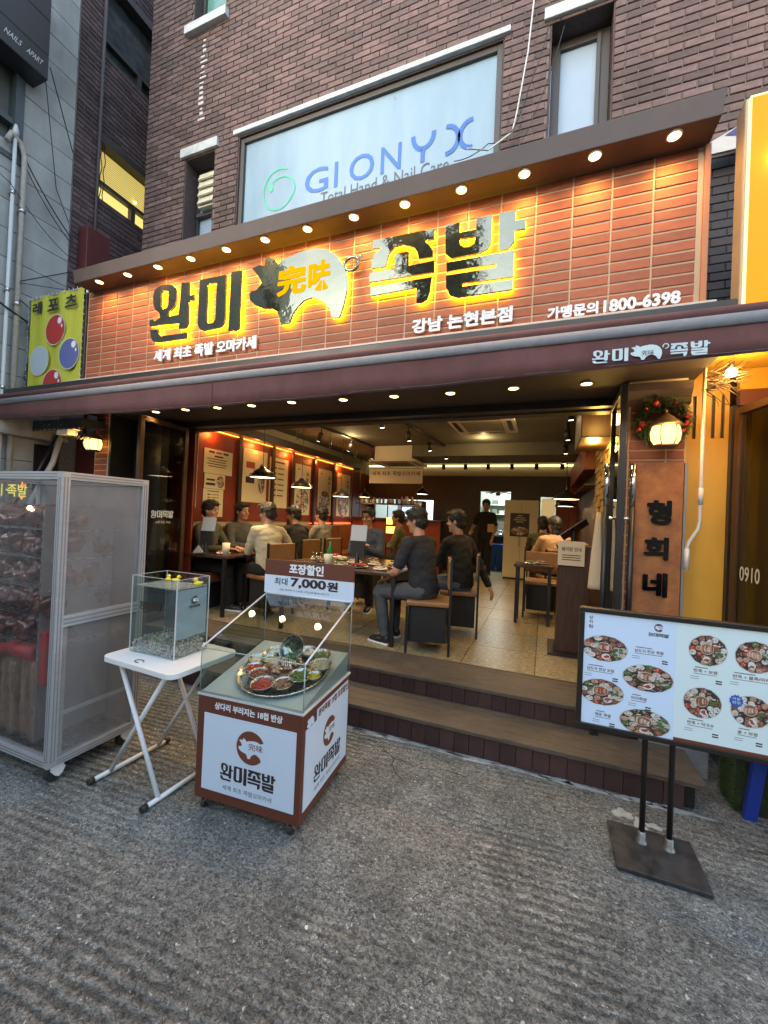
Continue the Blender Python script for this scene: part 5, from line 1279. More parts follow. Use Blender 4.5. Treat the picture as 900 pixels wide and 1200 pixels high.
dishes = [
 ('round bowl of creamy sauce at the left of the tray', .040, f_cream, (-.175, .03), 'blob', 6),
 ('bowl of pale yellow paste right of the creamy sauce', .036, [fm('mustard', (.5, .45, .15))], (-.115, .045), 'blob', 5),
 ('bowl of red salted seafood at the front left of the tray', .040, f_red, (-.140, -.045), 'blob', 26),
 ('bowl of dark red kimchi behind the shredded radish', .044, f_brown+f_red, (-.085, -.085), 'shred', 26),
 ('bowl heaped with bright red shredded radish at the front', .054, f_red, (-.02, -.150), 'shred', 60),
 ('bowl of brown braised strips at the front right', .048, f_brown, (.07, -.125), 'shred', 34),
 ('bowl of green seasoned leaves at the right of the tray', .054, f_green, (.115, -.045), 'leaf', 90),
 ('bowl of bright yellow pickled radish near the right rim', .034, f_yel, (.178, -.03), 'blob', 14),
 ('bowl of pale bean sprouts at the right rim of the tray', .052, f_cream+[fm('sprout', (.45, .45, .2))], (.165, .065), 'shred', 60),
 ('bowl of dark greens at the back right of the tray', .052, f_green, (.125, .15), 'leaf', 70),
 ('small bowl of white cabbage at the back of the tray', .045, f_white, (.04, .165), 'leaf', 40),
 ('small bowl at the back left of the tray with white salt', .040, f_white, (-.13, .12), 'blob', 8)]
for lb, r, fd, at, kd, n in dishes: bowl_of('side_dish_bowl', lb, r, fd, at, n, kind=kd)
mb_ = bowl_of('meat_bowl', 'wide steel bowl piled with sliced braised pork in the middle of the tray', .088, f_brown, (-.01, -.005), 10, h=.028, kind='blob', bm=mat('brassy steel', (.5, .38, .2), .3, 1))
# slices of pork, each a slice
sl0 = MB(); sl0.poly([(.028*math.cos(a)*(1+.1*math.sin(3*a)), .019*math.sin(a)) for a in [R(24*k) for k in range(15)]], (), -.0025, .0025, 0); sl0.poly([(.016*math.cos(a), .010*math.sin(a)+.001) for a in [R(30*k) for k in range(12)]], (), -.0029, .0029, 1)
sme = sl0.mesh('slice', [f_pink[2], f_pink[1]])
k = 0
for row, (y, z, n_, sp) in enumerate(((.034, .046, 13, .0115), (.0, .044, 12, .0115))):
    for j in range(n_):
        o = bpy.data.objects.new('pork_slice', sme); COL.objects.link(o); o.parent = mb_
        o.location = ((j-(n_-1)/2)*sp, y+random.uniform(-.004, .004), z-abs(j-(n_-1)/2)*.0012); o.rotation_euler = (R(90)+random.uniform(-.35, -.1), random.uniform(-.2, .2), (R(58) if j < n_/2 else R(120))+random.uniform(-.15, .15))
        o.scale = (.78,)*3
b = MB()
for j in range(26):
    a = random.uniform(3.3, 6.1); q_ = random.uniform(.02, .068); b.sph((q_*math.cos(a)*1.05, q_*math.sin(a), .030+.018*(1-q_/.07)+random.uniform(0, .006)), (random.uniform(.010, .016), random.uniform(.008, .012), .007), 8, 5, j % 3, Matrix.Identity(4), .22)
b.build('meat_chunk', [f_pink[1], f_pink[0], f_brown[1]], mb_, fix=False, kind='stuff')
b = MB()
for j in range(18):
    a = random.uniform(-.3, .3); p = Vector((random.uniform(-.006, .006), .02-.0025*j, .078-.0008*j)); d = Vector((math.sin(a)*.02, -.02, .006)); n_ = Vector((.004, 0, 0)); b.add([tuple(p-n_), tuple(p+n_), tuple(p+d)], [(0, 1, 2)])
b.build('chive_garnish', f_green[0], mb_, fix=False, kind='stuff')
lv = thing('leaf_bowl', 'tilted steel bowl of lettuce leaves leaning at the back of the tray', 'bowl')
lv.matrix_world = DM @ Matrix.Translation((-.02, .115, .075)) @ Matrix.Rotation(R(-8), 4, 'Z') @ Matrix.Rotation(R(50), 4, 'X') @ Matrix.Scale(1.1, 4)
b = MB(); r = .072; b.lathe([(r*.5, -.03), (r*.85, -.016), (r, 0), (r+.003, .001), (r*.84, -.010), (r*.5, -.025), (.001, -.025)], (0, 0, 0), 28, 0, None, False); b.build('bowl', m_steel, lv)
b = MB()
for k in range(70):
    a = random.uniform(0, 6.28); q = .062*math.sqrt(random.random()); c = Vector((q*math.cos(a), q*math.sin(a), -.006+random.uniform(-.004, .008))); d = Vector((random.gauss(0, 1), random.gauss(0, 1), .5)).normalized()*.02; n_ = d.cross(Vector((0, 0, 1))).normalized()*.009
    b.add([tuple(c), tuple(c+d*.5+n_), tuple(c+d), tuple(c+d*.5-n_)], [(0, 1, 2, 3)], 0 if c.y < .012 or random.random() < .2 else 1)
b.build('leaves', [fm('lettuce', (.07, .14, .035)), fm('dark leaf', (.05, .032, .028))], lv, fix=False, kind='stuff')

# ================================================================== MENU BOARD ON STAND
mn = thing('menu_stand', 'wide menu board with food pictures on two black posts and a square steel foot', 'menu stand', (.54, 2.29, 0), 0)
b = MB(); b.box(-.18, .18, -.155, .155, .004, .022); b.build('base_plate', mat('black base plate', (.05, .052, .055), .4, .3, var=.6, vscale=14), mn, bevel=.003, fix=False)
for x in (-.045, .068):
    b = MB(); b.cone((x, .055, .022), (x, .055, 1.05), .0125, .0125, 14); b.build('post', m_black, mn)
    c = MB(); c.lathe([(.026, .022), (.024, .03), (.018, .036), (.018, .07), (.013, .074)], (x, .055, 0), 14, 0, None, False); c.build('post_socket', mat('worn steel', (.3, .3, .29), .4, .8, var=.3, vscale=20), mn)
X0, X1, Z0, Z1, yp = -.368, .40, .600, 1.160, -.13
mp = MB(); fw = .022
for bx in ((X0, X1, Z1-fw, Z1), (X0, X1, Z0, Z0+fw), (X0, X0+fw, Z0+fw, Z1-fw), (X1-fw, X1, Z0+fw, Z1-fw)): mp.box(bx[0], bx[1], yp-.012, yp+.03, bx[2], bx[3])
mpo = mp.build('frame', mat('dark frame', (.03, .024, .02), .35, .3), mn, bevel=.003, fix=False)
box('backing', m_black, X0+.01, X1-.01, yp+.02, yp+.15, Z0+.05, Z1-.05, mn)
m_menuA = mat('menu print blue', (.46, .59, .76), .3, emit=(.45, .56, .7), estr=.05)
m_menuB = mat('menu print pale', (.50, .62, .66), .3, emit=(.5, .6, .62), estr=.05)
xm = .018
b = MB(); b.box(X0+fw, xm, yp-.002, yp+.018, Z0+fw, Z1-fw); pa = b.build('sheet', m_menuA, mn, fix=False)
b = MB(); b.box(xm+.0005, X1-fw, yp-.002, yp+.018, Z0+fw, Z1-fw); pb = b.build('sheet', m_menuB, mn, fix=False)
b = MB(); b.box(xm+.002, X1-fw, yp-.0035, yp-.0022, Z0+fw, Z0+fw+.014); b.build('brown_band', m_crest, pb, fix=False)
T = frame((0, yp-.002, 0), (1, 0, 0), (0, 0, 1))
pcols = [mat('print steel', (.42, .42, .42), .4), mat('print cream', (.6, .55, .45), .4), mat('print dark', (.05, .035, .03), .4), mat('print meat', (.25, .10, .06), .4), mat('print red', (.42, .04, .03), .4), mat('print green', (.08, .16, .04), .4), mat('print white', (.68, .68, .66), .4), mat('print pork', (.5, .3, .2), .4)]
def dish_print(parent, cx, cy, rx, ry, seed, clip=None, center_c=7):
    rnd = random.Random(seed); b = MB()
    def el(x, y, a, c, n, m, sg_=14):
        pts = []
        for k in range(sg_):
            px, py = x+a*math.cos(6.283*k/sg_), y+c*math.sin(6.283*k/sg_)
            if clip: px = min(max(px, clip[0]), clip[1]); py = min(max(py, clip[2]), clip[3])
            pts.append((px, py, n))
        b.add(pts, [tuple(range(sg_))], m, T)
    el(cx, cy, rx, ry, .0004, 0, 36); el(cx, cy, rx*.95, ry*.95, .0007, 2, 36)
    n = .001
    for ring_r, num in ((.80, 13), (.50, 9)):
        for k in range(num):
            a = 6.283*(k+.4*rnd.random())/num; x, y = cx+rx*ring_r*math.cos(a), cy+ry*ring_r*math.sin(a); s = rx*(.185 if ring_r > .6 else .17); q = s*ry/rx
            m = rnd.choice((1, 1, 3, 4, 5, 2, 6, 1, 3, 7)); el(x, y, s*.98, q*1.05, n, 0 if m in (1, 6) else 2); el(x, y, s*.88, q*.94, n+.00005, m)
            for _ in range(16): el(x+rnd.uniform(-.62, .62)*s, y+rnd.uniform(-.6, .6)*q, s*rnd.uniform(.10, .26), q*rnd.uniform(.08, .2), n+.0001+.00001*_, rnd.choice((m, m, 1, 3, 2, 7)), 5)
            n += .00002
    ga, ra = rnd.uniform(-.5, .2), rnd.uniform(-1.9, -1.0); gx, gy = cx+rx*.58*math.cos(ga), cy+ry*.58*math.sin(ga); qx, qy = cx+rx*.6*math.cos(ra), cy+ry*.6*math.sin(ra)
    el(gx, gy, rx*.27, ry*.26, .0018, rnd.choice((2, 0)))
    for _ in range(14): el(gx+rnd.uniform(-.2, .2)*rx, gy+rnd.uniform(-.17, .17)*ry, rx*.09, ry*.07, .002+.00001*_, rnd.choice((5, 5, 2, 3)), 6)
    el(qx, qy, rx*.19, ry*.22, .0018, 6)
    for _ in range(8): el(qx+rnd.uniform(-.11, .11)*rx, qy+rnd.uniform(-.12, .12)*ry, rx*.07, ry*.06, .002+.00001*_, rnd.choice((4, 4, 3)), 6)
    for k in range(3): el(cx+rx*rnd.uniform(-.6, .6), cy+ry*rnd.uniform(.3, .7), rx*.10, ry*.05, .0019, 6, 8)
    tl_ = rnd.uniform(-.25, .25); el(cx-rx*.05, cy+ry*.1, rx*.36, ry*.36, .0021, 1, 20); el(cx-rx*.05, cy+ry*.1, rx*.33, ry*.32, .0023, 3, 20)
    for k in range(12):
        t = -.28+.05*k; el(cx-rx*.05+rx*t, cy+ry*(.1+tl_*t*2)+ry*rnd.uniform(-.05, .05), rx*rnd.uniform(.04, .07), ry*rnd.uniform(.14, .24), .0025+.00002*k, rnd.choice((center_c, 7, 1, 3)), 8)
    b.build('dish_picture', pcols, parent, fix=False)
cl_ = (X0+fw, xm-.001, Z0+fw, Z1-fw)
dish_print(pa, -.258, .978, .094, .060, 1, cl_, 4); dish_print(pa, -.265, .775, .092, .060, 2, cl_, 4); dish_print(pa, -.084, .871, .099, .060, 3, cl_, 7); dish_print(pa, -.090, .672, .099, .058, 4, cl_, 3)
cl_ = (xm+.002, X1-fw, Z0+fw, Z1-fw)
for i, (x, z) in enumerate(((.133, 1.031), (.295, 1.029), (.120, .804), (.287, .801))): dish_print(pb, x, z, .069, .066, 10+i, cl_, 7 if i != 2 else 3)
b = MB()
for i, s_ in enumerate('상차림'): text(b, s_, T, -.328, 1.108-.021*i, -.310, 1.124-.021*i, bold=.01, m=0)
crest(b, T, -.048, 1.103, .018, 1, 2); wordmark(b, T, -.088, 1.062, -.008, 1.078, m=0)
def dish_text(mbx, s_, x, z, w_, price=True, al=0):
    text(mbx, s_, T, x, z, x+w_, z+.015, bold=.015, m=1)
    for k in range(2): mbx.add([(x+.004, z+.020+.0*k, .0005), (x+w_*.6, z+.020, .0005), (x+w_*.6, z+.024, .0005), (x+.004, z+.024, .0005)], [(0, 1, 2, 3)], 3, T) if k == 0 else None
    mbx.add([(x, z-.007, .0005), (x+w_*.95, z-.007, .0005), (x+w_*.95, z-.0045, .0005), (x, z-.0045, .0005)], [(0, 1, 2, 3)], 3, T)
    for k in range(2):
        mbx.add([(x-.01, z-.020-.009*k, .0005), (x+.02, z-.020-.009*k, .0005), (x+.02, z-.0178-.009*k, .0005), (x-.01, z-.0178-.009*k, .0005)], [(0, 1, 2, 3)], 3, T)
        xx = x+w_-.006; mbx.add([(xx, z-.030-.010*k, .0005), (xx+.022, z-.030-.010*k, .0005), (xx+.022, z-.0245-.010*k, .0005), (xx, z-.0245-.010*k, .0005)], [(0, 1, 2, 3)], 0, T)
dish_text(b, '남도식 한상 족발', -.138, .984, .112); dish_text(b, '남도식 한상 보쌈', -.328, .872, .112)
dish_text(b, '마라족발', -.145, .768, .062); dish_text(b, '매운 족발', -.288, .664, .066)
b.build('lettering', [m_ink, m_crest, m_menuA, mat('small print grey', (.16, .17, .2), .6)], pa, fix=False)
b = MB()
dish_text(b, '반족 + 보쌈', .085, .933, .085); dish_text(b, '반족 + 불족/마라', .222, .933, .125); dish_text(b, '반족 + 막국수', .069, .706, .095); dish_text(b, '굴 + 보쌈', .244, .704, .068)
ss_ = [(.236+.025*(1 if k % 2 else .85)*math.cos(6.283*k/24), .838+.027*(1 if k % 2 else .8)*math.sin(6.283*k/24), .0032) for k in range(24)]; b.add(ss_, [tuple(range(24))], 4, T)
text(b, '겨울', T, .222, .841, .250, .853, n=.0036, bold=.01, m=5); text(b, '한정', T, .222, .825, .250, .837, n=.0036, bold=.01, m=5)
b.build('lettering', [m_ink, m_crest, m_menuA, mat('small print grey', (.16, .17, .2), .6), mat('blue badge', (.02, .12, .5), .4), pcols[6]], pb, fix=False)
b = MB(); b.cone((-.29, -.06, .54), (-.29, -.06, .62), .014, .014, 10); b.cone((-.27, -.06, .54), (-.27, -.06, .62), .010, .010, 10); b.build('cable_bushing', m_black, mn, fix=False)

# ================================================================== INTERIOR
LX, RX, BY, CZ = -4.3, .60, 9.75, 2.92
m_stone = mat('speckled floor tile', (.46, .37, .22), .34, col2=(.10, .075, .045), vscale=26, bump=.15, bscale=60, rnd=.12)
m_fj = mat('floor joint', (.05, .045, .04), .8)
fl = box('floor', m_fj, -4.74, RX+.15, WY-.02, 13.2, .20, FZ-.004, kind='structure')
ftm = MB().box(-.297, .297, -.297, .297, -.02, 0).mesh('floor_tile', m_stone)
for i in range(9):
    for j in range(11):
        x = -4.53+.6*i+.00; y = WY+.292+.6*j
        if x > .9: continue
        o = bpy.data.objects.new('tile', ftm); COL.objects.link(o); o.parent = fl; o.location = (x-.0, y, FZ+random.uniform(-.0006, .0006))
box('threshold', mat('threshold strip', (.16, .12, .08), .4, .4), -4.35, .62, WY-.012, WY+.0, .27, FZ+.004, kind='structure')
m_ceil = mat('olive grey ceiling', (.16, .15, .11), .8, var=.15, vscale=2)
m_cream2 = mat('cream plaster', (.42, .38, .25), .8, var=.08)
box('ceiling', m_ceil, -4.74, RX+.1, WY+.10, BY+.05, CZ, CZ+.1, kind='structure')
box('front_beam', mat('dark beam', (.05, .04, .03), .6), -4.74, RX, WY+.10, WY+.22, 2.46, CZ, kind='structure')
box('wall_left', m_cream2, LX-.1, LX, WY+.10, BY, FZ-.003, CZ, kind='structure')
box('wall_right', m_dkwood, RX, RX+.1, WY+.10, BY, FZ-.003, CZ, kind='structure')
KX0, KX1, KZ = -1.42, -.74, 2.22
b = MB(); T = frame((0, BY, 0), (1, 0, 0), (0, 0, 1)); wall_with_holes(b, T, LX, RX+.1, FZ-.003, 2.58, [(KX0, KX1, FZ-.01, KZ), (-.10, .22, 1.55, 2.12), (-4.1, -2.55, 1.30, 1.98)], .08); b.build('wall_back', m_dkwood, fix=False, kind='structure')
box('wall_back_upper', m_cream2, LX, RX+.1, BY+.05, BY+.1, 2.58, CZ, kind='structure')
b = MB(); b.box(LX, RX, BY-.02, BY, 2.80, 2.84); b.build('cove_strip', emat('cove light', (1, .74, .32), 1.2), fix=False, kind='structure')
# dark dropped bulkheads
box('bulkhead', m_ceil, -3.0, RX, 7.4, 8.4, 2.70, CZ-.001, kind='structure')
# kitchen beyond
m_kit = mat('kitchen tile', (.55, .6, .55), .35)
box('wall_kitchen', m_kit, -2.6, .5, 12.2, 12.25, FZ, 2.9, kind='structure')
box('wall_kitchen_side', m_kit, .4, .45, BY+.12, 12.2, FZ, 2.9, kind='structure'); box('wall_kitchen_left', m_kit, -4.4, -4.35, BY+.12, 12.2, FZ, 2.9, kind='structure')
box('kitchen_ceiling', m_kit, -4.4, .5, BY+.12, 12.2, 2.85, 2.9, kind='structure')
point('kitchen_light', (-1.1, 11.0, 2.6), 55, (.92, 1, .92), .15); point('kitchen_light', (-3.2, 11.0, 2.6), 14, (.92, 1, .95), .15)
t = thing('kitchen_counter', 'steel kitchen counter with stove and pans seen through the kitchen doorway', 'counter', (-1.1, 11.6, FZ))
box('worktop', m_steel, -.7, .7, -.25, .45, .82, .86, t); box('cabinet', m_black, -.68, .68, -.2, .45, 0, .82, t)
box('splashback', mat('splash steel', (.45, .48, .45), .3, .7), -.7, .7, .44, .46, .86, 1.3, t)
for k, x in enumerate((-.25, .0, .25)):
    b = MB(); b.lathe([(.08, 0), (.10, .10), (.10, .11), (.001, .11)], (-1.1+x, 11.5, FZ+.86), 16); tag(b.build('cooking_pot', m_steel), 'steel cooking pot, %s on the kitchen counter' % ('left', 'middle', 'right')[k], 'pot')
for z in (1.98, 1.72):
    tt = thing('kitchen_shelf', 'white kitchen wall shelf with boxes, %s one in the doorway' % ('upper' if z > 1.8 else 'lower'), 'shelf', (-1.3, 12.0, z)); box('board', m_white, -.35, .45, -.15, .18, 0, .02, tt)
    for k in range(4): tag(box('storage_box', mat('box %d' % (k % 3), ((.4, .35, .25), (.15, .2, .15), (.5, .5, .45))[k % 3], .6), -1.6+.2*k, -1.46+.2*k, 11.9, 12.05, z+.021, z+.021+.1+.03*(k % 2)), 'small storage box on the %s kitchen shelf, %s from the left' % ('upper' if z > 1.8 else 'lower', ORD[k]), 'box', 'boxes on the kitchen shelves')
b = MB(); b.tube([(-.98, 12.0, 1.62), (-.98, 11.95, 1.5)], .008, 6); b.lathe([(.001, 0), (.075, .0), (.085, .03)], (0, 0, 0), 16, 0, Matrix.Translation((-.98, 11.94, 1.44)) @ Matrix.Rotation(R(90), 4, 'X'), False); tag(b.build('frying_pan', m_black), 'black frying pan hanging on the kitchen wall', 'frying pan')
for k, x in enumerate((-1.22, -.98)):
    bn = MB(); bn.ring([[(x+sx_*a, 10.65+sy_*a, z) for sx_, sy_ in ((-1, -1), (1, -1), (1, 1), (-1, 1))] for a, z in ((.10, FZ+.02), (.125, FZ+.62), (.13, FZ+.62), (.13, FZ+.65))], smooth=False); tag(bn.build('blue_bin', mat('blue bin', (.02, .10, .42), .4)), '%s of two blue plastic bins in the kitchen doorway' % ('left', 'right')[k], 'bin')
um = MB()
for k in range(6): a = R(60*k+15); um.tube([(-1.08, 10.3, 2.26), (-1.08+.3*math.cos(a), 10.3+.3*math.sin(a), 2.22)], .012, 6)
um.lathe([(.001, 0), (.05, 0), (.06, .05), (.03, .09)], (-1.08, 10.3, 2.16), 14); tag(um.build('ceiling_fan', m_brown), 'brown ceiling fan with thin blades seen in the kitchen doorway', 'fan')
# fridge with poster
fr_ = thing('cream_fridge', 'tall cream fridge cabinet with a dark food poster beside the kitchen doorway', 'fridge', (-.47, 9.45, FZ))
b = MB(); b.box(-.345, .345, -.25, .25, .03, 1.70); b.build('body', mat('cream enamel', (.66, .58, .42), .4, var=.05), fr_, bevel=.012, fix=False)
b = MB(); b.box(-.002, .002, -.253, -.249, .05, 1.68); b.box(-.03, -.02, -.262, -.25, .7, 1.0); b.build('door_gap', m_black, fr_, fix=False)
box('plinth', m_black, -.33, .33, -.23, .24, 0, .03, fr_)
po = box('poster', mat('dark poster', (.035, .018, .014), .4), -.22, .17, -.258, -.2535, .92, 1.42, fr_)
pcw = [mat('poster cream', (.6, .52, .35), .5), mat('poster black', (.03, .025, .02), .5), mat('poster red', (.35, .05, .03), .5)]
T = frame((0, -.2585, 0), (1, 0, 0), (0, 0, 1)); dish_print(po, -.02, 1.04, .17, .09, 33)
b = MB()
for k, w_ in enumerate((.10, .2, .26, .16)): b.add([(-.02-w_/2, 1.36-.045*k, .0006), (-.02+w_/2, 1.36-.045*k, .0006), (-.02+w_/2, 1.375-.045*k, .0006), (-.02-w_/2, 1.375-.045*k, .0006)], [(0, 1, 2, 3)], 0, T)
b.build('poster_print', pcw, po, fix=False)

# left wall: red panels, light strips, posters
lw = thing('wall_panelling', 'red lacquered panelling with orange light strips along the left dining room wall', 'wall panelling', (LX, 0, 0))
LT2 = frame((0, 0, 0), (0, 1, 0), (0, 0, 1))     # face looking +x, u = y
seams = [4.0, 4.86, 5.66, 6.22, 6.98, 7.78, 8.75]
for i in range(len(seams)-1):
    a, c = seams[i], seams[i+1]; box('panel', m_redwood, .002, .02, a+.03, c-.03, 1.38, 2.60, lw); box('divider', m_dkwood, .0, .07, a-.03, a+.03, FZ, 2.62, lw, bevel=.004)
box('divider', m_dkwood, .0, .07, 3.66, 3.97, FZ, 2.62, lw); box('panel', m_redwood, .0, .02, 8.79, BY, FZ, 2.58, lw)
m_strip = emat('orange strip', (1, .26, .03), 3)
for i in range(len(seams)-1):
    a, c = seams[i], seams[i+1]; box('light_strip', m_strip, .03, .045, a+.035, c-.035, 2.612, 2.622, lw); 
box('light_strip', emat('red strip', (1, .13, .04), 2.2), .03, .045, 6.9, 8.7, 1.335, 1.345, lw)
for yy in (4.3, 5.2, 6.1, 7.0, 8.0): point('strip_light', (LX+.09, yy, 2.56), 3.2, (1, .34, .06), .05)
box('bulkhead_left', m_dkwood, LX, LX+.16, 3.66, 9.0, 2.635, 2.76, kind='structure')
bn = thing('wall_bench', 'long orange-brown upholstered bench along the left wall', 'bench', (LX+.02, 0, FZ))
m_leath = mat('orange brown leather', (.22, .07, .02), .45, var=.15)
for i in range(6):
    a = 3.75+.83*i; box('seat', m_leath, .07, .5, a, a+.82, .32, .45, bn, bevel=.02); box('backrest', m_leath, .02, .12, a, a+.82, .45, 1.0, bn, bevel=.02)
box('plinth', m_black, .03, .45, 3.75, 8.7, 0, .32, bn)
m_post = mat('cream poster', (.72, .64, .44), .55)
def poster(label, y0, y1, z0, z1, kind):
    t = thing('wall_poster', label, 'poster', (LX+.024, (y0+y1)/2, (z0+z1)/2)); w_, h_ = y1-y0, z1-z0
    box('sheet', m_post, 0, .006, -w_/2, w_/2, -h_/2, h_/2, t)
    global T
    T = frame((.0065, 0, 0), (0, 1, 0), (0, 0, 1)); b = MB()
    def bar(u, v, wd, ht, m=1): b.add([(u-wd/2, v-ht/2, .0006), (u+wd/2, v-ht/2, .0006), (u+wd/2, v+ht/2, .0006), (u-wd/2, v+ht/2, .0006)], [(0, 1, 2, 3)], m, T)
    if kind == 'tall':
        text(b, '족', T, w_*.2, h_*.28, w_*.38, h_*.36, bold=.015, m=1); text(b, '발', T, w_*.2, h_*.18, w_*.38, h_*.26, bold=.015, m=1)
        bar(-w_*.3, h_*.40, w_*.1, .03, 2); 
        for k in range(3): bar(w_*.29, h_*(.12-.05*k), w_*.08, .022)
        dish_print(t, 0, -h_*.22, w_*.42, w_*.46, int(y0*10))
    elif kind == 'wide':
        for k in range(3): bar((-.25+.25*k)*w_, h_*.38, w_*.2, h_*.08, 1 if k != 1 else 2)
        bar(0, h_*.22, w_*.3, h_*.07)
        for k in range(4): bar(-.05*w_, h_*(.1-.1*k), w_*(.7-.1*(k % 2)), h_*.035)
    elif kind == 'dish':
        bar(-w_*.2, h_*.1, w_*.4, h_*.12); bar(-w_*.2, -h_*.2, w_*.45, h_*.16); dish_print(t, w_*.27, 0, w_*.2, h_*.42, int(y0*10))
    elif kind == 'list':
        bar(0, h_*.42, w_*.6, h_*.03)
        for k in range(6): bar(-w_*.22, h_*(.3-.11*k), w_*.14, h_*.04, 2 if k % 2 else 1); bar(w_*.1, h_*(.3-.11*k), w_*.35, h_*.022)
    else:
        for k in range(2): bar(-w_*.2+.0, h_*(.2-.28*k), w_*.35, h_*.12, 1 if k else 2)
        dish_print(t, w_*.28, -.02, w_*.16, h_*.3, int(y0*10))
    b.build('print', pcw, t, fix=False)
q = 4.3/3.97; zq = lambda z: 1.55+(z-1.55)*q
poster('wide cream notice, topmost of three sheets nearest the entrance on the left wall', 3.87*q, 4.36*q, zq(1.99), zq(2.30), 'wide')
poster('small cream food notice, middle of three sheets nearest the entrance on the left wall', 3.89*q, 4.24*q, zq(1.80), zq(1.985), 'dish')
poster('cream list with small codes, lowest of three sheets nearest the entrance on the left wall', 3.88*q, 4.22*q, zq(1.44), zq(1.795), 'list')
poster('cream food poster behind the left pendant lamp on the left wall', 4.57*q, 5.10*q, zq(1.66), zq(2.42), 'second')
poster('cream poster third along the left wall', 5.17*q, 5.64*q, zq(1.6), zq(2.38), 'list')
poster('tall cream poster with a dish picture behind the middle pendant lamp', 5.86*q, 6.34*q, zq(1.50), zq(2.37), 'tall')
poster('tall cream poster with a dish picture between two pendant lamps', 6.62*q, 7.13*q, zq(1.50), zq(2.38), 'tall')
poster('tall cream poster with a dish picture, farthest along the left wall', 7.36*q, 7.95*q, zq(1.50), zq(2.38), 'tall')
o = box('paper_strip', m_post, -4.02, -3.975, 3.80, 3.806, zq(1.55), zq(2.44)); tag(o, 'long narrow cream paper strip hanging inside the left door jamb', 'paper strip')
o = box('jamb_panel', m_redwood, -4.29, -3.90, 3.68, 3.70, FZ, 2.60); tag(o, 'narrow red panel behind the open left glass door', 'panel')

# pendant lamps
def pendant(label, loc, rs=.17, e=6):
    t = thing('pendant_lamp', label, 'pendant lamp', loc)
    b = MB(); b.lathe([(.02, .13), (.03, .125), (.045, .10), (.10, .07), (.15, .03), (rs, -.01), (rs+.004, -.012), (.148, .026), (.098, .064), (.03, .1)], seg=28, caps=False); b.build('shade', mat('black enamel', (.012, .012, .012), .3), t)
    b = MB(); b.lathe([(rs-.012, -.004), (rs*.6, -.002), (.001, 0)], seg=24, caps=False); b.build('diffuser', emat('pendant glow', (1, .72, .36), 6), t)
    b = MB(); b.tube([(0, 0, .13), (0, 0, CZ-loc[2])], .004, 5); b.build('cord', m_black, t)
    spot('pendant_light', (loc[0], loc[1], loc[2]-.03), e*1.6, (1, .70, .38), R(150), .8, .08)
pendant('black pendant lamp nearest the entrance over the left tables', (-3.15, 4.0, 1.95), .16, 8)
pendant('black pendant lamp in front of the middle wall posters', (-3.35, 5.15, 1.92), .17, 8)
pendant('black pendant lamp farthest along the left wall', (-3.45, 6.6, 1.87), .18, 8)
pendant('black pendant lamp, nearer of two over the right tables', (.27, 6.3, 1.90), .19, 8)
pendant('black pendant lamp, farther of two over the right tables', (.32, 7.6, 1.85), .17, 8)
pendant('black pendant lamp by the bar at the back left', (-3.75, 8.3, 1.95), .16, 5)
pendant('small pendant lamp above the bar screen at the back', (-2.45, 8.4, 2.05), .14, 4)

# air conditioners
def ac(label, x0, x1, y0, y1, z, drop=0):
    t = thing('air_conditioner', label, 'air conditioner', ((x0+x1)/2, (y0+y1)/2, z)); w_, d_ = (x1-x0)/2, (y1-y0)/2
    m_ac = mat('off white ac', (.72, .66, .52), .5)
    b = MB(); b.box(-w_, w_, -d_, d_, 0, .035); b.build('panel', m_ac, t, bevel=.012, fix=False)
    b = MB(); b.box(-w_*.6, w_*.6, -d_*.6, d_*.6, -.006, -.0005)
    b.build('grille', mat('ac grille', (.22, .19, .14), .6), t, fix=False)
    for k in range(7): box('slat', mat('ac grille', (.22, .19, .14), .6), -w_*.56, w_*.56, -d_*.52+d_*.16*k, -d_*.50+d_*.16*k, -.012, -.006, t)
    for s_ in (-1, 1):
        box('louvre', m_black, s_*w_*.82-.03, s_*w_*.82+.03, -d_*.6, d_*.6, -.003, -.0005, t); box('louvre', m_black, -w_*.6, w_*.6, s_*d_*.82-.03, s_*d_*.82+.03, -.003, -.0005, t)
    if drop: b = MB(); b.box(-w_*.8, w_*.8, -d_*.8, d_*.8, .036, drop); b.build('housing', m_ac, t, fix=False)
ac('square ceiling cassette air conditioner above the middle of the room', -1.27, -.40, 5.25, 6.25, 2.845)
ac('square air conditioner hanging lower above the hanging banner at the back', -3.25, -2.30, 7.3, 8.2, 2.60, .31)
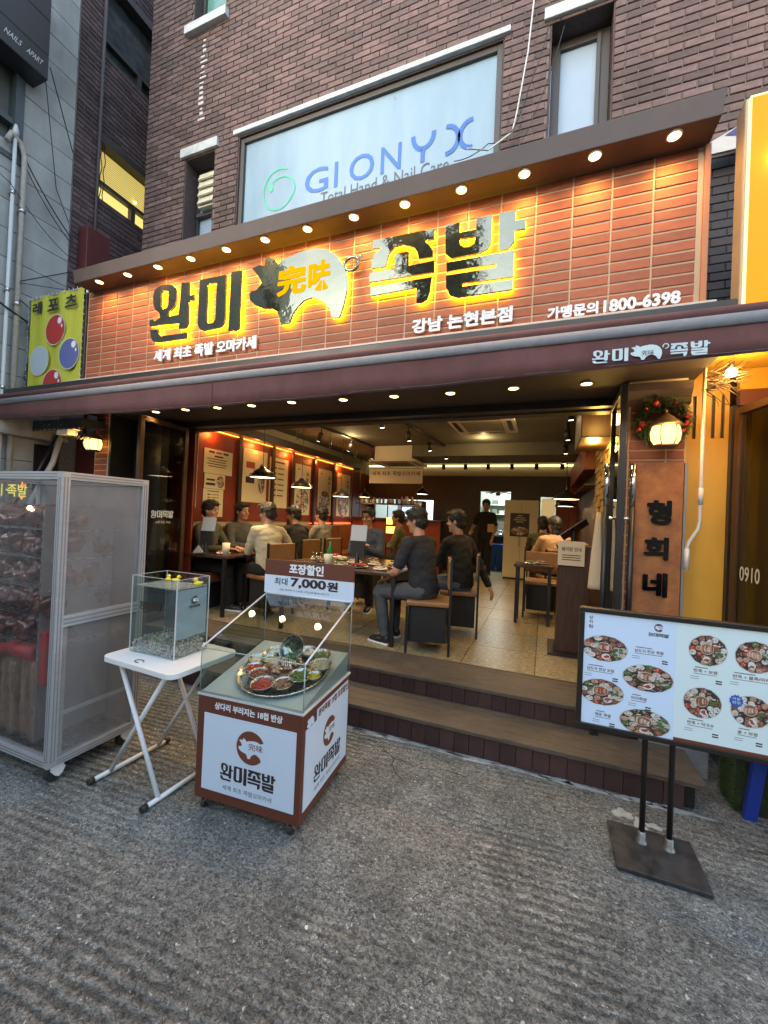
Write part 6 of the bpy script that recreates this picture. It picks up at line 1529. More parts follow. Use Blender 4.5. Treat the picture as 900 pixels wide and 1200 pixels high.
for k, (x0, y0, x1, y1) in enumerate(((-3.35, 4.2, -3.15, 8.0), (-2.0, 4.4, -1.72, 8.0), (.20, 4.3, .30, 8.9))):
    z = 2.80; t = thing('lighting_track', 'black ceiling lighting track with small spotlights, %s of three' % ('left', 'middle', 'right')[k], 'lighting track', (0, 0, 0))
    b = MB(); b.tube([(x0, y0, z+.09), (x1, y1, z+.09)], .022, 6); b.build('rail', m_black, t)
    for j in range(4):
        f_ = (j+.4)/4; x, y = x0+(x1-x0)*f_, y0+(y1-y0)*f_
        b = MB(); d = Vector((-.5 if k == 0 else .1, .2, -1)).normalized()*.14; b.cone((x, y, z+.07), (x, y, z), .008, .008, 6); b.cone((x, y, z), tuple(Vector((x, y, z))+d), .033, .036, 12); s_ = b.build('spotlight', m_black, t)
        b = MB(); e_ = Vector((x, y, z))+d*1.01; b.cone(tuple(e_), tuple(e_+d*.02), .026, .026, 12); b.build('lens', emat('track lens', (1, .8, .5), 5), s_)
    if k == 0:
        for j in range(4):
            f_ = (j+.85)/4.4; x, y = x0+(x1-x0)*f_, y0+(y1-y0)*f_
            b = MB(); b.tube([(x, y, z+.09), (x, y, z-.08)], .003, 5); b.tube([(x+.02*math.cos(a), y, z-.15+.07*math.sin(a)) for a in [R(30*q_) for q_ in range(12)]], .005, 5, closed=True); b.build('ring_hook', m_black, t)
for x, y, e in ((-3.2, 4.6, 14), (-3.2, 6.4, 14), (-1.8, 4.6, 16), (-1.0, 6.9, 14), (-.3, 5.2, 14), (-.4, 8.2, 16), (-2.6, 8.0, 12)): spot('track_light', (x, y, 2.74), e*2.2, (1, .68, .32), R(140), .9, .06); point('track_fill', (x, y, 2.80), e*.35, (1, .72, .34), .04)
for k in range(6):
    x = -2.2+.5*k; t = thing('cylinder_spotlight', 'small black cylinder spotlight before the glowing back cove, %s from the left' % ORD[k], 'spotlight', (x, 9.2, 2.78), 0, 'spotlights before the back cove'); b = MB(); b.cone((0, 0, .0), (0, 0, -.11), .04, .04, 14); b.cone((0, 0, .0), (0, 0, .14), .008, .008, 6); b.build('body', m_black, t)
for x, y, wl in ((-2.9, 4.4, 'nearest the entrance'), (-2.35, 5.6, 'farthest back of three'), (-1.9, 5.2, 'rightmost of three')): 
    d_ = downlight(None, x, y, CZ-.001, r=.05); tag(d_, 'small recessed ceiling lamp inside the dining room, '+wl, 'ceiling lamp', 'recessed lamps inside the room')
# hanging banner
hb = thing('hanging_banner', 'white hanging banner with black brush lettering before the back left bar', 'banner', (-2.64, 7.2, 2.31))
box('cloth', mat('white banner', (.5, .42, .34), .7), -.53, .53, 0, .012, -.145, .14, hb)
b = MB(); T = FRONT(-.001); text(b, '세계 최초 족발오마카세', T, -.48, .0, .48, .085, bold=.015, n=0); b.build('lettering', m_ink, hb, fix=False)
b = MB(); b.cone((-.5, .005, .14), (-.5, .005, .6), .003, .003, 5); b.cone((.5, .005, .14), (.5, .005, .6), .003, .003, 5); b.cone((-.54, .006, .145), (.54, .006, .145), .010, .010, 8); b.build('hanger', m_black, hb)
# bar at back left
br = thing('service_bar', 'dark service bar with a red front at the back left of the room', 'bar counter', (-3.1, 8.9, FZ))
box('front', m_redwood, -1.1, 1.0, -.2, -.17, 0, 1.15, br); box('counter', m_dkwood, -1.12, 1.02, -.25, .3, 1.15, 1.19, br, bevel=.006); box('body', m_black, -1.08, .98, -.169, .28, 0, 1.149, br)
sh = thing('bar_shelf', 'slim hanging shelf with jars above the bar at the back left', 'shelf', (-3.3, 8.6, 1.80)); box('board', m_dkwood, -.75, .7, -.12, .12, 0, .03, sh); 
for x in (-.7, 0, .68): box('post', m_black, x-.01, x+.01, -.01, .01, -.3, 1.05, sh)
random.seed(5)
for k in range(12):
    h = random.uniform(.08, .17); b = MB(); r_ = random.uniform(.025, .05); b.lathe([(.001, 0), (r_, 0), (r_, h*.7), (r_*.6, h*.9), (r_*.6, h), (.001, h)], (-3.95+.11*k+random.uniform(-.02, .02), 8.6, 1.831), 12); tag(b.build('glass_jar', mat('jar %d' % (k % 3), ((.35, .3, .22), (.5, .5, .45), (.2, .12, .06))[k % 3], .3)), 'small jar on the bar shelf, %s from the left' % ORD[k], 'jar', 'jars on the bar shelf')
sc = thing('display_fridge', 'small cold display with a glowing pale blue front on the back bar', 'display fridge', (-2.82, 8.95, FZ+1.19))
box('case', m_steel, -.25, .25, -.12, .25, 0, .42, sc); box('lit_front', emat('cold display light', (.45, .75, .95), .9), -.21, .21, -.126, -.121, .06, .27, sc); box('header', m_white, -.24, .24, -.126, -.121, .30, .38, sc)
for k in range(2):
    o = box('order_screen', mat('amber screen', (.5, .25, .03), .3, emit=(1, .55, .08), estr=.8), -2.66+.0*k, -2.42, 6.9, 6.92, 1.40-.16*k, 1.52-.16*k); tag(o, 'small amber menu card on the far table, %s one' % ('upper', 'lower')[k], 'menu card')

# right side: kiosk, sign, towels, lit decorative wall
ki = thing('order_counter', 'narrow dark wooden host counter inside the right of the entrance', 'counter', (.27, 4.45, FZ))
box('body', m_dkwood, -.13, .14, -.18, .2, .02, 1.0, ki, bevel=.006); box('base', m_black, -.2, .2, -.28, .24, 0, .02, ki); box('top', m_dkwood, -.15, .16, -.2, .22, 1.0, 1.03, ki, bevel=.004)
tb = thing('tablet_stand', 'black tablet with a bluish screen tilted on the host counter', 'tablet', (.27, 4.4, FZ+1.03)); b = MB(); T_ = Matrix.Translation((0, 0, .16)) @ Matrix.Rotation(R(-38), 4, 'Y') @ Matrix.Rotation(R(-20), 4, 'X'); b.box(-.14, .14, -.10, .10, -.012, .0, 0, T_); b.box(-.10, .12, -.08, .08, .0005, .002, 1, T_); b.cone((0, 0, 0), (0, 0, .15), .02, .02, 8); b.build('tablet', [m_black, mat('dim screen', (.03, .05, .09), .15, emit=(.25, .4, .6), estr=.5)], tb, fix=False)
wn_ = thing('waiting_notice', 'small white waiting notice fixed to the host counter', 'notice', (.245, 4.235, 1.27)); box('board', mat('notice paper', (.6, .52, .38), .5), -.115, .115, 0, .01, -.115, .115, wn_)
T = FRONT(-.001); b = MB(); text(b, '웨이팅 안내', T, -.085, .02, .085, .06, bold=.015); 
for k in range(3): b.box(-.08, .08, -.02-.022*k, -.012-.022*k, .0, .0008, 0, T)
b.build('print', m_ink, wn_, fix=False)
ap = thing('hanging_apron', 'long white apron hanging beside the right glass door', 'apron', (.43, 3.93, 1.66))
b = MB(); b.ring([[(.5*w_*math.sin(a)*(1+.12*math.cos(5*a)), .025*math.cos(a), z) for a in [R(20*k) for k in range(18)]] for w_, z in ((.03, 0), (.055, -.12), (.09, -.35), (.12, -.62), (.125, -.66))]); b.build('cloth', mat('white apron', (.6, .52, .4), .8), ap)
o = MB().box(.36, .44, 4.75, 4.85, FZ+.0, 1.35).build('white_banner_roll', mat('white roll', (.5, .42, .28), .7), bevel=.02, fix=False); tag(o, 'pale upright folded screen standing left behind the host counter', 'screen')
dw = thing('glowing_wall', 'rough stone wall with yellow light washing over it along the right side', 'feature wall', (RX-.012, 0, 0))
random.seed(9)
m_fs = mat('stone strip', (.3, .2, .09), .8, var=.3, vscale=12, rnd=.25)
for j in range(14):
    y = 3.85
    while y < 5.6:
        l_ = random.uniform(.16, .3); box('stone', m_fs, -random.uniform(.01, .03), .01, y, y+l_-.008, 1.55+.07*j, 1.612+.07*j, dw); y += l_
point('wall_wash', (.42, 4.5, 2.3), 10, (1, .6, .12), .05); point('wall_wash', (.42, 3.9, 2.45), 4, (1, .55, .12), .05)
rw = thing('wall_cabinets', 'reddish wooden wall cabinets above the right tables', 'wall cabinet', (RX, 0, 0))
for k in range(4): box('cabinet', m_redwood, -.16, -.002, 5.75+.75*k, 6.45+.75*k, 2.25, 2.60, rw, bevel=.006); box('shelf', m_dkwood, -.14, -.002, 5.75+.75*k, 6.45+.75*k, 2.05, 2.07, rw)
box('post', m_redwood, -.14, -.002, 9.0, 9.3, FZ, 2.58, rw)
b = MB(); b.box(.28, .58, 4.15, 4.95, 2.35, 2.75); tag(b.build('speaker_box', m_dkwood, bevel=.01, fix=False), 'dark wooden box hung under the ceiling inside the right of the entrance', 'box')
# bright pass between fridge and right wall
o = box('pass_light', emat('pass glow', (1, .66, .28), .22), -.08, .20, BY+.3, BY+.32, 1.6, 2.1); tag(o, 'warm glowing pass-through right of the cream fridge', 'pass')
o = box('pass_shelf', m_redwood, .22, .58, 9.3, 9.5, FZ, 1.95); tag(o, 'tall red-brown cabinet in the back right corner', 'cabinet')

# ------------------------------------------------------------------ furniture
m_leg = mat('black steel leg', (.012, .012, .012), .4)
m_cseat = mat('tan leather', (.24, .12, .045), .45, var=.15)
def chair0_():
    t = thing('dining_chair', 'x', 'chair')
    w_, d_ = .20, .20
    b = MB(); b.box(-w_, w_, -d_, d_, .43, .475); b.build('seat', m_cseat, t, bevel=.012, fix=False)
    b = MB(); b.box(-w_, w_, -d_-.005, -d_+.03, .60, .86); b.build('backrest', m_cseat, t, bevel=.01, fix=False)
    for sx_ in (-1, 1):
        b = MB(); b.box(sx_*w_-.011, sx_*w_+.011, d_-.022, d_, 0, .43); b.build('leg', m_leg, t, fix=False)
        b = MB(); b.box(sx_*w_-.011, sx_*w_+.011, -d_-.008, -d_+.014, 0, .87); b.build('leg', m_leg, t, fix=False)
    b = MB(); b.box(-.17, .17, -.17, .17, .10, .425); b.build('storage_box', mat('black cloth', (.014, .013, .012), .8), t, bevel=.01, fix=False)
    return t
ch0 = chair0_(); ch0.location = (-1.0, 3.80, FZ); ch0.rotation_euler = (0, 0, R(104)); ch0['label'] = 'tan leather chair nearest the entrance under the man in the navy T-shirt'
ch0['group'] = 'dining chairs'
dup(ch0, (-.84, 4.50, FZ), R(98), 'tan leather chair under the man in the black jacket')
dup(ch0, (-3.05, 4.10, FZ), R(75), 'chair under the person in the cream shirt at the left table')
dup(ch0, (-3.25, 5.05, FZ), R(80), 'chair under the man in the black shirt at the left')
dup(ch0, (-3.20, 5.60, FZ), R(80), 'chair under the man in the grey shirt at the left')
dup(ch0, (-2.30, 5.25, FZ), R(180), 'chair under the man with glasses at the far end of the middle table')
dup(ch0, (-2.2, 6.45, FZ), R(100), 'chair under the person in camouflage at the back')
dup(ch0, (-.02, 5.85, FZ), R(0), 'empty chair turned away from the entrance at the right table')
dup(ch0, (.16, 6.45, FZ), R(20), 'chair under the person in the beige top at the right')
dup(ch0, (-.02, 7.25, FZ), R(10), 'chair under the person in the olive top at the right')
def table(label, x0, x1, y0, y1, h=.70):
    t = thing('dining_table', label, 'table', ((x0+x1)/2, (y0+y1)/2, FZ)); w_, d_ = (x1-x0)/2, (y1-y0)/2
    box('table_top', mat('dark table top', (.055, .028, .016), .25, var=.3, vscale=4, streak=(1, 12, 1)), -w_, w_, -d_, d_, h-.035, h, t, bevel=.006)
    for sx_ in (-1, 1):
        for sy_ in (-1, 1): box('leg', m_leg, sx_*(w_-.04)-.018, sx_*(w_-.04)+.018, sy_*(d_-.04)-.018, sy_*(d_-.04)+.018, 0, h-.035, t)
table('dark table in the middle covered with dishes, before the man in the navy T-shirt', -2.60, -1.27, 3.62, 4.72)
table('dark table at the left behind the fish tank', -3.98, -3.35, 3.66, 4.55)
table('dark table at the right behind the host counter', -.33, .12, 5.25, 5.60, .72)
table('dark table at the far right under the pendant lamps', .05, .5, 6.75, 7.7)
table('dark table at the back left before the bar', -2.7, -2.2, 6.6, 7.3)
# dishes on the tables
random.seed(21)
def plate(x, y, r, food, label, z=None, kind='shred', n=26):
    z = z or FZ+.701; t = thing('food_plate', label, 'plate', (x, y, z))
    b = MB(); b.lathe([(r*.5, 0), (r*.9, .008), (r, .016), (r+.003, .015), (r*.9, .004), (.001, .002)], seg=22, caps=False); b.build('plate', m_steel if random.random() < .4 else m_white, t)
    f = MB()
    for k in range(n):
        a = random.uniform(0, 6.28); q_ = r*.75*math.sqrt(random.random()); f.sph((q_*math.cos(a), q_*math.sin(a), .014+.022*(1-(q_/r)**2)), (.014, .011, .009), 7, 4, k % len(food), None, .2)
    f.build('food', food, t, kind='stuff', fix=False)
sp_ = [(-1.50, 3.78), (-1.75, 3.80), (-2.0, 3.85), (-1.45, 4.05), (-1.70, 4.10), (-1.95, 4.12), (-2.25, 3.95), (-1.55, 4.35), (-1.85, 4.42), (-2.2, 4.3), (-2.42, 4.1), (-2.4, 4.5)]
fn = [('sliced meat', f_pink), ('kimchi', f_red), ('green leaves', f_green), ('brown stew', f_brown), ('pale sprouts', f_cream)]
wh_ = ['nearest the man in navy', 'at the front edge, second from its right corner', 'at the front edge beside the tablet', 'right of centre', 'in the centre', 'left of centre', 'near its front left', 'at the right, farther back', 'in the middle, farther back', 'at the back, left of centre', 'near its left end', 'at its far left corner']
for i, (x, y) in enumerate(sp_): n_, fd = fn[i % 5]; plate(x, y, random.uniform(.065, .10), fd, 'plate of %s on the middle table, %s' % (n_, wh_[i]))
for i, (x, y) in enumerate(((-3.55, 3.85), (-3.75, 4.0), (-3.5, 4.15), (-3.72, 4.3))): n_, fd = fn[(i+1) % 5]; plate(x, y, .08, fd, 'plate of %s on the left table behind the fish tank' % n_)
for i, (x, y) in enumerate(((-.15, 5.4), (-.02, 5.5))): n_, fd = fn[(i+2) % 5]; plate(x, y, .07, fd, 'small plate of %s on the right table' % n_, FZ+.721)
m_clearg = film('drinking glass', (.85, .88, .85), 1.5)
def cup(x, y, h, r, mt, nm, label, z=FZ+.701):
    b = MB(); b.lathe([(.001, .003), (r*.8, .0), (r, h), (r-.003, h), (r*.78, .006), (.001, .006)], (x, y, z), 16); tag(b.build(nm, mt), label, nm.replace('_', ' '))
cup(-2.18, 3.72, .13, .035, m_clearg, 'drinking_glass', 'clear glass at the left end of the middle table')
cup(-2.27, 3.80, .12, .034, m_clearg, 'drinking_glass', 'second clear glass at the left end of the middle table')
cup(-2.05, 3.70, .12, .045, mat('cream can', (.5, .5, .4), .4), 'tissue_can', 'cream and green can standing by the table tablet')
cup(-3.45, 3.78, .14, .045, m_post, 'tissue_can', 'cream cup on the left table beside the tablet')
o = MB().box(-1.95, -1.80, 3.68, 3.76, FZ+.7006, FZ+.706).build('napkin', mat('napkin', (.6, .58, .5), .8), fix=False); tag(o, 'white napkin at the front edge of the middle table', 'napkin')
o = MB().add([(-3.90, 3.72, FZ+.701), (-3.72, 3.70, FZ+.701), (-3.81, 3.72, FZ+.80), (-3.80, 3.8, FZ+.701)], [(0, 1, 2), (1, 3, 2), (3, 0, 2), (0, 3, 1)]).build('folded_napkin', mat('napkin', (.6, .58, .5), .8)); tag(o, 'folded white napkin tent on the left table', 'napkin')
def order_tab(label, x, y, z, rot):
    t = thing('order_tablet', label, 'tablet', (x, y, z), rot)
    T_ = Matrix.Rotation(R(-12), 4, 'X'); b = MB(); b.box(-.085, .085, 0, .006, .27, .44, 0, T_); b.build('card', mat('pale screen back', (.35, .37, .42), .4), t, bevel=.004, fix=False)
    b = MB(); b.box(-.075, .075, .03, .075, .10, .268); b.cone((0, .04, 0), (0, .05, .15), .03, .02, 10); b.box(-.07, .07, -.05, .06, 0, .012); b.build('stand', m_black, t, fix=False)
order_tab('pale grey table tablet on a black stand at the middle table', -1.78, 3.80, FZ+.701, R(12))
order_tab('pale grey table tablet on a black stand at the left table', -3.70, 3.70, FZ+.701, R(15))
b = MB(); b.lathe([(.001, 0), (.032, 0), (.032, .14), (.012, .19), (.012, .24), (.001, .24)], (-2.12, 3.86, FZ+.701), 14); tag(b.build('green_bottle', mat('green bottle', (.02, .16, .05), .1)), 'green glass bottle on the middle table', 'bottle')

# ================================================================== PEOPLE
from mathutils import noise as NZ
def remesh(b, vox, mts, amp=0, nf=10, seed=0, sm=2, name='part', keep=None):
    me = b.mesh('tmp', mts[0]); o = bpy.data.objects.new('tmp', me); TS.collection.objects.link(o)
    m = o.modifiers.new('r', 'REMESH'); m.mode = 'VOXEL'; m.voxel_size = vox
    if sm: s_ = o.modifiers.new('s', 'SMOOTH'); s_.iterations = sm; s_.factor = .5
    me2 = to_mesh(o); bpy.data.objects.remove(o); bpy.data.meshes.remove(me)
    if amp:
        nr_ = [v.normal.copy() for v in me2.vertices]
        for v, n0 in zip(me2.vertices, nr_):
            q_ = Vector((v.co.x, v.co.y, v.co.z*1.8)); v.co = v.co+n0*amp*(NZ.noise(q_*nf+Vector((seed*7.1, 0, 0)))+.4*NZ.noise(q_*nf*2.3))
    me2.polygons.foreach_set('use_smooth', [True]*len(me2.polygons)); me2.materials.clear()
    for mm in mts: me2.materials.append(mm)
    me2.name = name; return me2
def limb(b, pts, rad, seg=12):
    for i in range(len(pts)-1): b.cone(pts[i], pts[i+1], rad[i], rad[i+1], seg)
    for p, r in zip(pts, rad): b.sph(tuple(p), r*1.0, 12, 8)
def ell(b, c, r, T=None): b.sph(tuple(c), r, 16, 10, 0, T)
def ik(a, t, l1, l2, pole):
    a, t = Vector(a), Vector(t); d = t-a; L_ = min(d.length, (l1+l2)*.995); d.normalize(); t = a+d*L_
    x = (l1*l1-l2*l2+L_*L_)/(2*L_); h = math.sqrt(max(0, l1*l1-x*x)); p = Vector(pole)-d*Vector(pole).dot(d); p.normalize()
    return a+d*x+p*h, t
skin = mat('skin', (.42, .22, .14), .5, var=.08, vscale=20)
def person(label, loc, rot, shirt, pants, hair=(.012, .010, .010), pose='sit', seat=.45, lean=0.0, head=(0, 0), hands=None, sleeve='long', vox=.010, feet=None, glasses=False, cap=None, seed=1, knees=None, wide=1.0, facing=False, longhair=False):
    root = thing('person', label, 'person', loc, rot)
    hz = seat+.09 if pose == 'sit' else .90
    hip = Vector((0, 0, hz)); sp = Vector((0, math.sin(lean), math.cos(lean))); sh_c = hip+sp*.46; nk = hip+sp*.545; 
    Th = Matrix.Translation(nk+Vector((0, .015, .015))+sp*.115) @ Matrix.Rotation(R(head[0]), 4, 'Z') @ Matrix.Rotation(R(head[1]), 4, 'X')
    shl = [sh_c+Vector((s_*.175*wide, 0, -.01)) for s_ in (-1, 1)]
    if pose == 'sit':
        kn = knees or [Vector((-.11, .42, seat+.05)), Vector((.11, .42, seat+.05))]; ak = feet or [Vector((-.12, .42, .09)), Vector((.12, .46, .09))]
        hd = hands or [Vector((-.12, .38, seat+.30)), Vector((.12, .38, seat+.30))]
    else:
        kn = [Vector((-.09, .03, .48)), Vector((.09, .0, .48))]; ak = feet or [Vector((-.10, -.01, .08)), Vector((.10, -.03, .08))]
        hd = hands or [Vector((-.22, .10, .85)), Vector((.22, .25, 1.0))]
    hips = [hip+Vector((s_*.09, 0, 0)) for s_ in (-1, 1)]
    arms = []
    for i, s_ in enumerate((-1, 1)): e_, w_ = ik(shl[i], hd[i], .28, .25, (s_*.6, -.25, -.9)); arms.append((shl[i], e_, w_))
    # ---- body: one skin surface from head to toes
    b = MB()
    for z_, rx, ry, yo in (): pass
    hr = [(-.118, .022, .020, .050), (-.105, .040, .038, .046), (-.080, .052, .060, .026), (-.04, .064, .082, .008), (.0, .071, .091, 0), (.04, .075, .096, -.004), (.08, .068, .088, -.008), (.105, .050, .064, -.010), (.120, .018, .022, -.010)]
    b.ring([[(rx*math.cos(a), yo+ry*math.sin(a), z_) for a in [R(20*k) for k in range(18)]] for z_, rx, ry, yo in hr], 0, Th)
    b.cone((0, .088, .014), (0, .107, -.022), .007, .0125, 8, 0, Th); b.sph((0, .103, -.024), (.015, .010, .009), 8, 6, 0, Th)
    b.sph((0, .080, -.055), (.026, .014, .010), 10, 6, 0, Th); b.sph((0, .078, -.098), (.022, .016, .014), 10, 6, 0, Th)
    for s_ in (-1, 1): b.sph((s_*.074, -.008, -.012), (.011, .020, .030), 8, 6, 0, Th); b.sph((s_*.036, .060, -.030), (.026, .026, .022), 8, 6, 0, Th)
    limb(b, [nk-sp*.03, Th @ Vector((0, -.012, -.06))], [.058, .053])
    ell(b, hip+sp*.36, (.15*wide, .095, .14)); ell(b, hip+sp*.14, (.135*wide, .10, .16)); ell(b, hip, (.15, .11, .10))
    for i in (0, 1):
        a, e_, w_ = arms[i]; limb(b, [sh_c+(a-sh_c)*.6, a, e_, w_], [.055, .050, .040, .027])
        limb(b, [hips[i], kn[i], ak[i]], [.082, .056, .038]); limb(b, [ak[i]-Vector((0, .03, .045)), ak[i]+Vector((0, .14, -.055))], [.035, .03])
        # hand: palm, four curled fingers, a thumb from its side
        d = (w_-e_).normalized(); side = d.cross(Vector((0, 0, 1))); side = side.normalized() if side.length > .1 else Vector((1, 0, 0)); nrm = side.cross(d).normalized()
        if nrm.z > 0: nrm = -nrm
        pc = w_+d*.05; Mx = Matrix((( side.x, d.x, nrm.x, pc.x), (side.y, d.y, nrm.y, pc.y), (side.z, d.z, nrm.z, pc.z), (0, 0, 0, 1)))
        b.sph((0, 0, 0), (.040, .052, .015), 12, 8, 0, Mx)
        for j, (u_, l_) in enumerate(((-.030, .9), (-.010, 1.05), (.010, 1.0), (.029, .78))):
            p = [Vector((u_, .036, 0))]; an = .25
            for seg_l in (.040, .026, .020): p.append(p[-1]+Vector((0, math.cos(an), math.sin(an)))*seg_l*l_); an += .38
            limb(b, [tuple(Mx @ q_) for q_ in p], [.0095, .009, .0085, .0075], 8)
        tsd = -1 if i == 1 else 1
        p = [Vector((tsd*.026, -.022, .002)), Vector((tsd*.050, .006, .012)), Vector((tsd*.056, .036, .022))]; limb(b, [tuple(Mx @ q_) for q_ in p], [.013, .0105, .0085], 8)
    o = bpy.data.objects.new('body', remesh(b, vox, [skin], sm=1, name='body')); COL.objects.link(o); o.parent = root
    # ---- shirt
    b = MB()
    def tor(r_): return [tuple(r_[0]+Vector((r_[1]*math.cos(a), 0, 0))+Vector((0, math.cos(lean), -math.sin(lean)))*r_[2]*math.sin(a)) for a in [R(18*k) for k in range(20)]]
    wz = wide
    rings = [(hip-sp*.04, .165*wz, .125), (hip+sp*.06, .162*wz, .128), (hip+sp*.18, .158*wz, .120), (hip+sp*.32, .178*wz, .122), (hip+sp*.42, .185*wz, .110), (hip+sp*.485, .150*wz, .082), (hip+sp*.53, .078, .068)]
    if pose != 'sit': rings[0] = (hip-sp*.10, .16*wz, .115)
    b.ring([tor(r_) for r_ in rings])
    for i in (0, 1):
        a, e_, w_ = arms[i]
        if sleeve == 'long': limb(b, [sh_c+(a-sh_c)*.7, a, e_, w_-(w_-e_)*.03], [.072, .064, .052, .038])
        else: limb(b, [sh_c+(a-sh_c)*.7, a, a+(e_-a)*.72], [.072, .066, .060])
    me = remesh(b, .012, [shirt], .009, 11, seed, 2, 'shirt'); o = bpy.data.objects.new('shirt', me); COL.objects.link(o); o.parent = root
    # ---- trousers
    b = MB(); ell(b, hip-Vector((0, .0, .01)), (.168, .125, .105))
    for i in (0, 1): limb(b, [hips[i], (hips[i]+kn[i])/2, kn[i], ak[i]+Vector((0, 0, .01))], [.098, .086, .070, .054])
    me = remesh(b, .013, [pants], .007, 10, seed+3, 2, 'trousers'); o = bpy.data.objects.new('trousers', me); COL.objects.link(o); o.parent = root
    for i in (0, 1):
        b = MB(); c = ak[i]; b.sph((c.x, c.y-.02, c.z-.035), (.042, .05, .05)); b.sph((c.x, c.y+.07, c.z-.05), (.044, .105, .036)); b.sph((c.x, c.y+.14, c.z-.058), (.04, .05, .026))
        sh_ = bpy.data.objects.new('shoe', remesh(b, .010, [m_black], sm=1, name='shoe')); COL.objects.link(sh_); sh_.parent = root
        b = MB(); b.box(c.x-.042, c.x+.042, c.y-.065, c.y+.185, c.z-.09, c.z-.070); b.build('sole', m_white, sh_, bevel=.008, fix=False)
    # ---- hair
    b = MB(); b.sph((0, -.018, .042), (.089, .104, .098), 18, 12, 0, Th); b.sph((0, -.045, -.018), (.077, .066, .080), 14, 9, 0, Th)
    for s_ in (-1, 1): b.sph((s_*.064, -.006, .018), (.018, .030, .036), 8, 6, 0, Th)
    b.sph((0, .048, .090), (.068, .050, .032), 12, 8, 0, Th)
    if longhair: b.sph((0, -.05, -.10), (.075, .05, .12), 12, 8, 0, Th)
    hm = mat('hair %s' % (hair,), hair, .55, var=.4, vscale=60, bump=.8, bscale=120)
    me = remesh(b, .008, [hm], .006, 26, seed, 1, 'hair'); o = bpy.data.objects.new('hair', me); COL.objects.link(o); o.parent = root
    # loose locks over the hair surface
    b2 = MB(); rg = random.Random(seed); hc = Th @ Vector((0, -.02, .03)); up = (Th.to_3x3() @ Vector((0, .35, 1))).normalized(); nv = [(v.co.copy(), v.normal.copy()) for v in me.vertices]
    for _ in range(620):
        c, n_ = rg.choice(nv); tdir = (n_*.1-(up-n_*up.dot(n_))+Vector((rg.gauss(0, .3), rg.gauss(0, .3), rg.gauss(0, .2)))).normalized(); w_ = tdir.cross(n_).normalized()*.0022; l_ = rg.uniform(.014, .032)
        b2.add([tuple(c+n_*.0005-w_), tuple(c+n_*.0005+w_), tuple(c+tdir*l_*.6+n_*.005+w_*.7), tuple(c+tdir*l_+n_*.002)], [(0, 1, 2, 3)])
    b2.build('lock', hm, o, fix=False, kind='stuff')
    if cap:
        b = MB(); b.sph((0, -.012, .06), (.090, .105, .075), 18, 9, 0, Th); b.sph((0, .11, .035), (.07, .06, .012), 14, 6, 0, Th); b.build('cap', cap, root)
    b = MB()
    for s_ in (-1, 1): b.sph((s_*.029, .0845, .008), (.0125, .007, .0055), 10, 6, 0, Th)
    b.build('eye', mat('eye', (.03, .02, .015), .2), root)
    b = MB()
    for s_ in (-1, 1): b.tube([tuple(Th @ Vector(q_)) for q_ in ((s_*.014, .094, .026), (s_*.030, .092, .031), (s_*.046, .080, .026))], .0028, 5)
    b.build('eyebrow', hm, root)
    b = MB(); b.tube([tuple(Th @ Vector(q_)) for q_ in ((-.020, .090, -.056), (0, .0965, -.055), (.020, .090, -.056))], [.002, .0045, .002], 6); b.build('mouth', mat('lips', (.30, .09, .07), .5), root)
    if glasses:
        b = MB()
        for s_ in (-1, 1):
            b.tube([tuple(Th @ Vector((s_*.031+.021*math.cos(a), .106, .006+.017*math.sin(a)))) for a in [R(30*k) for k in range(12)]], .0022, 5, closed=True)
            b.tube([tuple(Th @ Vector(q_)) for q_ in ((s_*.052, .106, .010), (s_*.074, .06, .010), (s_*.078, 0, .006))], .002, 5)
        b.tube([tuple(Th @ Vector(q_)) for q_ in ((-.010, .106, .010), (.010, .106, .010))], .002, 5); b.build('glasses', m_black, root)
    return root
def cloth(n, c, **k): return mat('cloth '+n, c, .85, bump=.3, bscale=300, var=.12, vscale=7, **k)
V_ = Vector
person('man in a navy T-shirt and grey trousers seated with his back to the entrance', (-1.05, 3.80, FZ), R(72), cloth('navy', (.012, .014, .020)), cloth('grey', (.055, .060, .068)), sleeve='short', vox=.0075, lean=.16, head=(10, -12), hands=[V_((-.15, .36, .62)), V_((.10, .38, .66))], feet=[V_((-.20, .30, .09)), V_((.06, .38, .09))], knees=[V_((-.20, .38, .50)), V_((.10, .42, .50))], seed=2, wide=1.1)
person('man in black jacket and jeans beside the man in navy, one arm hanging down', (-.83, 4.46, FZ), R(68), cloth('black', (.009, .0085, .0085)), cloth('jeans', (.06, .08, .12)), vox=.0075, lean=.10, head=(15, -8), hands=[V_((.0, .40, .66)), V_((.28, -.22, .46))], seed=5, wide=1.1)
person('man with glasses and a dark blue shirt facing the entrance with clasped hands', (-2.28, 5.25, FZ), R(192), cloth('dusty blue', (.04, .055, .09)), cloth('black', (.009, .0085, .0085)), vox=.0075, lean=.12, head=(-18, -6), hands=[V_((-.02, .30, .80)), V_((.04, .31, .82))], glasses=True, seed=8)
person('person in a camouflage jacket seated at the back of the middle table', (-2.2, 6.45, FZ), R(105), mat('cloth camouflage', (.14, .12, .05), .85, col2=(.04, .04, .02), vscale=9), cloth('black', (.009, .0085, .0085)), lean=.1, seed=9)
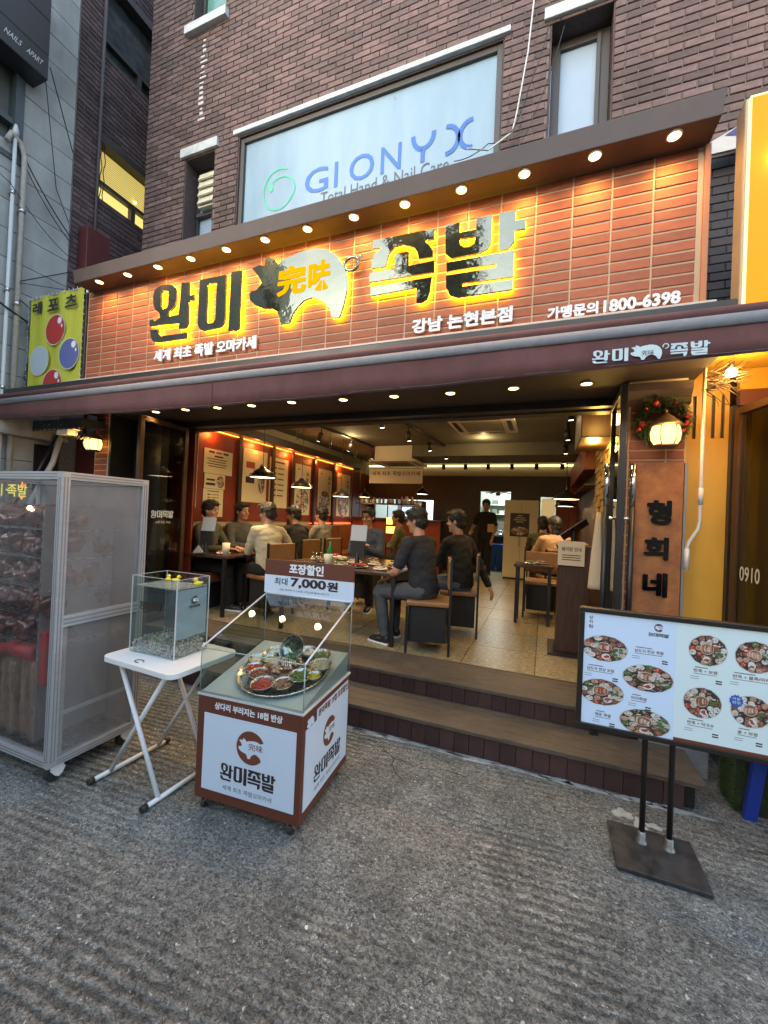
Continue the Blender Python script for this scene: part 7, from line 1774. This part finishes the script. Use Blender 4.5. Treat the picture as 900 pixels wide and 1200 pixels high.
person('person in a cream long-sleeved shirt seated with back turned, arm stretched to the right', (-3.08, 4.10, FZ), R(70), cloth('cream', (.45, .40, .29)), cloth('black', (.009, .0085, .0085)), vox=.0075, lean=.10, head=(25, -10), hands=[V_((-.05, .38, .66)), V_((.52, .22, .68))], seed=12)
person('man in a black shirt seated left of the man in grey', (-3.25, 5.02, FZ), R(75), cloth('black', (.009, .0085, .0085)), cloth('black', (.009, .0085, .0085)), lean=.22, head=(30, -15), seed=15)
person('man in a grey-beige shirt seated at the left beyond the man in black', (-3.20, 5.60, FZ), R(85), cloth('grey beige', (.22, .20, .16)), cloth('black', (.009, .0085, .0085)), lean=.08, seed=16)
person('person in an olive jacket seated behind the left table tablet', (-4.02, 4.02, FZ), R(-80), cloth('olive', (.05, .05, .03)), cloth('black', (.009, .0085, .0085)), lean=.08, head=(0, -5), seed=19)
person('person in a charcoal blazer on the wall bench beside the person in olive', (-4.02, 4.60, FZ), R(-95), cloth('charcoal', (.05, .05, .045)), cloth('black', (.009, .0085, .0085)), lean=.1, longhair=True, seed=22)
person('waiter in black standing before the kitchen doorway holding a paper', (-1.22, 9.35, FZ), R(160), cloth('black', (.009, .0085, .0085)), cloth('black', (.009, .0085, .0085)), pose='stand', sleeve='short', head=(20, -8), vox=.009, seed=25)
person('person in an olive top and black cap seated at the far right table', (-.02, 7.25, FZ), R(0), cloth('olive', (.05, .05, .03)), cloth('black', (.009, .0085, .0085)), cap=mat('black cap', (.012, .012, .012), .6), lean=.05, seed=28)
person('person in a beige top seated at the right with raised forearm', (.16, 6.45, FZ), R(15), cloth('beige', (.42, .26, .16)), cloth('black', (.009, .0085, .0085)), lean=.1, head=(15, 0), hands=[V_((-.16, .36, .82)), V_((.12, .36, .7))], longhair=True, seed=31)
o = MB().box(-1.16, -1.02, 9.18, 9.19, FZ+.98, FZ+1.16).build('paper_sheet', mat('tan paper', (.5, .33, .14), .7), fix=False); o.rotation_euler = (0, 0, 0); tag(o, 'tan paper sheet held by the waiter at the kitchen doorway', 'paper')

bpy.data.scenes.remove(TS)
